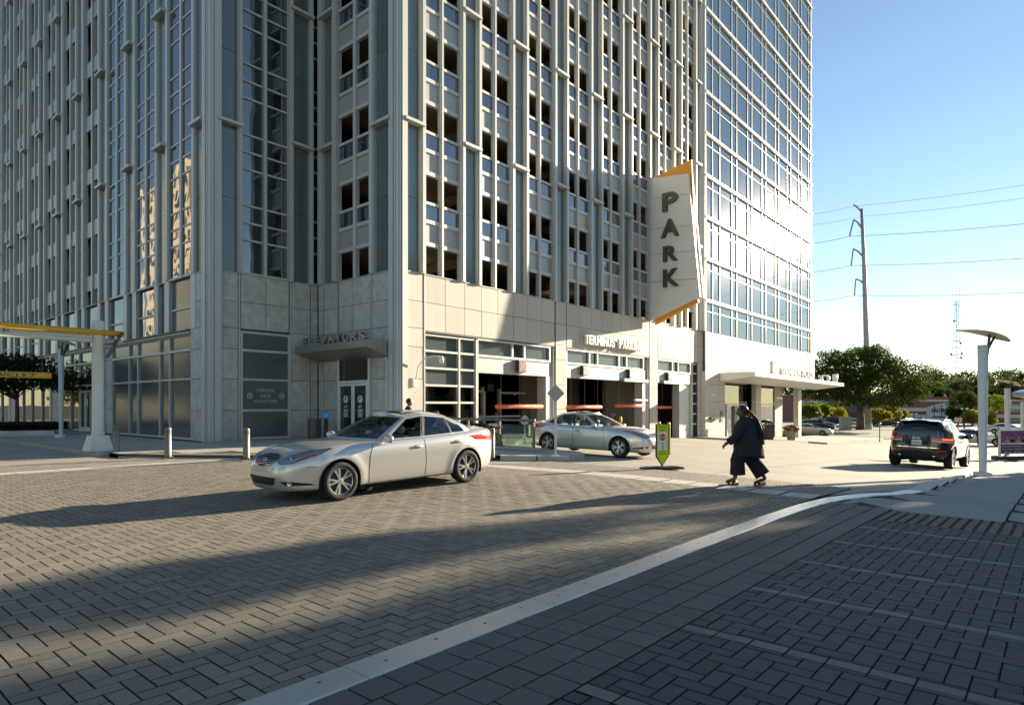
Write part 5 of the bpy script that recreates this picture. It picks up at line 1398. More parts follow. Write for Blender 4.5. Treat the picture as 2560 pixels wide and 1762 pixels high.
    both_r('lower_valance', mat('valance_plastic', (.016, .016, .016), .6), [(.001, .56), (.88, .56)], [(.001, .37), (.80, .40)], .008)
    both_r('plate_recess', GAP, [(.001, .985), (.36, .985)], [(.001, .80), (.34, .80)], .003)
    sh = MB()
    for sg in (1, -1): c.ribbon(sh, 'r', [(.001, .69), (.80, .695), (.80, .93)], .012, .004, sg)
    sh.obj('hatch_gap', GAP, t)
    pp, _ = c.find('r', [.001], [.90]); xr = pp[0][0]
    pl = MB().box(-.006, .006, -.155, .155, -.078, .078).obj('number_plate', mat('plate_white', (.70, .71, .70), .5), t, loc=(xr-.012, 0, .895))
    PURP = mat('plate_ink', (.06, .05, .12), .6)
    lettering('plate_text', 'RR80592', .26, .075, PURP, pl, (-.0085, 0, -.012), R(-90), .001, .01)
    # wiper, spoiler, roof antenna, third brake lamp, seats
    MB().tube([(-2.24, .02, 1.25), (-2.21, .30, 1.29)], .008, 5).obj('rear_wiper', BLACK, t)
    MB().add([(-1.80, -.60, 1.685), (-1.80, .60, 1.685), (-2.16, .58, 1.655), (-2.16, -.58, 1.655), (-1.9, -.58, 1.64), (-1.9, .58, 1.64)], [(0, 3, 2, 1), (3, 4, 5, 2)]).obj('roof_spoiler', BLACKP, t)
    MB().box(-.10, .10, -.02, .02, 0, .05).obj('roof_antenna', BLACK, t, loc=(-1.6, 0, 1.745))
    s_ = MB(); s_.box(-1.8, 1.0, -.78, .78, .34, .40)
    for y in (.40, -.40):
        for x in (.1, -.95):
            s_.box(x, x+.5, y-.25, y+.25, .45, .70); s_.box(x-.10, x+.02, y-.25, y+.25, .6, 1.24); s_.ball((x-.06, y, 1.36), (.06, .13, .10), 8, 6)
    s_.obj('seat', SEATD, t)
    lettering('lettering', 'Jeep', .25, .10, mat('badge_silver', (.75, .76, .78), .3, .3), t, (xr-.005, .02, 1.045), R(-90), .012, .01)
    return t
suv = build_suv()
# rear tyres' contacts at (2221,1164) and (2385,1175), right front (2414,1160)
Ra, Rb = gp(2221, 1162), gp(2384, 1172)
hv = math.atan2(*reversed((gp(2412, 1160)-Rb).to_2d())) if False else math.atan2(SU, CU)-R(3)
mv = (Ra+Rb)/2; mv = Vector((mv.x, mv.y, 0))
place_car(suv, mv.x+math.cos(hv)*(1.457+.12), mv.y+math.sin(hv)*(1.457+.12), hv, half=1.457)
# ---------------------------------------------------------------- far cars
FAR = {}
def far_car(label, px, py, col, heading, kind='sedan', group='cars beyond the avenue', scale=1.0):
    key = (col, kind)
    if key not in FAR:
        if kind == 'sedan':
            c = Car(**SED); c.crown = sed_crown; c.roofc = sed_roof; c.gh = GH_SED; mid_z = 1.2
        else:
            c = Car(**SUVK); c.crown = lambda x: .012+.06*np.clip((x-.3)/.9, 0, 1)*np.clip((2.3-x)/.4, 0, 1); c.roofc = lambda x: .045+.03*np.clip(1-((x+.8)/1.0)**2, 0, 1); c.gh = GH_SUV; mid_z = 1.5
        pm = paint('far_paint_%s' % '_'.join(str(int(q*100)) for q in col), col, .3, .3)
        t = thing(kind, label, 'car')
        bm = c.body_mesh(44, 10, 5); cab = c.cabin(2)
        for sg in (1, -1):
            for q in cab['body']:
                vs = [bm.verts.new((p[0], p[1]*sg, p[2])) for p in q]
                try: bm.faces.new(vs)
                except ValueError: pass
        bmesh.ops.remove_doubles(bm, verts=bm.verts[:], dist=5e-4); bmesh.ops.dissolve_degenerate(bm, dist=1e-5, edges=bm.edges[:]); bmesh.ops.recalc_face_normals(bm, faces=bm.faces[:])
        if sum(f.normal.z for f in bm.faces if f.calc_center_median().z > mid_z) < 0: bmesh.ops.reverse_faces(bm, faces=bm.faces[:])
        me = bpy.data.meshes.new('body'); bm.to_mesh(me); bm.free(); me.materials.append(pm); autosmooth(link('body', me, t), 45)
        DG = mat('far_car_glass', (.02, .025, .028), .05, ior=1.8)
        for nm in ('windscreen', 'rear_window'): quads_obj(nm, cab[nm], DG, t, (1, -1))
        for nm in ('side_window', 'rear_door_window', 'quarter_window', 'pillar'):
            for sg in (1, -1): quads_obj('window_pillar' if nm == 'pillar' else nm, cab[nm], DG if nm != 'pillar' else GAP, t, (sg,))
        w = MB()
        for ax in c.axles:
            for sg in (1, -1):
                a = [(-.12*math.pi+1.24*math.pi*i/12) for i in range(13)]; w.grid([[(ax+c.ar*math.cos(q), sg*yy, c.wr+c.ar*math.sin(q)) for q in a] for yy in (.88, .5)]); w.add([(ax+c.ar*math.cos(q), sg*.52, c.wr+c.ar*math.sin(q)) for q in a], [tuple(range(13))])
        w.obj('wheel_well', RIMD, t)
        yw = .775 if kind == 'sedan' else .83
        for ax in c.axles:
            for sg in (1, -1): wheel(t, ax, sg*yw, c.wr, .22, 5, sg, key='sed')
        for sg in (1, -1):
            c.patch_obj('headlight', LAMPIN, t, 'f', [(.38, c.zs(2.2)-.08), (.75, c.zs(2.0)-.03)], [(.42, c.zs(2.2)-.17), (.77, c.zs(2.0)-.10)], .01, 6, 3, sg, sm=False)
            c.patch_obj('tail_light', REDL, t, 'r', [(.5, .93), (.82, .95)], [(.5, .83), (.82, .83)], .01, 6, 3, sg, sm=False)
        FAR[key] = t; o = t
    else:
        o = copy_tree(FAR[key]); o['label'] = label
    o['group'] = group
    p = gp(px, py); place_car(o, p.x, p.y, heading); o.scale = (scale,)*3
    return o
AVD = math.atan2(CU, -SU)                        # avenue runs along v
far_car('silver sedan on the avenue beside the tower corner, nose to the right', 2030, 1088, (.55, .55, .54), AVD+math.pi)
far_car('dark blue suv on the avenue partly behind the tower corner', 2046, 1077, (.02, .03, .06), AVD+math.pi, 'suv')
far_car('white car parked beyond the black suv, right of its mirror', 2440, 1112, (.75, .75, .74), AVD+math.pi+.1, 'sedan', scale=1.06)
far_car('dark sedan parked right of the green utility box', 2214, 1066, (.03, .03, .035), AVD+math.pi)
far_car('white sedan parked between the utility box and the steel pole', 2145, 1065, (.7, .7, .7), AVD+math.pi)
far_car('black suv parked at the left end of the row behind the yellow shrubs', 2090, 1063, (.02, .02, .022), AVD+math.pi, 'suv')
far_car('grey suv in the row behind the dark sedan', 2255, 1060, (.12, .12, .125), AVD+math.pi, 'suv')
far_car('blue car in the parked row left of the utility box', 2060, 1062, (.04, .07, .14), AVD+math.pi)
far_car('pale silver sedan parked beyond the traffic officers', 2520, 1084, (.6, .6, .6), AVD+math.pi, 'sedan')
# ================================================================ street furniture
def rot_axis(o, rz): o.rotation_euler = (0, 0, rz); return o
# ---- bollards
def bollard():
    t = thing('bollard', 'ribbed steel bollard', 'bollard', group='ribbed steel bollards')
    MB().lathe([(.095, .0), (.095, .70), (.092, .702)], 24, cap=False).obj('post', STEEL, t, True)
    cp = MB(); z = .70
    for i in range(4): cp.lathe([(.088, z+.002), (.098, z+.006), (.098, z+.030), (.088, z+.034)], 24, cap=False); z += .034
    cp.lathe([(.088, z), (.09, z+.02), (.075, z+.04), (.001, z+.045)], 24, cap=False); cp.obj('cap', STEEL, t, True)
    MB().lathe([(.0, .0), (.16, .0), (.16, .012), (.10, .016)], 24, cap=False).obj('base_plate', BRONZE, t)
    return t
b0 = bollard()
for i, (px, py, lb) in enumerate(((291, 1132, 'ribbed steel bollard just right of the white column of the clearance bar'), (420, 1142, 'ribbed steel bollard standing alone before the frosted shop window'),
        (616, 1146, 'ribbed steel bollard beside the front of the foreground sedan'), (1229, 1144, 'ribbed steel bollard behind the tail of the foreground sedan'))):
    o = b0 if i == 0 else copy_tree(b0); p = gp(px, py, .06); o.location = p; o['label'] = lb
# ---- clearance gantry
gb_ = gp(245, 1126, .10); gu, gv = uv(gb_.x, gb_.y)
gt = thing('clearance_gantry', 'white column with yellow tube arm carrying the clearance bar over the left drive', 'gantry', gb_, THETA)
CRM = mat('cream_white_paint', (.70, .68, .60), .45, noise2=(3, .06))
MB().add([(sx*a, sy*a, z) for z, a in ((0, .36), (.50, .25)) for sx, sy in ((-1, -1), (1, -1), (1, 1), (-1, 1))], [(3, 2, 1, 0), (4, 5, 6, 7), (0, 1, 5, 4), (1, 2, 6, 5), (2, 3, 7, 6), (3, 0, 4, 7)]).obj('pedestal', CRM, gt)
MB().lathe([(.18, .5), (.195, .505), (.195, .56), (.18, .565), (.195, .575), (.195, .63), (.18, .635), (.172, .64), (.165, 3.95), (.175, 3.96), (.185, 3.97), (.185, 4.03), (.172, 4.04), (.185, 4.05), (.185, 4.11), (.172, 4.12), (.185, 4.14), (.185, 4.28), (.16, 4.30), (.001, 4.30)], 28, cap=False).obj('column', CRM, gt, True)
zc = lambda py, Y=21.1: EYE-(py-HY)*Y/FPX-gb_.z
MB().tube([(.72, -.12, zc(831)), (-7.5, -.12, zc(831))], .095, 18).obj('yellow_tube', YELL, gt, True)
MB().tube([(.70, .0, zc(852)+.02), (-7.5, .0, zc(852)+.02)], .085, 16).obj('white_tube', CRM, gt, True)
bk = MB()
for q in (-.10, .10): bk.bar((.66, q-.14, zc(828)), (.22, q-.14, zc(892)), .11, .05)
bk.obj('strap_bracket', BRONZE, gt)
MB().box(-2.3, -.2, -.05, .05, zc(846), zc(832)).obj('arm_web', CRM, gt)
cb = thing('clearance_bar', 'yellow hanging bar reading CLEARANCE 8\'-7" on a thin cable', 'bar', (0, 0, 0))
pe = at(127, 20.25, py=939); du_ = Vector((CU, SU, 0)); cb.location = (pe.x, pe.y, pe.z); cb.rotation_euler = (0, 0, THETA)
MB().tube([(0, 0, 0), (-3.2, 0, 0)], .095, 16).obj('bar', YELL, cb, True)
lettering('lettering', 'CLEARANCE 8\'-7"', 1.55, .115, mat('black_ink', (.03, .025, .02), .6), cb, (-1.165, -.0975, -.005), 0, .003, .005, 1.05)
MB().tube([(-.22, 0, .09), (-.22, 0, gb_.z+zc(852)-pe.z)], .006, 5).obj('cable', STEEL, cb)
MB().tube([(-3.0, 0, .09), (-3.0, 0, gb_.z+zc(852)-pe.z)], .006, 5).obj('cable', STEEL, cb)
# ---- canopy posts with curved wings
def wing_post(nm_label, loc, h, rz, wing=True, slim=1.0, group='grey posts with curved wing canopies'):
    t = thing('canopy_post', nm_label, 'canopy post', loc, rz, group)
    MB().lathe([(.245, 0), (.245, .10), (.23, .13), (.11, .14)], 24, cap=False).obj('base', GREYP, t, True)
    MB().lathe([(.10*slim, .13), (.135*slim, h*.86), (.134*slim, h*.862), (.138*slim, h), (.13*slim, h+.01), (.001, h+.012)], 24, cap=False).obj('column', GREYP, t, True)
    # wing: curved blade lying across, length along local x
    br = MB()
    for q, dx in ((0, .0), (1, .42)): br.bar((.10, -.06+.10*q, h-.28), (.17+dx*.6, -.06+.10*q, h+.33-.06*q), .07, .035)
    br.obj('bracket', BRONZE, t)
    P, Q = [], []
    for i in range(15):
        a = i/14; x = -.85+1.75*a; z = h+.46-.40*(a-.08)**2; w = .26*(1-abs(2*a-1)**3.0)+.04
        P.append([(x, -w, z+.0), (x, 0, z+.012), (x, w, z+.0)]); Q.append([(x, w, z-.012), (x, 0, z-.0), (x, -w, z-.012)])
    wg = MB(); wg.grid([[*p, *q, p[0]] for p, q in zip(P, Q)]); wg.add(P[0]+Q[0], [tuple(range(6))]); wg.add(P[-1]+Q[-1], [tuple(range(5, -1, -1))])
    wg.obj('wing', mat('wing_metal', (.42, .38, .27), .5, .3, noise2=(3, .1)), t)
    return t
lab3 = ['nearest and tallest canopy post on the right sidewalk', 'middle canopy post beside the dentist advert', 'farthest canopy post at the right picture edge']
for (px, py), lb, h in zip(((2457, 1190), (2518, 1149), (2556, 1127)), lab3, (4.0, 3.95, 3.9)):
    p = gp(px, py); wing_post('grey round '+lb, p, h, R(5) if px < 2500 else R(12))
p = gp(153, 1093, .11); wing_post('slim white canopy post behind the clearance gantry', p, 4.1, R(-20), slim=.85)
# posts of the same row nearer than the picture edge
# ---- trash bin, blue sign, cctv, downspout at the lift lobby
pt = gp(786, 1096, .12)
tb_ = thing('trash_bin', 'grey slatted trash bin beside the lobby door', 'bin', pt)
for i in range(26):
    a = 2*math.pi*i/26; MB().box(-.018, .018, -.006, .006, .04, .84, Matrix.Translation((.30*math.cos(a), .30*math.sin(a), 0)) @ Matrix.Rotation(a+math.pi/2, 4, 'Z')).obj('slat', STEEL, tb_)
MB().lathe([(.31, .84), (.33, .85), (.33, .89), (.28, .90), (.20, .88), (.20, .80)], 24, cap=False).obj('rim', STEEL, tb_, True)
MB().lathe([(.27, .02), (.27, .80)], 20).obj('liner', BLACK, tb_)
pt = gp(815, 1098, .12)
bs = thing('blue_sign_post', 'small round blue sign on a short black post by the trash bin', 'sign', pt)
MB().box(-.07, .07, -.05, .05, 0, .92).obj('post', BLACK, bs)
MB().lathe([(.001, -.01), (.20, -.01), (.20, .01), (.001, .01)], 24, Matrix.Translation((0, -.03, 1.05)) @ Matrix.Rotation(R(90), 4, 'X'), cap=False).obj('disc', mat('blue_sign', (.03, .22, .48), .4), bs)
MB().box(-.10, .10, -.044, -.042, 1.10, 1.115).box(-.12, .12, -.044, -.042, 1.06, 1.075).box(-.10, .10, -.044, -.042, 1.02, 1.035).box(-.07, .07, -.044, -.042, .98, .995).obj('sign_lines', mat('pale_blue', (.45, .6, .75), .5), bs)
cc = thing('security_camera', 'white dome camera on a curved arm on the granite garage corner', 'camera', (KX, KY, 0), THETA)
MB().box(.66, .86, -.22, -.11, EZ+.80, EZ+1.15).obj('bracket_box', WHITEP, cc)
MB().tube([(.80, -.20, EZ+1.10), (.80, -.32, EZ+1.60), (.95, -.50, EZ+1.95), (1.25, -.75, EZ+2.08), (1.55, -.98, EZ+2.06)], .028, 8).obj('arm', WHITEP, cc, True)
MB().lathe([(.02, .10), (.07, .02), (.10, -.10), (.10, -.16)], 14, Matrix.Translation((1.55, -.98, EZ+2.02)), cap=False).lathe([(.095, -.16), (.08, -.22), (.001, -.25)], 14, Matrix.Translation((1.55, -.98, EZ+2.02)), cap=False).obj('dome', WHITEP, cc, True)
ds = thing('downspout', 'white rain pipe down the lobby return wall under the canopy', 'pipe', (KX, KY, 0), THETA)
MB().tube([(-.25, .52, EZ+2.02), (-.17, .50, EZ+1.85), (-.17, .50, 0)], .045, 8).obj('pipe', WHITEP, ds, True)
# ---- lane signals on the lintels
SIGB = mat('signal_box', (.05, .048, .045), .5)
def lane_signal(u, w, z0, z1, kind, label):
    t = thing('lane_signal', label, 'signal', (KX, KY, 0), THETA, 'lane signals over the garage doors')
    MB().box(u-w/2, u+w/2, -.20, -.01, z0, z1).obj('housing', SIGB, t)
    MB().box(u-w/2+.04, u+w/2-.04, -.215, -.20, z0+.04, z1-.04).obj('screen', mat('signal_face_%s' % kind, {'x': (.02, .018, .018), 'dim': (.30, .24, .21), 'off': (.30, .28, .25), 'arrow': (.02, .022, .02)}[kind], .5), t)
    zc_ = (z0+z1)/2; h = (z1-z0)/2-.10; q = w/2-.10
    if kind in ('x', 'dim'):
        m = mat('red_led', (.8, .05, .03), .5, emit=((1, .06, .04), .7)) if kind == 'x' else mat('dim_red', (.55, .25, .2), .5)
        MB().bar((u-q, -.218, zc_-h), (u+q, -.218, zc_+h), .03, .004, (0, 1, 0)).bar((u-q, -.2185, zc_+h), (u+q, -.2185, zc_-h), .03, .004, (0, 1, 0)).obj('cross', m, t)
    if kind == 'arrow':
        MB().bar((u, -.218, zc_-h), (u, -.218, zc_+h), .04, .004, (0, 1, 0)).bar((u, -.2185, zc_-h), (u-q, -.2185, zc_-h+q), .045, .004, (0, 1, 0)).bar((u, -.219, zc_-h), (u+q, -.219, zc_-h+q), .045, .004, (0, 1, 0)).obj('arrow', mat('green_led', (.05, .8, .1), .5, emit=((.05, 1, .15), 1.5)), t)
lane_signal(7.85, .62, EZ+1.66, EZ+2.30, 'x', 'lane signal with a bright red cross over the left garage door')
lane_signal(13.55, .58, EZ+1.72, EZ+2.25, 'dim', 'lane signal with a faded red cross over the middle garage door')
lane_signal(18.72, .58, EZ+1.75, EZ+2.27, 'off', 'blank lane signal over the middle garage door, right of the faded cross')
lane_signal(23.95, .56, EZ+1.75, EZ+2.27, 'arrow', 'lane signal with a green down arrow over the right garage door')
for a0, a1, lb in ((17.85, 20.9, 'pale metal light trough under the blank lane signal'), (23.1, 26.1, 'pale metal light trough under the green arrow signal')):
    t = thing('light_trough', lb, 'light trough', (KX, KY, 0), THETA, 'light troughs on the lintels'); MB().box(a0, a1, -.20, -.012, EZ+1.50, EZ+1.68).obj('trough', PANEL, t)
# ---- orange hanging tubes
def hang_tube(u0, u1, z, v, label, text=None, dark=False):
    t = thing('hanging_tube', label, 'clearance tube', (KX, KY, 0), THETA, 'orange clearance tubes hung in the garage doors')
    MB().tube([(u0, v, z), (u1, v, z)], .105, 16).obj('tube', REDT, t, True)
    for q in (.1, .5, .9):
        u = u0+(u1-u0)*q; MB().tube([(u, v, z+.10), (u, v, EZ+1.56)], .008, 4).lathe([(.02, 0), (.02, .06)], 8, Matrix.Translation((u, v, z+.10))).obj('chain', STEEL, t)
    lettering('lettering', 'CAUTION DO NOT ENTER', (u1-u0)*.55, .09, mat('tube_ink', (.62, .36, .28), .5), t, ((u0+u1)/2, v-.107, z), 0, .002)
hang_tube(5.95, 9.55, EZ-.06, -.12, 'longest orange tube hanging in the left garage door')
hang_tube(11.95, 15.35, EZ-.10, -.05, 'orange tube hanging at the left of the middle garage door')
hang_tube(16.9, 20.4, EZ-.02, -.12, 'orange tube hanging at the right of the middle garage door')
hang_tube(22.5, 26.2, EZ-.14, .6, 'shaded orange tube hanging inside the right garage door')
# ---- things inside the garage: gate posts with arms, boom arms, yellow bollards, cone, doors
def gate_frame(u, v, h, label, arm=-1.6):
    t = thing('gate_frame', label, 'gate frame', (*w2(u, v), gzuv(u, v)), THETA, 'pale pipe frames inside the left garage door'); z0 = t.location.z
    MB().box(-.10, .10, -.10, .10, 0, h-z0).obj('post', CRM, t); MB().box(arm, -.1, -.06, .06, h-z0-.32, h-z0-.18).obj('arm', CRM, t); MB().lathe([(.09, 0), (.06, -.1)], 10, Matrix.Translation((arm*.6, 0, h-z0-.32))).obj('lamp', WHITEP, t)
gate_frame(9.6, 4.2, EZ+1.05, 'left pipe frame with a lamp arm inside the left garage door', -3.4); gate_frame(13.2, 6.2, EZ+1.05, 'right pipe frame with a lamp arm inside the left garage door', 2.6)
def boom(u0, u1, v, z, label):
    t = thing('barrier_arm', label, 'barrier arm', (*w2(u0, v), gzuv(u0, v)), THETA, 'barrier arms inside the garage'); z0 = t.location.z
    MB().box(-.15, .15, -.15, .15, 0, z-z0+.1).obj('cabinet', GREYP, t); MB().box(.15, u1-u0, -.02, .02, z-z0-.05, z-z0+.05).obj('arm', mat('boom_white', (.45, .46, .55), .4), t)
boom(6.6, 11.5, 3.0, EZ-.62, 'white barrier arm across the left garage lane'); boom(5.2, 7.6, 7.0, EZ-.30, 'small far barrier arm at the back of the left lane')
YB = None
def yellow_bollard(u, v, h, label, r=.10):
    global YB
    if YB is None:
        t = thing('yellow_bollard', label, 'bollard', group='yellow bollards of the garage')
        MB().lathe([(.10, 0), (.10, .95), (.08, 1.02), (.04, 1.06), (.001, 1.07)], 16, cap=False).obj('post', YELL, t, True); MB().lathe([(.12, 0), (.12, .05), (.10, .06)], 16, cap=False).obj('collar', BLACK, t); YB = t
    else: t = copy_tree(YB); t['label'] = label
    t.location = (*w2(u, v), gzuv(u, v)+.0); t.scale = (r/.10, r/.10, h); return t
for px, py, v, h, lb in ((1342, 1105, 1.6, 1.25, 'yellow bollard inside the left garage door at its right'), (1385, 1100, -.5, 1.0, 'yellow bollard before the pier between the left and middle doors'),
        (1519, 1100, -.4, 1.1, 'yellow bollard seen over the windscreen of the far sedan'), (1551, 1095, .2, 1.25, 'yellow bollard left of the double garage doors'), (1583, 1090, 1.2, 1.3, 'yellow bollard before the double garage doors'),
        (1648, 1090, -.6, 1.05, 'yellow bollard behind the crosswalk sign, left one'), (1672, 1088, -.6, 1.05, 'yellow bollard behind the crosswalk sign, right one'),
        (1251, 1090, 3.6, 1.6, 'tall thin yellow post deep in the left garage lane'), (1240, 1090, 6.0, 1.2, 'yellow bollard deep in the left garage lane')):
    r = (px-CX)/FPX; bx, by = w2(0, v); u = (bx-r*by)/(r*SU-CU); yellow_bollard(u, v, h, lb, .06 if 'thin' in lb else .11)
r = (1601-CX)/FPX; bx, by = w2(0, .4); uc = (bx-r*by)/(r*SU-CU)
cn_ = thing('traffic_cone', 'tall red traffic cone at the right jamb of the middle garage door', 'cone', (*w2(uc, .4), gzuv(uc, .4)))
MB().lathe([(.17, .05), (.14, .12), (.04, 1.05), (.03, 1.08), (.001, 1.08)], 16, cap=False).obj('cone', mat('cone_red', (.55, .03, .03), .5), cn_, True); MB().box(-.22, .22, -.22, .22, 0, .05).obj('base', BLACK, cn_)
gd = thing('garage_double_door', 'grey steel double doors in the back wall of the middle garage bay', 'door', (KX, KY, 0), THETA)
DOORM = mat('grey_steel_door', (.42, .40, .36), .5)
r = (1655-CX)/FPX
for a in (17.9, 18.95): 
    d_ = MB().box(a+.02, a+1.0, 7.44, 7.49, -.9, EZ-.15).obj('door_leaf', DOORM, gd); MB().tube([(a+(.9 if a < 18 else .12), 7.40, EZ-1.3), (a+(.9 if a < 18 else .12), 7.40, EZ-1.0)], .02, 6).obj('handle', BLACK, d_)
MB().box(17.8, 17.9, 7.40, 7.5, -.95, EZ-.05).box(19.95, 20.05, 7.40, 7.5, -.95, EZ-.05).box(17.8, 20.05, 7.40, 7.5, EZ-.14, EZ-.05).obj('door_frame', DOORM, gd)
gd2 = thing('garage_side_door', 'grey steel door with a handle inside the right garage door', 'door', (KX, KY, 0), THETA)
d_ = MB().box(25.3, 27.2, 3.93, 3.98, -1.2, EZ-.2).obj('door_leaf', DOORM, gd2); MB().box(27.0, 27.1, 3.88, 3.93, EZ-1.6, EZ-1.4).obj('handle', BLACK, d_)
fx = thing('fire_extinguisher_box', 'white cabinet with a red fire extinguisher inside the right garage door', 'extinguisher', (KX, KY, 0), THETA)
MB().box(22.9, 23.3, 3.8, 3.99, EZ-1.3, EZ-.6).obj('cabinet', WHITEP, fx); MB().lathe([(.07, EZ-1.2), (.07, EZ-.85), (.03, EZ-.78)], 12, Matrix.Translation((23.1, 3.76, 0))).obj('bottle', mat('extinguisher_red', (.5, .02, .02), .3), fx)
for u, v, z, lb in ((19.2, 7.2, EZ+1.05, 'black speaker box on the wall above the double garage doors'), (8.3, 2.5, EZ+.95, 'dark speaker box hung from the ceiling inside the left garage door')):
    t = thing('speaker_box', lb, 'speaker', (KX, KY, 0), THETA); MB().box(u-.25, u+.25, v-.1, v+.15, z-.2, z+.2).obj('cabinet', BLACK, t); MB().tube([(u, v, z+.2), (u, v, ZP-.45)], .02, 5).obj('hanger', BLACK, t)
cam2 = thing('bullet_camera', 'white bullet camera above the right orange tube in the middle door', 'camera', (KX, KY, 0), THETA)
MB().box(18.6, 20.2, -.55, -.40, EZ+.28, EZ+.40, Matrix.Translation((0, 0, 0))).obj('hood', WHITEP, cam2); MB().tube([(19.9, -.45, EZ+.28), (20.3, -.1, EZ+.12)], .02, 6).obj('arm', WHITEP, cam2)
# ---- island: glass railing, diamond signs
rl = thing('glass_railing', 'steel and glass railing along the ramp behind the foreground sedan', 'railing')
for i, v in enumerate((-7.85, -6.35, -4.85, -3.35, -1.85)):
    x, y = w2(-.75, v); z = gzf(x, y)+.125; MB().box(-.035, .035, -.035, .035, 0, .98).obj('post', STEEL, rl, loc=(x, y, z)).rotation_euler = (0, 0, THETA)
    if i < 4:
        xm, ym = w2(-.75, v+.75); g = MB().box(-.006, .006, -.68, .68, .10, .86).obj('glass_pane', glass_mat('railing_glass', (.72, .86, .80), boost=.10), rl, loc=(xm, ym, gzf(xm, ym)+.125)); g.rotation_euler = (0, 0, THETA)
        c_ = MB()
        for q in (-.70, .70):
            for zz in (.22, .74): c_.box(-.03, .03, q-.04, q+.04, zz-.03, zz+.03)
        c_.obj('clamp', STEEL, rl, loc=(xm, ym, gzf(xm, ym)+.125)).rotation_euler = (0, 0, THETA)
P0, P1 = w2(-.75, -7.9), w2(-.75, -1.6)
MB().tube([(*P0, gzf(*P0)+1.12), (*P1, gzf(*P1)+1.12)], .045, 10).obj('handrail', STEEL, rl, True)
MB().box(-.14, .14, -3.3, 3.3, .11, .20).obj('curb', WALK, rl, loc=(*w2(-.75, -4.9), gzuv(-.75, -4.9)+.02)).rotation_euler = (0, 0, THETA)
GSIGN = mat('sign_back_grey', (.34, .335, .32), .5, .4)
def diamond(label, px, py_base, py_c, half, lit=0, Yadd=0, post_top=None):
    p = gp(px, py_base, .1); t = thing('diamond_sign', label, 'road sign', p, 0, 'backs of diamond road signs')
    zc_ = EYE-(py_c-HY)*p.y/FPX-p.z; s = half*p.y/FPX
    MB().box(-.035, .035, -.035, .035, 0, zc_+.1).obj('post', GREYP, t); MB().box(-.13, .13, -.11, .11, 0, .05).obj('base', GREYP, t)
    MB().add([(x, y, zc_+z) for y in (-.055, -.04) for x, z in ((0, -s), (s, 0), (0, s), (-s, 0))], [(0, 1, 2, 3), (7, 6, 5, 4), (0, 4, 5, 1), (1, 5, 6, 2), (2, 6, 7, 3), (3, 7, 4, 0)]).obj('panel', GSIGN, t); return t
diamond('large grey diamond sign back on a post before the second sedan', 1389, 1142, 983, 22)
diamond('grey diamond sign back seen over the glass railing', 1312, 1108, 1051, 15); diamond('small bright diamond sign back above the roof of the far sedan', 1446, 1118, 1044, 13)
# ---- crosswalk sign
pk = gp(1655, 1172); cs = thing('crosswalk_sign', 'yellow green in-street sign reading STATE LAW STOP FOR pedestrian WITHIN CROSSWALK', 'road sign', pk, R(12))
LIME = mat('lime_sign', (.50, .62, .02), .45); SWH = mat('sign_face_white', (.66, .66, .62), .5); INK = mat('black_ink', (.03, .025, .02), .6)
hh = (1172-1061)*pk.y/FPX; hw = .155
out = [(-hw, hh), (hw, hh), (hw, .34), (.0, .10), (-hw, .34)]
def slab(name, poly, y0, y1, m): return MB().add([(x, y, z) for y in (y0, y1) for x, z in poly], [tuple(range(len(poly)))[::-1], tuple(range(len(poly), 2*len(poly)))]+[(i, (i+1) % len(poly), (i+1) % len(poly)+len(poly), i+len(poly)) for i in range(len(poly))]).obj(name, m, cs)
slab('frame', [(x*1.10, z+(.015 if z > .5 else -.02)) for x, z in out], -.028, .028, BLACK)
slab('front_panel', out, -.034, -.029, LIME); slab('side_panel', [(hw+.03, hh-.01), (hw+.07, hh-.01), (hw+.07, .36), (hw+.03, .36)], -.01, .03, LIME)
slab('white_panel', [(-.115, hh-.19), (.115, hh-.19), (.115, .50), (-.115, .50)], -.037, -.0345, SWH)
zs_ = hh-.325
slab('octagon', [(.092*math.cos(R(22.5+45*i)), zs_+.092*math.sin(R(22.5+45*i))) for i in range(8)], -.040, -.0375, mat('stop_red', (.55, .02, .03), .4))
for t_, z, w_, h_, m, yy in (('STATE', hh-.065, .19, .055, INK, -.036), ('LAW', hh-.145, .13, .055, INK, -.036), ('STOP', zs_, .155, .06, SWH, -.0415), ('FOR', zs_-.155, .09, .04, INK, -.0385), ('WITHIN', .455, .14, .036, INK, -.036), ('CROSSWALK', .395, .23, .042, INK, -.036)):
    lettering('lettering', t_, w_, h_, m, cs, (0, yy, z), 0, .001, .012)
zp = (.50+zs_-.185)/2; k = (zs_-.185-.50)/1.0; ped = MB()
def pp_(pts): return [(x*k, -.0385, zp+z*k) for x, z in pts]
ped.add(pp_([(.075*math.cos(a)+.02, .40+.075*math.sin(a)) for a in [i*math.pi/6 for i in range(12)]]), [tuple(range(12))])
for a, b, w_ in (((.02, .30), (.03, .0), .13), ((.03, .0), (-.10, -.22), .09), ((-.10, -.22), (-.16, -.46), .08), ((.03, .0), (.14, -.22), .09), ((.14, -.22), (.20, -.46), .08), ((.02, .28), (-.14, .12), .06), ((-.14, .12), (-.24, .08), .05), ((.03, .28), (.18, .12), .06), ((.18, .12), (.16, -.02), .05)):
    d = Vector((b[0]-a[0], b[1]-a[1])).normalized(); n_ = Vector((-d.y, d.x))*w_/2; ped.add(pp_([(a[0]+n_.x, a[1]+n_.y), (a[0]-n_.x, a[1]-n_.y), (b[0]-n_.x, b[1]-n_.y), (b[0]+n_.x, b[1]+n_.y)]), [(0, 1, 2, 3)])
ped.obj('pedestrian_symbol', INK, cs)
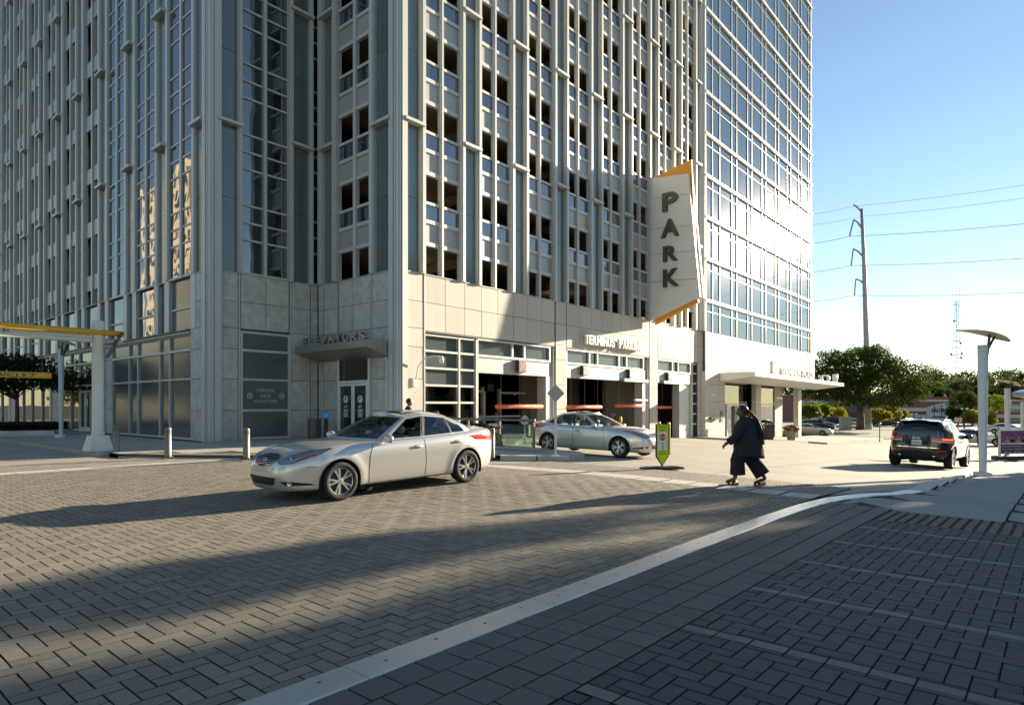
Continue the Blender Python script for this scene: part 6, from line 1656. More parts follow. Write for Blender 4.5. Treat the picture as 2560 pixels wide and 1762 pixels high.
MB().add([(x, y, z) for z, a, b in ((0, .56, .16), (.05, .54, .14), (.075, .40, .08)) for x, y in ((-a, -b), (a, -b), (a, b), (-a, b))], [(3, 2, 1, 0), (8, 9, 10, 11)]+[(i+4*j, (i+1) % 4+4*j, (i+1) % 4+4*j+4, i+4*j+4) for j in range(2) for i in range(4)]).obj('rubber_base', mat('black_rubber', (.025, .023, .022), .8), cs)
MB().box(-.02, .02, -.02, .02, .07, .14).obj('hinge', STEEL, cs)
# ---- small things at the tower entrance
def wall_plaque(label, u, z0, z1, w, v, m, name='wall_panel', cat='panel'):
    t = thing(name, label, cat, (KX, KY, 0), THETA); MB().box(u-w/2, u+w/2, v-.05, v, z0, z1).obj('plate', m, t); return t
wall_plaque('bronze intercom panel beside the tower entrance', 31.5+.9, EZ-1.3, EZ-.45, .5, TV-.08, BRONZE)
hs = thing('address_letters', 'small dark raised address letters low on the stone pier of the tower', 'sign', (KX, KY, 0), THETA)
letters_along(hs, '10 TERMINUS', 30.0, 31.6, .16, .20, lambda a: (a, TV-.22, EZ-1.0+.0*a), 0, BRONZE, .01)
sc2 = thing('round_wall_camera', 'small round white camera high on the tower pier', 'camera', (KX, KY, 0), THETA); MB().ball((30.55, TV-.12, EZ+.78), .12, 12, 8).obj('dome', WHITEP, sc2)
def planter(label, px, py, col=(.30, .24, .17), bush=.55):
    p = gp(px, py, .12); t = thing('flower_planter', label, 'planter', p, 0, 'flower planters at the tower entrance')
    MB().lathe([(.30, 0), (.42, .75), (.44, .80), (.38, .82), (.36, .72), (.001, .70)], 20, cap=False).obj('pot', mat('clay_pot', col, .7), t, True)
    n = 500; mb = MB(); ms = [mat('planter_leaf', (.05, .10, .025), .6, island=.3), mat('planter_flower', (.60, .12, .05), .5, island=.3), mat('planter_yellow', (.55, .30, .05), .5, island=.3)]
    for i in range(n):
        d = Vector(rng.normal(0, 1, 3)); d.normalize(); r_ = bush*(.6+.4*random.random()); c = Vector((d.x*r_*1.15, d.y*r_*1.15, .95+d.z*r_*.55)); a = Vector(rng.normal(0, 1, 3)).normalized()*.06; b = a.cross(d).normalized()*.05 if a.cross(d).length > 1e-6 else Vector((.05, 0, 0))
        mb.cur = 0 if random.random() < .55 else (1 if random.random() < .6 else 2); mb.add([c-a-b, c+a-b, c+a+b, c-a+b], [(0, 1, 2, 3)])
    mb.obj('flowers', ms, t); return t
planter('flower planter beside the dark waste bin at the tower entrance', 1905, 1098); planter('flower planter at the foot of the corner column of the tower', 1978, 1100)
pw = gp(1921, 1099, .12); wb = thing('waste_bin', 'dark waste bin standing before the flower planter', 'bin', pw)
MB().add([(sx*a, sy*a, z) for z, a in ((0, .28), (1.05, .36), (1.2, .30)) for sx, sy in ((-1, -1), (1, -1), (1, 1), (-1, 1))], [(3, 2, 1, 0), (8, 9, 10, 11)]+[(i+4*j, (i+1) % 4+4*j, (i+1) % 4+4*j+4, i+4*j+4) for j in range(2) for i in range(4)]).obj('body', mat('dark_bin', (.05, .045, .04), .6), wb); MB().box(-.37, .37, -.37, .37, 1.03, 1.07).obj('rim', BLACK, wb)
pm_ = gp(1878, 1095, .12); pmt = thing('yellow_pay_station', 'yellow parking sign boards on a post behind the walking woman', 'sign', pm_)
zz0 = EYE-pm_.z
MB().box(-.05, .05, -.05, .05, 0, zz0-(1030-HY)*pm_.y/FPX).obj('post', BRONZE, pmt)
for y0, y1 in ((1026, 1037), (1042, 1052), (1057, 1070)): MB().box(-.22, .22, -.09, -.05, zz0-(y1-HY)*pm_.y/FPX, zz0-(y0-HY)*pm_.y/FPX).obj('board', YELL, pmt)
MB().tube([(.13*math.cos(a), -.095, zz0-(1031.5-HY)*pm_.y/FPX+.10*math.sin(a)) for a in [i*math.pi/8 for i in range(17)]], .025, 5).obj('symbol', INK, pmt)
# ---- advert board on the right
pa = gp(2500, 1150); pa = Vector((pa.x, pa.y, gzf(pa.x, pa.y)))
ad = thing('advert_board', 'purple dentist advert board with smiling faces at the right picture edge', 'advert board', pa, R(8))
sA = pa.y/FPX; aw = 95*sA; z1 = (EYE-pa.z)-(1077-HY)*sA; z0 = (EYE-pa.z)-(1134-HY)*sA
PUR = mat('advert_purple', (.085, .03, .10), .5); PUR2 = mat('advert_plum', (.25, .07, .26), .5)
MB().box(0, aw, -.03, .03, z0, z1).obj('board', PUR, ad); MB().box(-.06, .0, -.06, .06, z0-.1, z1+.04).box(0, aw, -.05, .05, z1, z1+.05).obj('frame', GREYP, ad)
MB().box(.06, aw, -.034, -.0305, z1-.62, z1-.05).obj('photo_print', PUR2, ad); MB().box(.06, aw, -.036, -.0305, z1-.72, z1-.63).obj('white_stripe', WHITEP, ad)
SK = [mat('print_skin_a', (.42, .24, .16), .6), mat('print_skin_b', (.30, .16, .10), .6)]
for i, x in enumerate((.42, .72, 1.10, 1.4)):
    e = lambda cx0, cz0, rx, rz_, yy: [(cx0+rx*math.cos(a), yy, cz0+rz_*math.sin(a)) for a in [k*math.pi/8 for k in range(16)]]
    MB().add(e(x, z1-.30, .11, .14, -.0348), [tuple(range(16))]).obj('hair_print', BLACK, ad); MB().add(e(x, z1-.33, .075, .105, -.0354), [tuple(range(16))]).obj('face_print', SK[i % 2], ad); MB().add(e(x, z1-.55, .16, .10, -.0344), [tuple(range(16))]).obj('shirt_print', BLACK if i % 2 else SK[0], ad)
for tx, z, h_, w_ in (('COSMETIC DENTISTRY', z1-.675, .05, 1.1), ('General Dentistry', z1-.83, .10, 1.25), ('Cosmetic Appliances', z1-.98, .10, 1.4), ('.816.820', z1-1.18, .14, 1.2)):
    lettering('lettering', tx, w_, h_, PUR if 'COSM' in tx else mat('print_white', (.72, .70, .72), .5), ad, (.12+w_/2, -.038, z), 0, .001, .005)
MB().box(-.2, aw, -.35, .35, 0, .22).obj('footing', mat('advert_footing', (.05, .055, .065), .7), ad); MB().box(.3, .4, -.05, .05, .2, z0).box(aw-.4, aw-.3, -.05, .05, .2, z0).obj('leg', GREYP, ad)
# no turn sign, parking meter
pn = gp(2395, 1093); nt = thing('no_turn_sign', 'square no left turn sign on a post beyond the black suv', 'road sign', pn); sN = pn.y/FPX; zc_ = EYE-pn.z-(1049-HY)*sN; hN = 9*sN
MB().box(-.05, .05, -.03, .03, 0, zc_).obj('post', BRONZE, nt); MB().box(-hN, hN, -.06, -.04, zc_-hN*.6, zc_+hN*.6).obj('panel', SWH, nt)
MB().tube([(hN*.8*math.cos(a), -.065, zc_+hN*.5*math.sin(a)) for a in [i*math.pi/10 for i in range(21)]], hN*.07, 5).bar((-hN*.55, -.065, zc_+hN*.35), (hN*.55, -.065, zc_-hN*.35), hN*.12, .01, (0, 1, 0)).obj('ring', mat('stop_red', (.55, .02, .03), .4), nt)
MB().bar((hN*.3, -.064, zc_-hN*.3), (hN*.3, -.064, zc_+hN*.15), hN*.15, .006, (0, 1, 0)).bar((hN*.35, -.0645, zc_+hN*.12), (-hN*.4, -.0645, zc_+hN*.12), hN*.15, .006, (0, 1, 0)).obj('arrow', INK, nt)
pz = gp(2199, 1104, .12); mt = thing('parking_meter', 'grey parking meter on a dark pole left of the black suv', 'meter', pz); MB().lathe([(.04, 0), (.04, 1.45)], 10).lathe([(.15, 0), (.15, .03)], 12).obj('pole', BRONZE, mt); MB().ball((0, 0, 1.62), (.16, .10, .20), 12, 8).obj('head', mat('meter_blue', (.22, .27, .32), .4), mt, True)
ub = gp(2113, 1074); ux = thing('utility_box', 'pale green electrical cabinet on the verge left of the steel pole', 'cabinet', ub); MB().box(-.75, .75, -.5, .5, 0, 2.0).box(-.80, .80, -.55, .55, 2.0, 2.06).obj('cabinet', mat('cabinet_green', (.30, .34, .28), .6), ux); MB().box(-.01, .01, -.505, -.5, .1, 1.95).obj('door_gap', BLACK, ux); MB().box(-.25, .25, -.508, -.501, 1.8, 1.95).obj('warning_label', mat('label_red', (.6, .15, .08), .5), ux)
# ================================================================ people
def skin_mesh(name, pts, edges, radii, root, m, sub=2):
    me = bpy.data.meshes.new(name); me.from_pydata([tuple(p) for p in pts], edges, [])
    o = bpy.data.objects.new('tmp_skin', me); COL.objects.link(o)
    o.modifiers.new('skin', 'SKIN'); lay = me.skin_vertices[0].data
    for i, r in enumerate(radii): lay[i].radius = r if isinstance(r, (tuple, list)) else (r, r)
    for i in range(len(pts)): lay[i].use_root = (i == root)
    sb = o.modifiers.new('sub', 'SUBSURF'); sb.levels = sub; sb.render_levels = sub
    dg = bpy.context.evaluated_depsgraph_get(); out = bpy.data.meshes.new_from_object(o.evaluated_get(dg)); out.name = name
    bpy.data.objects.remove(o); out.materials.clear(); out.materials.append(m); out.polygons.foreach_set('use_smooth', [True]*len(out.polygons))
    return out
def head_mesh(name, m, c, r=.108, yaw=0.0, pitch=0.0):
    """head with brow, eye sockets, nose, lips, chin and ears; faces local +x"""
    n, k = 28, 20; vs = []
    for i in range(k+1):
        a = math.pi*i/k
        for j in range(n):
            b = 2*math.pi*j/n; d = Vector((math.sin(a)*math.cos(b), math.sin(a)*math.sin(b), -math.cos(a)))
            x, y, z = d.x*1.0, d.y*.78, d.z*1.22
            if z < 0: y *= 1-.28*(-z/1.22)**1.4; x = x*(1-.10*(-z/1.22)) if x < 0 else x*(1-.05*(-z/1.22)**2)
            if d.x > .2:
                g = lambda y0, z0, sy, sz: math.exp(-((y-y0)/sy)**2-((z-z0)/sz)**2)
                x += .30*g(0, -.22, .13, .20)+.10*g(0, -.34, .2, .10)          # nose
                x += .08*g(0, .12, .5, .10)                                      # brow
                x -= .11*(g(.32, -.03, .17, .10)+g(-.32, -.03, .17, .10))         # eyes
                x += .10*g(0, -.62, .25, .07)+.10*g(0, -.76, .25, .07)-.03*g(0, -.69, .25, .03)
                x += .13*g(0, -1.02, .3, .14)                                    # chin
                x += .05*(g(.42, -.35, .2, .2)+g(-.42, -.35, .2, .2))
            vs.append(Vector((x, y, z))*r)
    mb = MB(); mb.add(vs, [(i*n+j, i*n+(j+1) % n, (i+1)*n+(j+1) % n, (i+1)*n+j) for i in range(k) for j in range(n)])
    for sg in (1, -1): mb.ball((-.05*r, sg*.80*r, -.12*r), (.20*r, .07*r, .30*r), 10, 6)
    M = Matrix.Translation(c) @ Matrix.Rotation(yaw, 4, 'Z') @ Matrix.Rotation(pitch, 4, 'Y')
    mb.v = [tuple(M @ Vector(v)) for v in mb.v]
    return mb, M
def eyes(parent, M, r, name='eye'):
    e = MB()
    for sg in (1, -1): e.ball(M @ Vector((.80*r, sg*.30*r, -.03*r)), .10*r, 8, 6)
    e.obj(name, mat('eye_white', (.55, .52, .48), .3), parent, True)
    e = MB()
    for sg in (1, -1): e.ball(M @ Vector((.88*r, sg*.30*r, -.03*r)), .05*r, 6, 4)
    e.obj('iris', mat('iris_dark', (.02, .012, .008), .2), parent, True)
def hand_chain(P, E_, Rd, wrist, idx, d, side, s=1.0):
    """palm and five fingers on a skin skeleton: d = direction of the hand, side = thumb side"""
    d = Vector(d).normalized(); sd = Vector(side).normalized(); nn = d.cross(sd).normalized()
    w = Vector(wrist); palm = len(P); P.append(w+d*.055*s); Rd.append((.030*s, .018*s)); E_.append((idx, palm))
    for q, L in ((-.030, .050), (-.010, .062), (.011, .066), (.031, .058)):
        b = w+d*.085*s+sd*q*s; i0 = len(P)
        P += [b, b+d*L*.55*s+nn*.012*s, b+d*L*.8*s+nn*.038*s]; Rd += [.0105*s, .0095*s, .0078*s]; E_ += [(palm, i0), (i0, i0+1), (i0+1, i0+2)]
    i0 = len(P); b = w+d*.030*s+sd*.034*s; P += [b, b+d*.030*s+sd*.016*s+nn*.012*s, b+d*.058*s+sd*.014*s+nn*.026*s]; Rd += [.013*s, .011*s, .009*s]; E_ += [(palm, i0), (i0, i0+1), (i0+1, i0+2)]
def ellipse_loft(mb, rings, n=24):
    """rings: (cx, cy, z, rx, ry[, tilt])"""
    vs = []
    for rg in rings:
        cx_, cy_, z, rx, ry = rg[:5]; tl = rg[5] if len(rg) > 5 else 0
        for k in range(n):
            a = 2*math.pi*k/n; f = 1+.012*math.sin(5*a+z*17)
            vs.append((cx_+rx*f*math.cos(a), cy_+ry*f*math.sin(a), z+tl*math.cos(a)))
    m = len(rings); mb.add(vs, [(i*n+k, i*n+(k+1) % n, (i+1)*n+(k+1) % n, (i+1)*n+k) for i in range(m-1) for k in range(n)]+[tuple(reversed(range(n))), tuple(range((m-1)*n, m*n))])
SKD = mat('brown_skin', (.155, .075, .042), .5, noise2=(40, .08)); SKL = mat('light_skin', (.50, .29, .20), .5, noise2=(40, .06)); SKM = mat('tan_skin', (.32, .18, .11), .5)
NAVY = mat('black_blue_knit', (.016, .018, .024), .85, noise2=(60, .25), bump=(120, .4)); TROU = mat('black_crepe_cloth', (.014, .0145, .017), .9, noise2=(40, .25), bump=(60, .4))
HAIR = mat('dark_braids', (.016, .011, .008), .55, noise2=(120, .5)); CORK = mat('cork_sole', (.33, .17, .08), .8); SHOE = mat('black_strap', (.012, .011, .011), .5)
# ---- the woman walking over the crosswalk (local +x = walking direction)
pw_ = gp(1868, 1214); wm = thing('person', 'woman with long dark braids in a black tunic and wide trousers walking left across the crosswalk', 'person', pw_, R(152))
wm['label'] = 'woman with long braids in black tunic and wide trousers walking over the crosswalk'
P = [(0, 0, .92), (0, 0, 1.08), (.02, 0, 1.26), (.02, 0, 1.36), (.05, 0, 1.42)]; Rd = [(.15, .16), (.15, .15), (.13, .16), (.07, .08), .05]; E_ = [(0, 1), (1, 2), (2, 3), (3, 4)]
def limb(start, pts, rs):
    p = start
    for q, r in zip(pts, rs): P.append(q); Rd.append(r); E_.append((p, len(P)-1)); p = len(P)-1
    return p
aL = limb(2, [(.02, .19, 1.31), (.12, .25, 1.07), (.35, .23, .87)], [.065, .058, .038]); hand_chain(P, E_, Rd, (.35, .23, .87), aL, (.70, -.05, -.6), (.4, -.8, .4), 1.05)
aR = limb(2, [(.0, -.19, 1.31), (-.14, -.27, 1.06), (-.24, -.26, .80)], [.065, .058, .038]); hand_chain(P, E_, Rd, (-.24, -.26, .80), aR, (-.15, .05, -1), (.8, .2, 0), 1.05)
fL, fR = Vector((.24, .10, .085)), Vector((-.28, -.10, .105))
lL = limb(0, [(.05, .11, .82), (.20, .115, .48), tuple(fL+Vector((-.02, 0, .06)))], [.11, .075, .042])
lR = limb(0, [(-.02, -.11, .82), (-.08, -.11, .47), tuple(fR+Vector((-.06, 0, .05)))], [.11, .075, .042])
limb(lL, [tuple(fL+Vector((.06, 0, .02))), tuple(fL+Vector((.17, 0, -.02)))], [(.040, .034), (.036, .018)]); limb(lR, [tuple(fR+Vector((.06, 0, -.005))), tuple(fR+Vector((.16, 0, -.055)))], [(.040, .034), (.036, .018)])
link('body', skin_mesh('body', P, E_, Rd, 0, SKD), wm)
hb, HM = head_mesh('head', SKD, Vector((.10, 0, 1.505)), .102, R(4), R(4)); hd_ = hb.obj('head', SKD, wm, True); eyes(hd_, HM, .102)
tn = MB()
ellipse_loft(tn, [(-.03, 0, .60, .30, .31, .03), (-.03, 0, .66, .295, .305, .02), (-.02, 0, .80, .285, .30), (.0, 0, .95, .275, .285), (.01, 0, 1.08, .255, .265), (.025, 0, 1.20, .235, .25), (.02, 0, 1.30, .185, .22), (.02, 0, 1.37, .115, .15), (.035, 0, 1.405, .075, .085)], 30)
tn.tube([(.01, .14, 1.32), (.02, .205, 1.28), (.08, .265, 1.14), (.13, .275, 1.05), (.24, .265, .95), (.315, .25, .895)], [.075, .098, .092, .085, .078, .080], 14)
tn.tube([(.0, -.14, 1.32), (-.0, -.215, 1.27), (-.10, -.275, 1.14), (-.155, -.285, 1.04), (-.20, -.28, .92), (-.235, -.265, .82)], [.075, .098, .092, .085, .078, .078], 14)
tn.obj('tunic', NAVY, wm, True)
tr_ = MB()
def leg_cloth(h, k, f, hem):
    pts = []; rs = []
    for i in range(9):
        t = i/8; a = Vector(h)*(1-t)+Vector(k)*t if t < 1 else Vector(k); pts.append(a); rs.append((.165-.03*t, .165-.02*t))
    for i in range(1, 8):
        t = i/7; pts.append(Vector(k)*(1-t)+Vector(hem)*t); rs.append((.135+.020*t+.006*(i % 2), .135+.015*t))
    tr_.tube(pts, rs, 18)
leg_cloth((.03, .10, .86), (.17, .115, .50), fL, (.17, .10, .235)); leg_cloth((-.03, -.10, .86), (-.09, -.11, .50), fR, (-.285, -.11, .215))
ellipse_loft(tr_, [(0, 0, .66, .23, .26), (0, 0, .80, .24, .265), (0, 0, .95, .23, .25)], 20)
tr_.obj('trousers', TROU, wm, True)
hr = MB(); hr.ball(HM @ Vector((-.025, 0, .025)), (.102, .088, .105), 18, 12, HM.to_3x3())
hrn = len(hr.v)
for i in range(90):
    a = random.uniform(-1.0, 1.0); b = random.uniform(-.6, .9)
    s0 = HM @ Vector((.05*math.cos(b*2)-.03, .080*math.sin(a*1.5), .075*math.cos(a)*.9+.02)); s1 = HM @ Vector((-.095, .045*a, .035+.03*b)); 
    L = random.uniform(.42, .66); jx, jy = random.uniform(-.05, .05), random.uniform(-.09, .09)
    pts = [s0, s1, s1+Vector((-.085+jx*.3, jy*.4, -.09)), s1+Vector((-.20+jx*.6, jy, -.22)), s1+Vector((-.265+jx*.7, jy*1.4, -.24-(L-.24)*.5)), s1+Vector((-.29+jx*.8, jy*1.6, -L))]
    hr.tube(pts, [.008, .010, .011, .010, .009, .005], 5, cap=False)
hr.obj('braids', HAIR, wm, True)
gl = MB()
for sg in (1, -1):
    cc_ = Vector((.098*.97, sg*.033, -.003)); gl.tube([HM @ (cc_+Vector((-.012*abs(math.sin(a))*0, .026*math.cos(a), .020*math.sin(a)))) for a in [i*math.pi/7 for i in range(15)]], .0028, 5, cap=False); gl.tube([HM @ Vector((.092, sg*.06, .0)), HM @ Vector((-.01, sg*.082, .0))], .0025, 4)
gl.obj('glasses', CHROME, wm)
for f, tilt in ((fL, 0), (fR, -14)):
    M = Matrix.Translation(f-Vector((0, 0, .085))) @ Matrix.Rotation(R(tilt) if False else R(-tilt), 4, 'Y') if tilt == 0 else Matrix.Translation(f+Vector((.03, 0, -.105))) @ Matrix.Rotation(R(13), 4, 'Y')
    so = MB(); so.prism([(-.10, 0.0), (.12, 0), (.17, .015), (.16, .03), (.04, .045), (-.10, .075)], -.045, .045, M @ Matrix(((1, 0, 0, 0), (0, 0, 1, 0), (0, 1, 0, 0), (0, 0, 0, 1))))
    so.obj('wedge_sole', CORK, wm)
    st = MB()
    for x0, x1 in ((.10, .03), (.02, -.06)):
        pts = [M @ Vector((x0+(x1-x0)*(.5-.5*math.cos(a)), .050*math.cos(a), .035+.062*math.sin(a))) for a in [i*math.pi/10 for i in range(11)]]; st.tube(pts, [(.006, .028)]*11, 6)
    st.obj('strap', SHOE, wm, True)
# ---- generic small figures
def figure(label, loc, rz, h=1.75, skin=SKL, top=NAVY, bottom=TROU, hair=HAIR, pose='stand', cap=None, vest=None, sitting=False, group=None):
    t = thing('person', label, 'person', loc, rz, group); s = h/1.75; z0 = -.42 if sitting else 0
    V = lambda x, y, z: (x*s, y*s, (z+z0)*s)
    P, Rd, E_ = [V(0, 0, .95), V(0, 0, 1.12), V(.01, 0, 1.32), V(0, 0, 1.44), V(.03, 0, 1.53)], [(.12*s, .14*s), (.11*s, .13*s), (.11*s, .16*s), (.06*s, .07*s), .05*s], [(0, 1), (1, 2), (2, 3), (3, 4)]
    def lb(start, pts, rs):
        p = start
        for q, r in zip(pts, rs): P.append(q); Rd.append(r*s); E_.append((p, len(P)-1)); p = len(P)-1
        return p
    arms = {}
    for sg in (1, -1):
        if pose == 'steer' : pts = [V(.02, sg*.18, 1.38), V(.22, sg*.24, 1.16), V(.42, sg*.16, 1.22)]; d = (1, -sg*.3, .3)
        elif pose == 'fold': pts = [V(.02, sg*.18, 1.38), V(.06, sg*.25, 1.12), V(.24, sg*.06, 1.16)]; d = (.3, -sg, .1)
        else: pts = [V(0, sg*.18, 1.38), V(-.02, sg*.25, 1.12), V(.06, sg*.26, .88)]; d = (.15, 0, -1)
        i = lb(2, pts, [.06, .048, .034]); hand_chain(P, E_, Rd, pts[-1], i, d, (.8, -.2*sg, .1), s); arms[sg] = pts
        if sitting: lp = [V(.06, sg*.10, .92), V(.46, sg*.12, .94), V(.48, sg*.12, .50)]
        else: lp = [V(0, sg*.10, .86), V(.03, sg*.11, .48), V(0, sg*.11, .09)]
        j = lb(0, lp, [.09, .065, .042]); lb(j, [(lp[-1][0]+.08*s, lp[-1][1], lp[-1][2]-.03*s), (lp[-1][0]+.18*s, lp[-1][1], lp[-1][2]-.06*s)], [.042, .03])
        arms['l%d' % sg] = lp
    link('body', skin_mesh('body', P, E_, Rd, 0, skin, 1), t)
    hb, M = head_mesh('head', skin, Vector(V(.055, 0, 1.62)), .105*s); ho = hb.obj('head', skin, t, True); eyes(ho, M, .105*s)
    c = MB(); ellipse_loft(c, [(0, 0, (.86+z0)*s, .16*s, .19*s), (0, 0, (1.0+z0)*s, .155*s, .185*s), (0, 0, (1.2+z0)*s, .155*s, .19*s), (.005*s, 0, (1.36+z0)*s, .135*s, .19*s), (.01*s, 0, (1.44+z0)*s, .09*s, .13*s), (.02*s, 0, (1.48+z0)*s, .066*s, .075*s)], 20)
    for sg in (1, -1):
        a = [Vector(p) for p in arms[sg]]; c.tube([a[0]-Vector((0, sg*.05*s, 0)), a[0], (a[0]+a[1])/2, a[1], (a[1]+a[2])/2, a[1]*.12+a[2]*.88], [.07*s, .082*s, .072*s, .064*s, .056*s, .050*s], 10)
    c.obj('jacket', top, t, True)
    b = MB()
    for sg in (1, -1):
        a = [Vector(p) for p in arms['l%d' % sg]]; b.tube([a[0]+Vector((0, 0, .02)), (a[0]+a[1])/2, a[1], (a[1]+a[2])/2, a[1]*.1+a[2]*.9], [.115*s, .098*s, .082*s, .074*s, .07*s], 10)
    ellipse_loft(b, [(0, 0, (.80+z0)*s, .14*s, .17*s), (0, 0, (.97+z0)*s, .15*s, .175*s)], 16); b.obj('trousers', bottom, t, True)
    sh = MB()
    for sg in (1, -1):
        a = Vector(arms['l%d' % sg][2]); sh.ball(a+Vector((.07*s, 0, -.045*s)), (.14*s, .05*s, .048*s), 10, 6)
    sh.obj('shoe', SHOE, t, True)
    hm = MB()
    if cap:
        hm.ball(M @ Vector((-.01*s, 0, .035*s)), (.112*s, .095*s, .095*s), 14, 9); hm.add([M @ Vector((.08*s, y*s, .055*s)) for y in (-.07, .07)]+[M @ Vector((.19*s, y*s, .035*s)) for y in (.06, -.06)], [(0, 1, 2, 3), (3, 2, 1, 0)]); hm.obj('cap', cap, t, True)
    else:
        hm.ball(M @ Vector((-.022*s, 0, .035*s)), (.108*s, .092*s, .108*s), 16, 10, M.to_3x3()); hm.obj('hair', hair, t, True)
    if vest:
        v = MB(); ellipse_loft(v, [(0, 0, .92*s, .172*s, .205*s), (0, 0, 1.2*s, .170*s, .205*s), (.005*s, 0, 1.36*s, .148*s, .195*s), (.01*s, 0, 1.43*s, .10*s, .13*s)], 20); v.obj('vest', vest, t, True)
    return t
WHITES = mat('pale_shirt', (.42, .47, .46), .8, noise2=(20, .1)); GREYS = mat('grey_shirt', (.36, .355, .33), .85)
# driver of the foreground sedan (left seat), in car coordinates
dm = sedan.matrix_basis.copy(); Msed = Matrix.Translation(sedan.location) @ sedan.rotation_euler.to_matrix().to_4x4()
dl = Msed @ Vector((.12, .37, -.02))
drv = figure('bearded driver in a pale shirt at the open window of the foreground sedan', dl, sedan.rotation_euler.z, 1.70, SKL, WHITES, TROU, mat('brown_hair', (.035, .02, .012), .7), 'steer', sitting=True)
figure('dark haired man in black standing behind the roof of the foreground sedan', gp(1020, 1121, .1), R(20), 1.74, SKM, TROU, TROU, mat('black_hair', (.008, .008, .009), .6), 'stand')
p = gp(1093, 1122, .12); sm = figure('man in a grey shirt and dark cap sitting behind the glass railing', p, R(150), 1.72, SKL, GREYS, TROU, pose='fold', cap=mat('dark_cap', (.03, .03, .032), .8), sitting=True)
bn_ = thing('bench', 'low stone bench under the man with the cap', 'bench', (p.x, p.y, p.z), R(150)); MB().box(-.9, .22, -.8, .8, .30, .40).obj('seat', WALK, bn_)
for y in (-.6, .6): MB().box(-.7, .1, y-.1, y+.1, 0, .30).obj('leg', WALK, bn_)
figure('traffic officer in dark uniform half hidden by the nearest canopy post', gp(2449, 1116), R(190), 1.80, SKM, mat('uniform_navy', (.012, .014, .022), .8), mat('uniform_navy', (.012, .014, .022), .8), HAIR, cap=mat('uniform_navy', (.012, .014, .022), .8))
figure('traffic officer wearing a yellow safety vest in the street at the right', gp(2497, 1115), R(230), 1.72, SKL, mat('uniform_navy', (.012, .014, .022), .8), mat('uniform_navy', (.012, .014, .022), .8), mat('grey_hair', (.2, .19, .18), .7), vest=mat('safety_vest', (.55, .75, .02), .5))
# ================================================================ trees and the far background
def leaf_mat(name, col, trans=.45, var=.25):
    if name in MATS: return MATS[name]
    m = bpy.data.materials.new(name); m.use_nodes = True; T = NT(m); T.n.remove(T.n['Principled BSDF']); out = T.n['Material Output']
    geo = T.node('ShaderNodeNewGeometry'); mr = T.node('ShaderNodeMapRange'); T.link(geo.outputs['Random Per Island'], mr.inputs[0]); mr.inputs[3].default_value = 1-var; mr.inputs[4].default_value = 1+var
    nz = T.node('ShaderNodeTexNoise', Scale=.5, Detail=2.0); T.link(geo.outputs['Position'], nz.inputs['Vector']); mr2 = T.node('ShaderNodeMapRange'); T.link(nz.outputs[0], mr2.inputs[0]); mr2.inputs[3].default_value = .475; mr2.inputs[4].default_value = .525
    h = T.node('ShaderNodeHueSaturation'); h.inputs['Color'].default_value = (*col, 1); T.link(mr.outputs[0], h.inputs['Value']); T.link(mr2.outputs[0], h.inputs['Hue'])
    d = T.node('ShaderNodeBsdfDiffuse'); t = T.node('ShaderNodeBsdfTranslucent'); T.link(h.outputs[0], d.inputs[0]); T.link(h.outputs[0], t.inputs[0])
    mx = T.node('ShaderNodeMixShader'); mx.inputs[0].default_value = trans; T.link(d.outputs[0], mx.inputs[1]); T.link(t.outputs[0], mx.inputs[2]); T.link(mx.outputs[0], out.inputs[0])
    MATS[name] = m; return m
BARK = mat('tree_bark', (.10, .075, .055), .9, noise=(4, .3), noise2=(20, .2))
def leaves(blobs, n, size, shell=.55, clump=True):
    """leaf quads spread through blobs (c, r) as twigs of leaves"""
    vol = np.array([b[1][0]*b[1][1]*b[1][2] if isinstance(b[1], tuple) else b[1]**3 for b in blobs])**.8; pick = rng.choice(len(blobs), n, p=vol/vol.sum())
    C = np.array([b[0] for b in blobs], float)[pick]; RR = np.array([b[1] if isinstance(b[1], tuple) else (b[1],)*3 for b in blobs], float)[pick]
    d = rng.normal(0, 1, (n, 3)); d /= np.linalg.norm(d, axis=1)[:, None]; rad = (shell+(1-shell)*rng.random(n)**.6)*(1+.16*np.sin(d[:, 0]*5+pick)+.12*np.sin(d[:, 2]*6+pick*2))
    c = C+d*RR*rad[:, None]+rng.normal(0, size*.6, (n, 3))
    a = rng.normal(0, 1, (n, 3)); a /= np.linalg.norm(a, axis=1)[:, None]; nr = rng.normal(0, 1, (n, 3))+d*.8+np.array([0, 0, .5]); b = np.cross(nr, a); b /= np.linalg.norm(b, axis=1)[:, None]+1e-9
    s = size*(.6+.8*rng.random(n))[:, None]; a = a*s; b = b*s*.6
    V = np.stack([c-a, c-b*.9+a*.1, c+a, c+b*.9+a*.1], 1).reshape(-1, 3); F = np.arange(4*n).reshape(n, 4)
    return V, F
def np_mesh(name, V, F, m):
    me = bpy.data.meshes.new(name); me.vertices.add(len(V)); me.vertices.foreach_set('co', V.astype(np.float32).ravel()); me.loops.add(F.size); me.loops.foreach_set('vertex_index', F.astype(np.int32).ravel())
    me.polygons.add(len(F)); me.polygons.foreach_set('loop_start', np.arange(0, F.size, F.shape[1], dtype=np.int32)); me.polygons.foreach_set('loop_total', np.full(len(F), F.shape[1], np.int32)); me.polygons.foreach_set('use_smooth', np.zeros(len(F), bool)); me.update(calc_edges=True); me.materials.append(m); return me
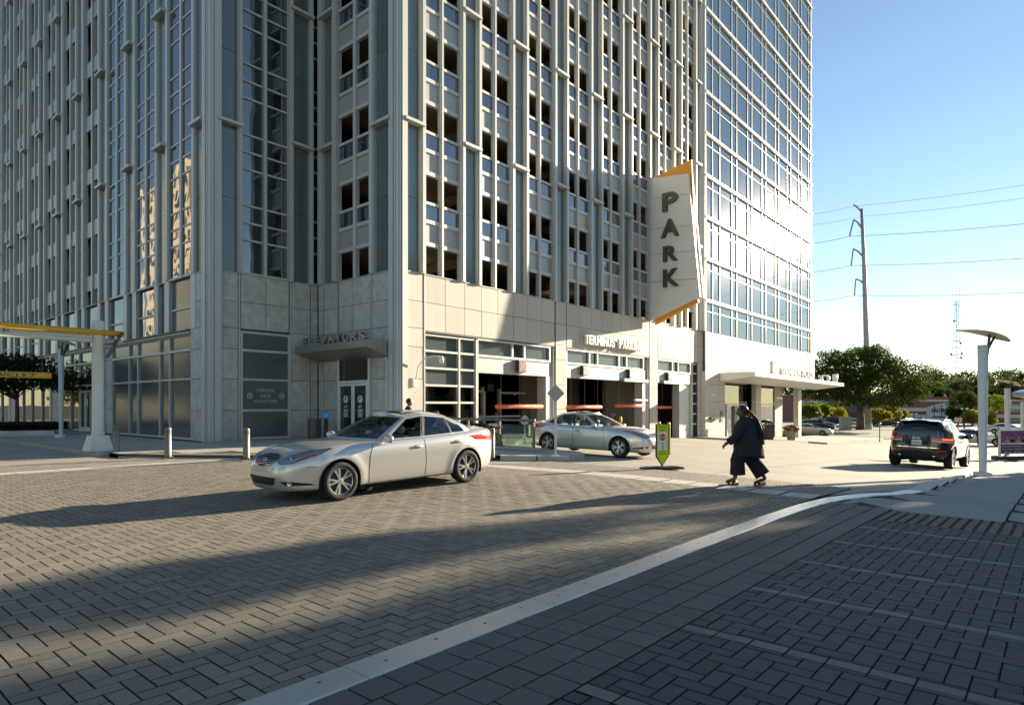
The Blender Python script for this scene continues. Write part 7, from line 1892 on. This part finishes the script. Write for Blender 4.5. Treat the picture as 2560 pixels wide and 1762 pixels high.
def tree(name, label, loc, blobs, n, size, lm, trunk=(.25, 3.0), limbs=6, group=None, shell=.5, cat='tree'):
    t = thing(name, label, cat, loc, 0, group); V, F = leaves(blobs, n, size, shell); link('crown', np_mesh('crown', V, F, lm), t)
    tr, th = trunk; mb = MB(); mb.tube([(0, 0, -.2), (tr*.2, 0, th*.4), (0, tr*.2, th)], [tr*1.25, tr, tr*.8], 10)
    bl = sorted(blobs, key=lambda b: -(b[1][0] if isinstance(b[1], tuple) else b[1]))[:limbs]
    for c, r in bl:
        c = Vector(c); mid = Vector((c.x*.45, c.y*.45, th+(c.z-th)*.55)); mb.tube([(0, 0, th*.92), mid, c, c+Vector((c.x*.2, c.y*.2, .8))], [tr*.55, tr*.35, tr*.16, tr*.05], 7)
        for q in range(3):
            e = c+Vector(rng.normal(0, 1, 3))*(r[0] if isinstance(r, tuple) else r)*.6; mb.tube([mid.lerp(c, .5), e], [tr*.14, tr*.03], 5)
    mb.obj('trunk', BARK, t, True); return t
G_DARK = leaf_mat('dark_green_leaf', (.045, .075, .018)); G_MID = leaf_mat('mid_green_leaf', (.058, .080, .018)); G_YEL = leaf_mat('yellow_green_leaf', (.30, .25, .03), .5); G_LIME = leaf_mat('lime_leaf', (.20, .24, .03), .5); G_OLD = leaf_mat('bottle_green_leaf', (.038, .055, .022)); G_PALE = leaf_mat('pale_forest_leaf', (.085, .11, .04), .45)
def rblobs(w, h, z0, n, r, flat=.8):
    out = []
    for i in range(n):
        a = rng.random()*2*math.pi; q = math.sqrt(rng.random()); z = z0+h*rng.random(); k = 1-.55*abs((z-z0)/h-.4)*1.6
        out.append(((w*q*k*math.cos(a), w*q*k*math.sin(a), z), (r*(.7+.6*rng.random()), r*(.7+.6*rng.random()), r*flat*(.7+.5*rng.random()))))
    return out
# big spreading tree behind the steel pole
p = gp(2150, 1074); k = p.y/FPX; zt_ = lambda py: EYE-(py-HY)*k-p.z
BT = []
for px, py, r in ((2075, 925, 34), (2050, 960, 34), (2110, 895, 32), (2150, 890, 34), (2190, 895, 30), (2215, 915, 34), (2255, 935, 34), (2285, 955, 30), (2240, 975, 38), (2180, 940, 46), (2120, 950, 46), (2085, 985, 36), (2030, 985, 26), (2045, 905, 20), (2275, 985, 26), (2200, 1000, 30), (2065, 885, 16), (2300, 965, 16), (2130, 1000, 30), (2165, 875, 18), (2025, 930, 18)):
    for dy in (-3.5, 2.5): BT.append((((px-2150)*k, dy+rng.normal(0, 1.2), zt_(py)), (r*k*.95, r*k*1.0, r*k*.72)))
tree('shade_tree', 'big spreading dark green tree behind the steel pole', p, BT, 30000, .17, G_MID, (.55, 4.2), 14, shell=.35)
# forest on the far slope: single trees
fx_ = [(2095, 905, 60), (2262, 938, 52), (2318, 935, 46), (2350, 930, 50), (2385, 940, 48), (2425, 932, 52), (2462, 938, 46), (2490, 930, 50), (2530, 928, 54), (2570, 935, 50), (2300, 955, 40), (2405, 955, 40), (2450, 965, 36), (2345, 960, 42), (2505, 965, 40), (2545, 960, 40), (1990, 950, 50)]
names = ['leftmost', 'second', 'third', 'fourth', 'fifth', 'sixth', 'seventh', 'eighth', 'ninth', 'tenth']
FT = ['hidden behind the big spreading tree', 'right of the big spreading tree', 'above the left end of the salon arch', 'above the middle of the salon arch', 'at the left foot of the lattice mast', 'at the right foot of the lattice mast', 'just left of the nearest canopy post', 'directly behind the nearest canopy post', 'between the two nearest canopy posts', 'at the right picture edge', 'low one left of the salon arch', 'lower one below the lattice mast', 'lower dark one left of the nearest canopy post', 'lower one over the salon roof unit', 'lower one right of the nearest canopy post', 'lower one behind the middle canopy post', 'seen past the tower corner']
tones = [G_OLD, G_PALE, G_DARK, G_PALE, G_OLD]
for i, (px, py, r) in enumerate(fx_):
    Y = 190+12*(i % 3)+(25 if i < 10 else 0); b = at(px, Y, z=-2.2); kk = Y/FPX; top = EYE-(py-HY)*kk+2.2
    bl = [((dx*r*kk, rng.normal(0, 2), top-dz*r*kk), r*kk*q*.62) for dx, dz, q in ((0, .35, .9), (-.5, .7, .8), (.5, .7, .8), (-.3, 1.2, .9), (.35, 1.2, .9), (0, 1.7, .9), (-.7, 1.4, .7), (.7, 1.5, .7), (rng.normal(0, .4), .2, .5))]
    tree('forest_tree', 'tall tree of the far wooded slope '+FT[i], b, bl, 3600, .42, tones[i % 5], (.4, 5), 3, 'trees of the far wooded slope')
# yellowing small trees of the car park
for i, (px, py, r, m, lb) in enumerate(((2025, 1032, 26, G_LIME, 'lime green small tree at the tower corner'), (2060, 1028, 24, G_LIME, 'lime yellow small tree left of the utility box'), (2090, 1038, 24, G_YEL, 'yellow small tree just left of the utility box'), (2195, 1040, 22, G_YEL, 'yellow bushy tree just right of the steel pole'),
      (2225, 1034, 26, G_YEL, 'yellow bushy tree above the dark parked sedan'), (2255, 1042, 22, G_YEL, 'small golden tree left of the black suv'), (2305, 1056, 12, G_MID, 'green small tree before the arched salon front'), (2430, 1045, 26, G_YEL, 'bright yellow tree left of the nearest canopy post'), (2465, 1050, 20, G_YEL, 'bright yellow tree right of the nearest canopy post'),
      (2410, 1005, 36, G_MID, 'green tree before the brick building, left of the nearest canopy post'), (2480, 1015, 36, G_LIME, 'light green tree between the first two canopy posts'), (2395, 1035, 30, G_DARK, 'dark green low tree behind the no turn sign'), (2245, 1005, 26, G_OLD, 'dark low tree before the left part of the brick building'), (2160, 1045, 18, G_LIME, 'lime shrub behind the steel pole'))):
    Y = 112+7*(i % 3)+(12 if py < 1020 else 0); b = at(px, Y, z=-2.2); kk = Y/FPX; zc_ = EYE-(py-HY)*kk+2.2
    bl = [((dx*r*kk, rng.normal(0, .8), zc_+dz*r*kk), (r*kk*.55*q, r*kk*.55*q, r*kk*.42*q)) for dx, dz, q in ((0, .4, 1), (-.55, .1, .9), (.55, .1, .9), (0, -.1, 1), (-.3, .5, .7), (.35, .45, .7), (-.75, -.2, .6), (.8, -.15, .6))]
    tree('small_tree', lb, b, bl, 3000, .17, m, (.14, max(1.0, zc_*.6)), 4, 'small trees of the car park')
# street tree and hedge planter on the left
p = gp(42, 1078, .1); kk = p.y/FPX; zt2 = lambda py: EYE-(py-HY)*kk-p.z
bl = [(((px-42)*kk, dy, zt2(py)), r*kk*.8) for px, py, r in ((20, 915, 34), (60, 905, 32), (95, 915, 28), (-20, 930, 40), (40, 945, 40), (90, 950, 34), (130, 955, 30), (165, 960, 26), (-50, 960, 40), (10, 965, 36), (150, 935, 26), (190, 945, 18), (-30, 900, 30)) for dy in (-.8, .7)]
tree('street_tree', 'dark street tree before the shop windows at the left, above the hedge', p, bl, 9000, .085, G_OLD, (.11, 2.0), 8, shell=.3)
for i, (px, py) in enumerate(((-260, 1000), (-420, 1010))):
    pass
q0, q1 = gp(-60, 1090, .1), gp(118, 1088, .1)
pl_ = thing('hedge_planter', 'low granite planter with a clipped dark hedge at the left picture edge', 'planter', (0, 0, 0)); d = Vector((q1.x-q0.x, q1.y-q0.y, 0)); L = d.length; d.normalize()
Mx = Matrix.Translation((q0.x, q0.y, q0.z)) @ Matrix.Rotation(math.atan2(d.y, d.x), 4, 'Z')
mb = MB(); mb.box(-2, L+.3, 0, 2.6, 0, .24, Mx); mb.box(-2, L+.8, -.25, 2.8, -.05, .06, Mx); mb.obj('planter_wall', STONE_V, pl_)
n = 9000; V = np.stack([rng.uniform(-1.9, L+.1, n), rng.uniform(.08, 2.5, n), .24+.36*rng.random(n)**.5], 1); V = V @ np.array(Mx.to_3x3()).T+np.array(Mx.translation); a = rng.normal(0, .05, (n, 3)); b = rng.normal(0, .03, (n, 3))
hg = link('hedge', np_mesh('hedge', np.stack([V-a, V-b, V+a, V+b], 1).reshape(-1, 3), np.arange(4*n).reshape(n, 4), G_OLD), pl_)
# ---------------------------------------------------------------- steel transmission pole and wires
pp0 = gp(2171, 1073); kk = pp0.y/FPX; sp = thing('steel_pole', 'tall tapered steel transmission pole with four arms and long insulators', 'utility pole', pp0)
POLE = mat('galvanised_pole', (.40, .40, .39), .55, .4, noise2=(2, .12)); Z = lambda py: EYE-(py-HY)*kk-pp0.z; Xp = lambda px: (px-2171)*kk
MB().lathe([(9*kk, 0), (8*kk, 1.0)], 16, cap=False).tube([(0, 0, 0), (Xp(2166), 0, Z(850)), (Xp(2160), 0, Z(650)), (Xp(2154), 0, Z(522))], [8*kk, 6.5*kk, 4.8*kk, 3.4*kk], 14).obj('shaft', POLE, sp, True)
for tip, jt, ins in (((2133, 512), (2154, 529), None), ((2134, 549), (2156, 571), (2124, 591)), ((2133, 622), (2162, 645), (2128, 664)), ((2139.5, 697), (2166, 713), (2136, 738.6))):
    ar = MB().tube([(Xp(jt[0]), 0, Z(jt[1])), (Xp((tip[0]*.6+jt[0]*.4)), 0, Z(tip[1]*.72+jt[1]*.28)), (Xp(tip[0]), 0, Z(tip[1]))], [2.6*kk, 2.1*kk, 1.6*kk], 8).obj('arm', POLE, sp, True)
    if ins:
        i_ = MB(); a, b = Vector((Xp(tip[0]), 0, Z(tip[1]))), Vector((Xp(ins[0]), 0, Z(ins[1]))); i_.tube([a, b], .05, 5)
        for q in range(14):
            c = a.lerp(b, .08+.88*q/13); i_.lathe([(.001, .05), (.17, -.02), (.15, -.05), (.001, -.03)], 8, Matrix.Translation(c), cap=False)
        i_.obj('insulator', mat('insulator_grey', (.035, .035, .04), .5), ar)
rg = MB()
for q in range(44):
    py = 560+q*9.5; f = (py-522)/(1073-522); x = 2154+17*f; s_ = -1 if q % 2 else 1; w_ = (3+5*f); rg.tube([(Xp(x+s_*w_), 0, Z(py)), (Xp(x+s_*(w_+5)), 0, Z(py))], .02, 4)
rg.obj('step_bolt', POLE, sp)
MB().box(Xp(2178), Xp(2190), -.3, .3, Z(938), Z(922)).obj('junction_box', POLE, sp)
for py in (886, 905, 950, 985, 990): MB().lathe([(7.6*kk, -.06), (7.6*kk, .06)], 14, Matrix.Translation((Xp(2168.5), 0, Z(py))), cap=False).obj('strap_band', POLE, sp)
WIRE = mat('wire_dark', (.06, .065, .075), .6)
def wire(label, pts, r=.035):
    """pts: (px, py, steps along the avenue from the pole)"""
    t = thing('power_line', label, 'wire', group='power lines'); P = []
    for px, py in pts:
        ra = (px-CX)/FPX; tt = (pp0.x-ra*pp0.y)/(-CU*ra-SU) if False else (ra*pp0.y-pp0.x)/(SU+ra*CU); Y = pp0.y-CU*tt; P.append(Vector(((px-CX)/FPX*Y, Y, EYE-(py-HY)*Y/FPX)))
    pts2 = []
    for a, b in zip(P[:-1], P[1:]):
        for i in range(6): c = a.lerp(b, i/6); pts2.append(c-Vector((0, 0, .25*math.sin(math.pi*i/6))))
    pts2.append(P[-1]); MB().tube(pts2, r, 5).obj('strand', WIRE, t)
wire('topmost wire at the tip of the highest pole arm', [(1985, 540), (2133, 516), (2620, 454)], .022); wire('second thin wire passing just below the pole top', [(1985, 566), (2157, 541), (2620, 487)], .022)
wire('wire hung from the upper insulator of the pole', [(1985, 613), (2124, 591), (2620, 554)]); wire('wire hung from the middle insulator of the pole', [(1985, 683), (2128, 664), (2620, 642)]); wire('wire hung from the lowest insulator of the pole', [(1985, 755), (2136, 738.6), (2620, 729)])
wire('low wire crossing at the pole foot, highest of three', [(1985, 872), (2166, 852), (2620, 844)], .03); wire('low wire crossing at the pole, middle of three', [(1985, 888), (2167, 869), (2620, 861)], .03); wire('low wire crossing at the pole, lowest of three', [(1985, 905), (2168, 886), (2620, 882)], .03)
# ---------------------------------------------------------------- lattice mast
mY = 330; mb_ = at(2391, mY, z=-2.2); kk = mY/FPX; mast = thing('lattice_mast', 'blue grey lattice radio mast with dishes far behind the trees', 'radio mast', mb_); MM = mat('mast_metal', (.20, .27, .36), .6)
H = EYE-(752-HY)*kk+2.2; w0, w1 = 12*kk, 3.2*kk; NS = 22; lg = MB(); br = MB()
def cn_w(f): return w0+(w1-w0)*min(1, f*1.25)
for sx, sy in ((-1, -1), (1, -1), (1, 1), (-1, 1)): lg.tube([(sx*cn_w(f)/1, sy*cn_w(f), H*f) for f in (0, .25, .5, .8, 1)], .09, 5)
for i in range(NS):
    f0, f1 = i/NS, (i+1)/NS
    for (ax, ay), (bx_, by_) in (((-1, -1), (1, -1)), ((1, -1), (1, 1)), ((1, 1), (-1, 1)), ((-1, 1), (-1, -1))):
        br.tube([(ax*cn_w(f0), ay*cn_w(f0), H*f0), (bx_*cn_w(f1), by_*cn_w(f1), H*f1)], .04, 4); br.tube([(bx_*cn_w(f0), by_*cn_w(f0), H*f0), (ax*cn_w(f1), ay*cn_w(f1), H*f1)], .04, 4); br.tube([(ax*cn_w(f1), ay*cn_w(f1), H*f1), (bx_*cn_w(f1), by_*cn_w(f1), H*f1)], .04, 4)
lg.obj('leg', MM, mast); br.obj('brace', MM, mast)
for dx, py in ((-8, 803), (12, 884), (10, 895), (-15, 886), (9, 858)):
    z = EYE-(py-HY)*kk+2.2; MB().tube([(0, 0, z), (dx*kk, 0, z)], .12, 4).lathe([(.001, -.4), (3*kk, 0), (.001, .3)], 12, Matrix.Translation((dx*kk, -.6, z)) @ Matrix.Rotation(R(90), 4, 'X'), cap=False).obj('dish', mat('dish_dark', (.12, .13, .15), .6), mast)
for dx in (-9, 8): MB().tube([(dx*kk, 0, H-4), (dx*kk, 0, H+7)], .10, 4).tube([(0, 0, H-2), (dx*kk, 0, H-2)], .10, 4).obj('antenna', MM, mast)
# ---------------------------------------------------------------- brick shops behind
RB = mat('red_brick_wall', (.30, .115, .075), .85, noise=(.8, .15), noise2=(8, .15)); CREAM = mat('cream_cornice', (.62, .58, .50), .7); SGL = mat('shop_glass', (.20, .25, .26), .1, ior=1.8); ROOFG = mat('grey_roof', (.22, .22, .22), .8)
sY = 150; s0 = at(2190, sY, z=-2.2); sal = thing('brick_shop_building', 'low red brick shop building with a white arched SALON front behind the car park', 'building', s0, R(-4)); kk = sY/FPX
Xs = lambda px: (px-2190)*kk; Zs = lambda py: EYE-(py-HY)*kk+2.2
MB().box(Xs(2190), Xs(2620), 0, 30, 0, Zs(992)).obj('wall', RB, sal); MB().box(Xs(2190)-.2, Xs(2310), -.4, 0, Zs(1028), Zs(1019)).box(Xs(2290), Xs(2620), -.35, 0, Zs(1004), Zs(999)).obj('cornice', CREAM, sal)
MB().box(Xs(2190), Xs(2308), -3.0, -.05, Zs(1045), Zs(1036)).box(Xs(2300), Xs(2420), -2.4, -.1, Zs(1052), Zs(1044)).obj('awning', CREAM, sal)
arc = [(Xs(2310), Zs(1040)), (Xs(2310), Zs(1018))]+[(Xs(2310+t*100), Zs(1018-17*math.sin(math.pi*(.1+.8*t))+17*math.sin(.1*math.pi))) for t in [i/12 for i in range(13)]]+[(Xs(2410), Zs(1040))]
My = Matrix(((1, 0, 0, 0), (0, 0, -1, 0), (0, 1, 0, 0), (0, 0, 0, 1)))
MB().prism(arc, .05, .5, My).obj('arched_front', CREAM, sal); arc2 = [(Xs(2310)+(x-Xs(2310))*.9+.45, Zs(1040)+(z-Zs(1040))*.86) for x, z in arc]; MB().prism(arc2, .5, .56, My).obj('arched_window', mat('salon_window', (.50, .55, .54), .3), sal)
mbv = MB()
for q in range(1, 6): mbv.box(Xs(2310+q*16.5)-.06, Xs(2310+q*16.5)+.06, -.60, -.56, Zs(1040), Zs(1012))
mbv.obj('window_bar', BLACK, sal); lettering('lettering', 'SALON STUDIOS', 7.6, .85, BLACK, sal, (Xs(2360), -.66, Zs(1025)), 0, .08, .01)
for a, b, c_, d_ in ((2314, 2398, 1052, 1072), (2200, 2296, 1047, 1072), (2500, 2540, 1045, 1070), (2495, 2530, 1010, 1030), (2536, 2580, 1000, 1030)): MB().box(Xs(a), Xs(b), -.08, -.02, Zs(d_), Zs(c_)).obj('window', SGL, sal)
MB().box(Xs(2440), Xs(2620), -.3, 0, Zs(1044), Zs(1036)).box(Xs(2440), Xs(2620), -.3, 0, Zs(1022), Zs(1015)).obj('white_band', CREAM, sal)
gv_ = [(Xs(2515), Zs(992)), (Xs(2515), Zs(982))]+[(Xs(2515+60*t), Zs(982-8*math.sin(math.pi*t))) for t in [i/8 for i in range(9)]]+[(Xs(2575), Zs(992))]
MB().prism(gv_, -.4, 3, My @ Matrix.Scale(1, 4)).obj('glass_vault', SGL, sal); MB().box(Xs(2312), Xs(2345), 3, 8, Zs(992), Zs(985)).obj('roof_unit', ROOFG, sal)
s1 = at(1985, 158, z=-2.2); sb2 = thing('long_brick_building', 'low brick building with white window band seen under the big tree', 'building', s1, R(-3)); kk2 = 158/FPX
MB().box(0, 200*kk2, 0, 20, 0, 40*kk2+2.2).obj('wall', RB, sb2); MB().box(0, 200*kk2, -.2, 0, 22*kk2+2.2, 30*kk2+2.2).obj('white_band', CREAM, sb2); MB().box(-.3, 200*kk2+.3, -.5, 20, 40*kk2+2.2, 43*kk2+2.2).obj('roof', ROOFG, sb2)
for i in range(6): MB().box((8+32*i)*kk2, (24+32*i)*kk2, -.1, -.02, 2.0, 18*kk2+2.2).obj('window', SGL, sb2)
# ---------------------------------------------------------------- globe lamps of the car park
LGL = mat('lamp_globe', (.75, .74, .70), .3)
for px, py, two, lb in ((2042, 1031, 0, 'single globe lamp post at the tower corner'), (2247, 1028, 1, 'twin globe lamp left of the black suv'), (2284, 1034, 1, 'twin globe lamp before the salon front'), (2366, 1041, 0, 'single lantern lamp above the black suv'), (2411, 1021, 1, 'twin globe lamp beside the no turn sign'), (2446, 1027, 1, 'twin globe lamp behind the nearest canopy post')):
    Y = 104; b = at(px, Y, z=-2.2); kk = Y/FPX; h = EYE-(py-HY)*kk+2.2; t = thing('globe_lamp', lb, 'street lamp', b, 0, 'globe lamps of the car park')
    MB().lathe([(.12, 0), (.10, .5), (.06, .6), (.05, h-.3)], 8).obj('post', BLACK, t)
    ds_ = (-6, 6) if two else (0,)
    if two: MB().tube([(-6*kk, 0, h-.25), (0, 0, h-.4), (6*kk, 0, h-.25)], .04, 5).obj('arm', BLACK, t)
    for q in ds_: g = MB().ball((q*kk, 0, h), .20, 10, 8).obj('globe', LGL, t, True); MB().lathe([(.22, h+.10), (.10, h+.26), (.02, h+.36)], 8, Matrix.Translation((q*kk, 0, 0))).obj('cap', BLACK, g)
# ---------------------------------------------------------------- the rest of the crossing, outside the picture: what shades and is mirrored
SA = Vector((SUN.x, SUN.y, 0)).normalized(); SN = Vector((-SA.y, SA.x, 0))
def tq(t, q): v = SA*t+SN*q; return (v.x, v.y)
nb = thing('neighbour_building', 'beige office block across the street to the right', 'building', (*tq(42, -16), -1), math.atan2(SA.y, SA.x))
BEI = mat('beige_precast', (.52, .44, .33), .8, noise2=(.4, .06)); 
MB().box(0, 22, -40, 20.7, -2, 17).obj('wall', BEI, nb)
for f in range(4):
    for i in range(14): MB().box(-.06, -.01, -38+4.1*i, -35.4+4.1*i, 1.5+4*f, 3.7+4*f).obj('window', WING, nb)
c = tq(47, 6.55); bl = rblobs(.75, 15, 2.5, 34, .62, 1.3)
tree('avenue_tree', 'narrow leafy tree by the neighbouring block at the right', (*c, -1), bl, 5200, .17, G_DARK, (.2, 2.6), 8, shell=.1)
c = tq(60, 3.9); bl = rblobs(1.3, 14, 4, 26, .8, 1.0)
tree('avenue_tree', 'loose leafy tree at the corner of the neighbouring block', (*c, -1), bl, 1500, .20, G_MID, (.2, 4), 6, shell=.1)
c = tq(44, 5.35); tree('avenue_tree', 'unseen low dense tree added to shade the right sidewalk', (*c, -1), rblobs(.85, 8.2, 1.8, 32, .66, 1.0), 6000, .17, G_DARK, (.15, 1.5), 5, shell=.1)  # unseen tree, added and sized to shade the near right ground
# tall beige tower and trees to the left, mirrored in the glazing
bt_ = thing('beige_tower', 'tall beige apartment tower across the left street', 'building', (*w2(-60, 119), 0), THETA)
MB().box(-14, 14, -11, 11, -2, 48).box(-9, 9, -8, 8, 48, 54).obj('wall', BEI, bt_); MB().add([(-9, -8, 54), (9, -8, 54), (9, 8, 54), (-9, 8, 54), (0, 0, 61)], [(0, 1, 4), (1, 2, 4), (2, 3, 4), (3, 0, 4)]).obj('roof', mat('copper_roof', (.25, .14, .09), .7), bt_)
for f in range(13):
    for i in range(6):
        MB().box(14.0, 14.06, -9.6+3.3*i, -7.9+3.3*i, 2+3.6*f, 4.1+3.6*f).obj('window', WING, bt_); MB().box(-12.5+4.4*i, -10.5+4.4*i, -11.06, -11.0, 2+3.6*f, 4.1+3.6*f).obj('window', WING, bt_)
for i in range(16):
    b = (*w2(-34-5*(i % 3), -10+9.5*i), 0); bl = rblobs(4.2, 7, 3.0, 12, 2.4)
    tree('street_side_tree', 'leafy tree across the left street', b, bl, 1500, .34, G_DARK if i % 2 else G_MID, (.25, 3), 4, 'trees across the left street')
for i in range(4): far_car('dark car parked across the left street', 0, 1100, (.03, .03, .035), 0, 'sedan', 'cars across the left street').location = (*w2(-27, 14+8*i), .0)
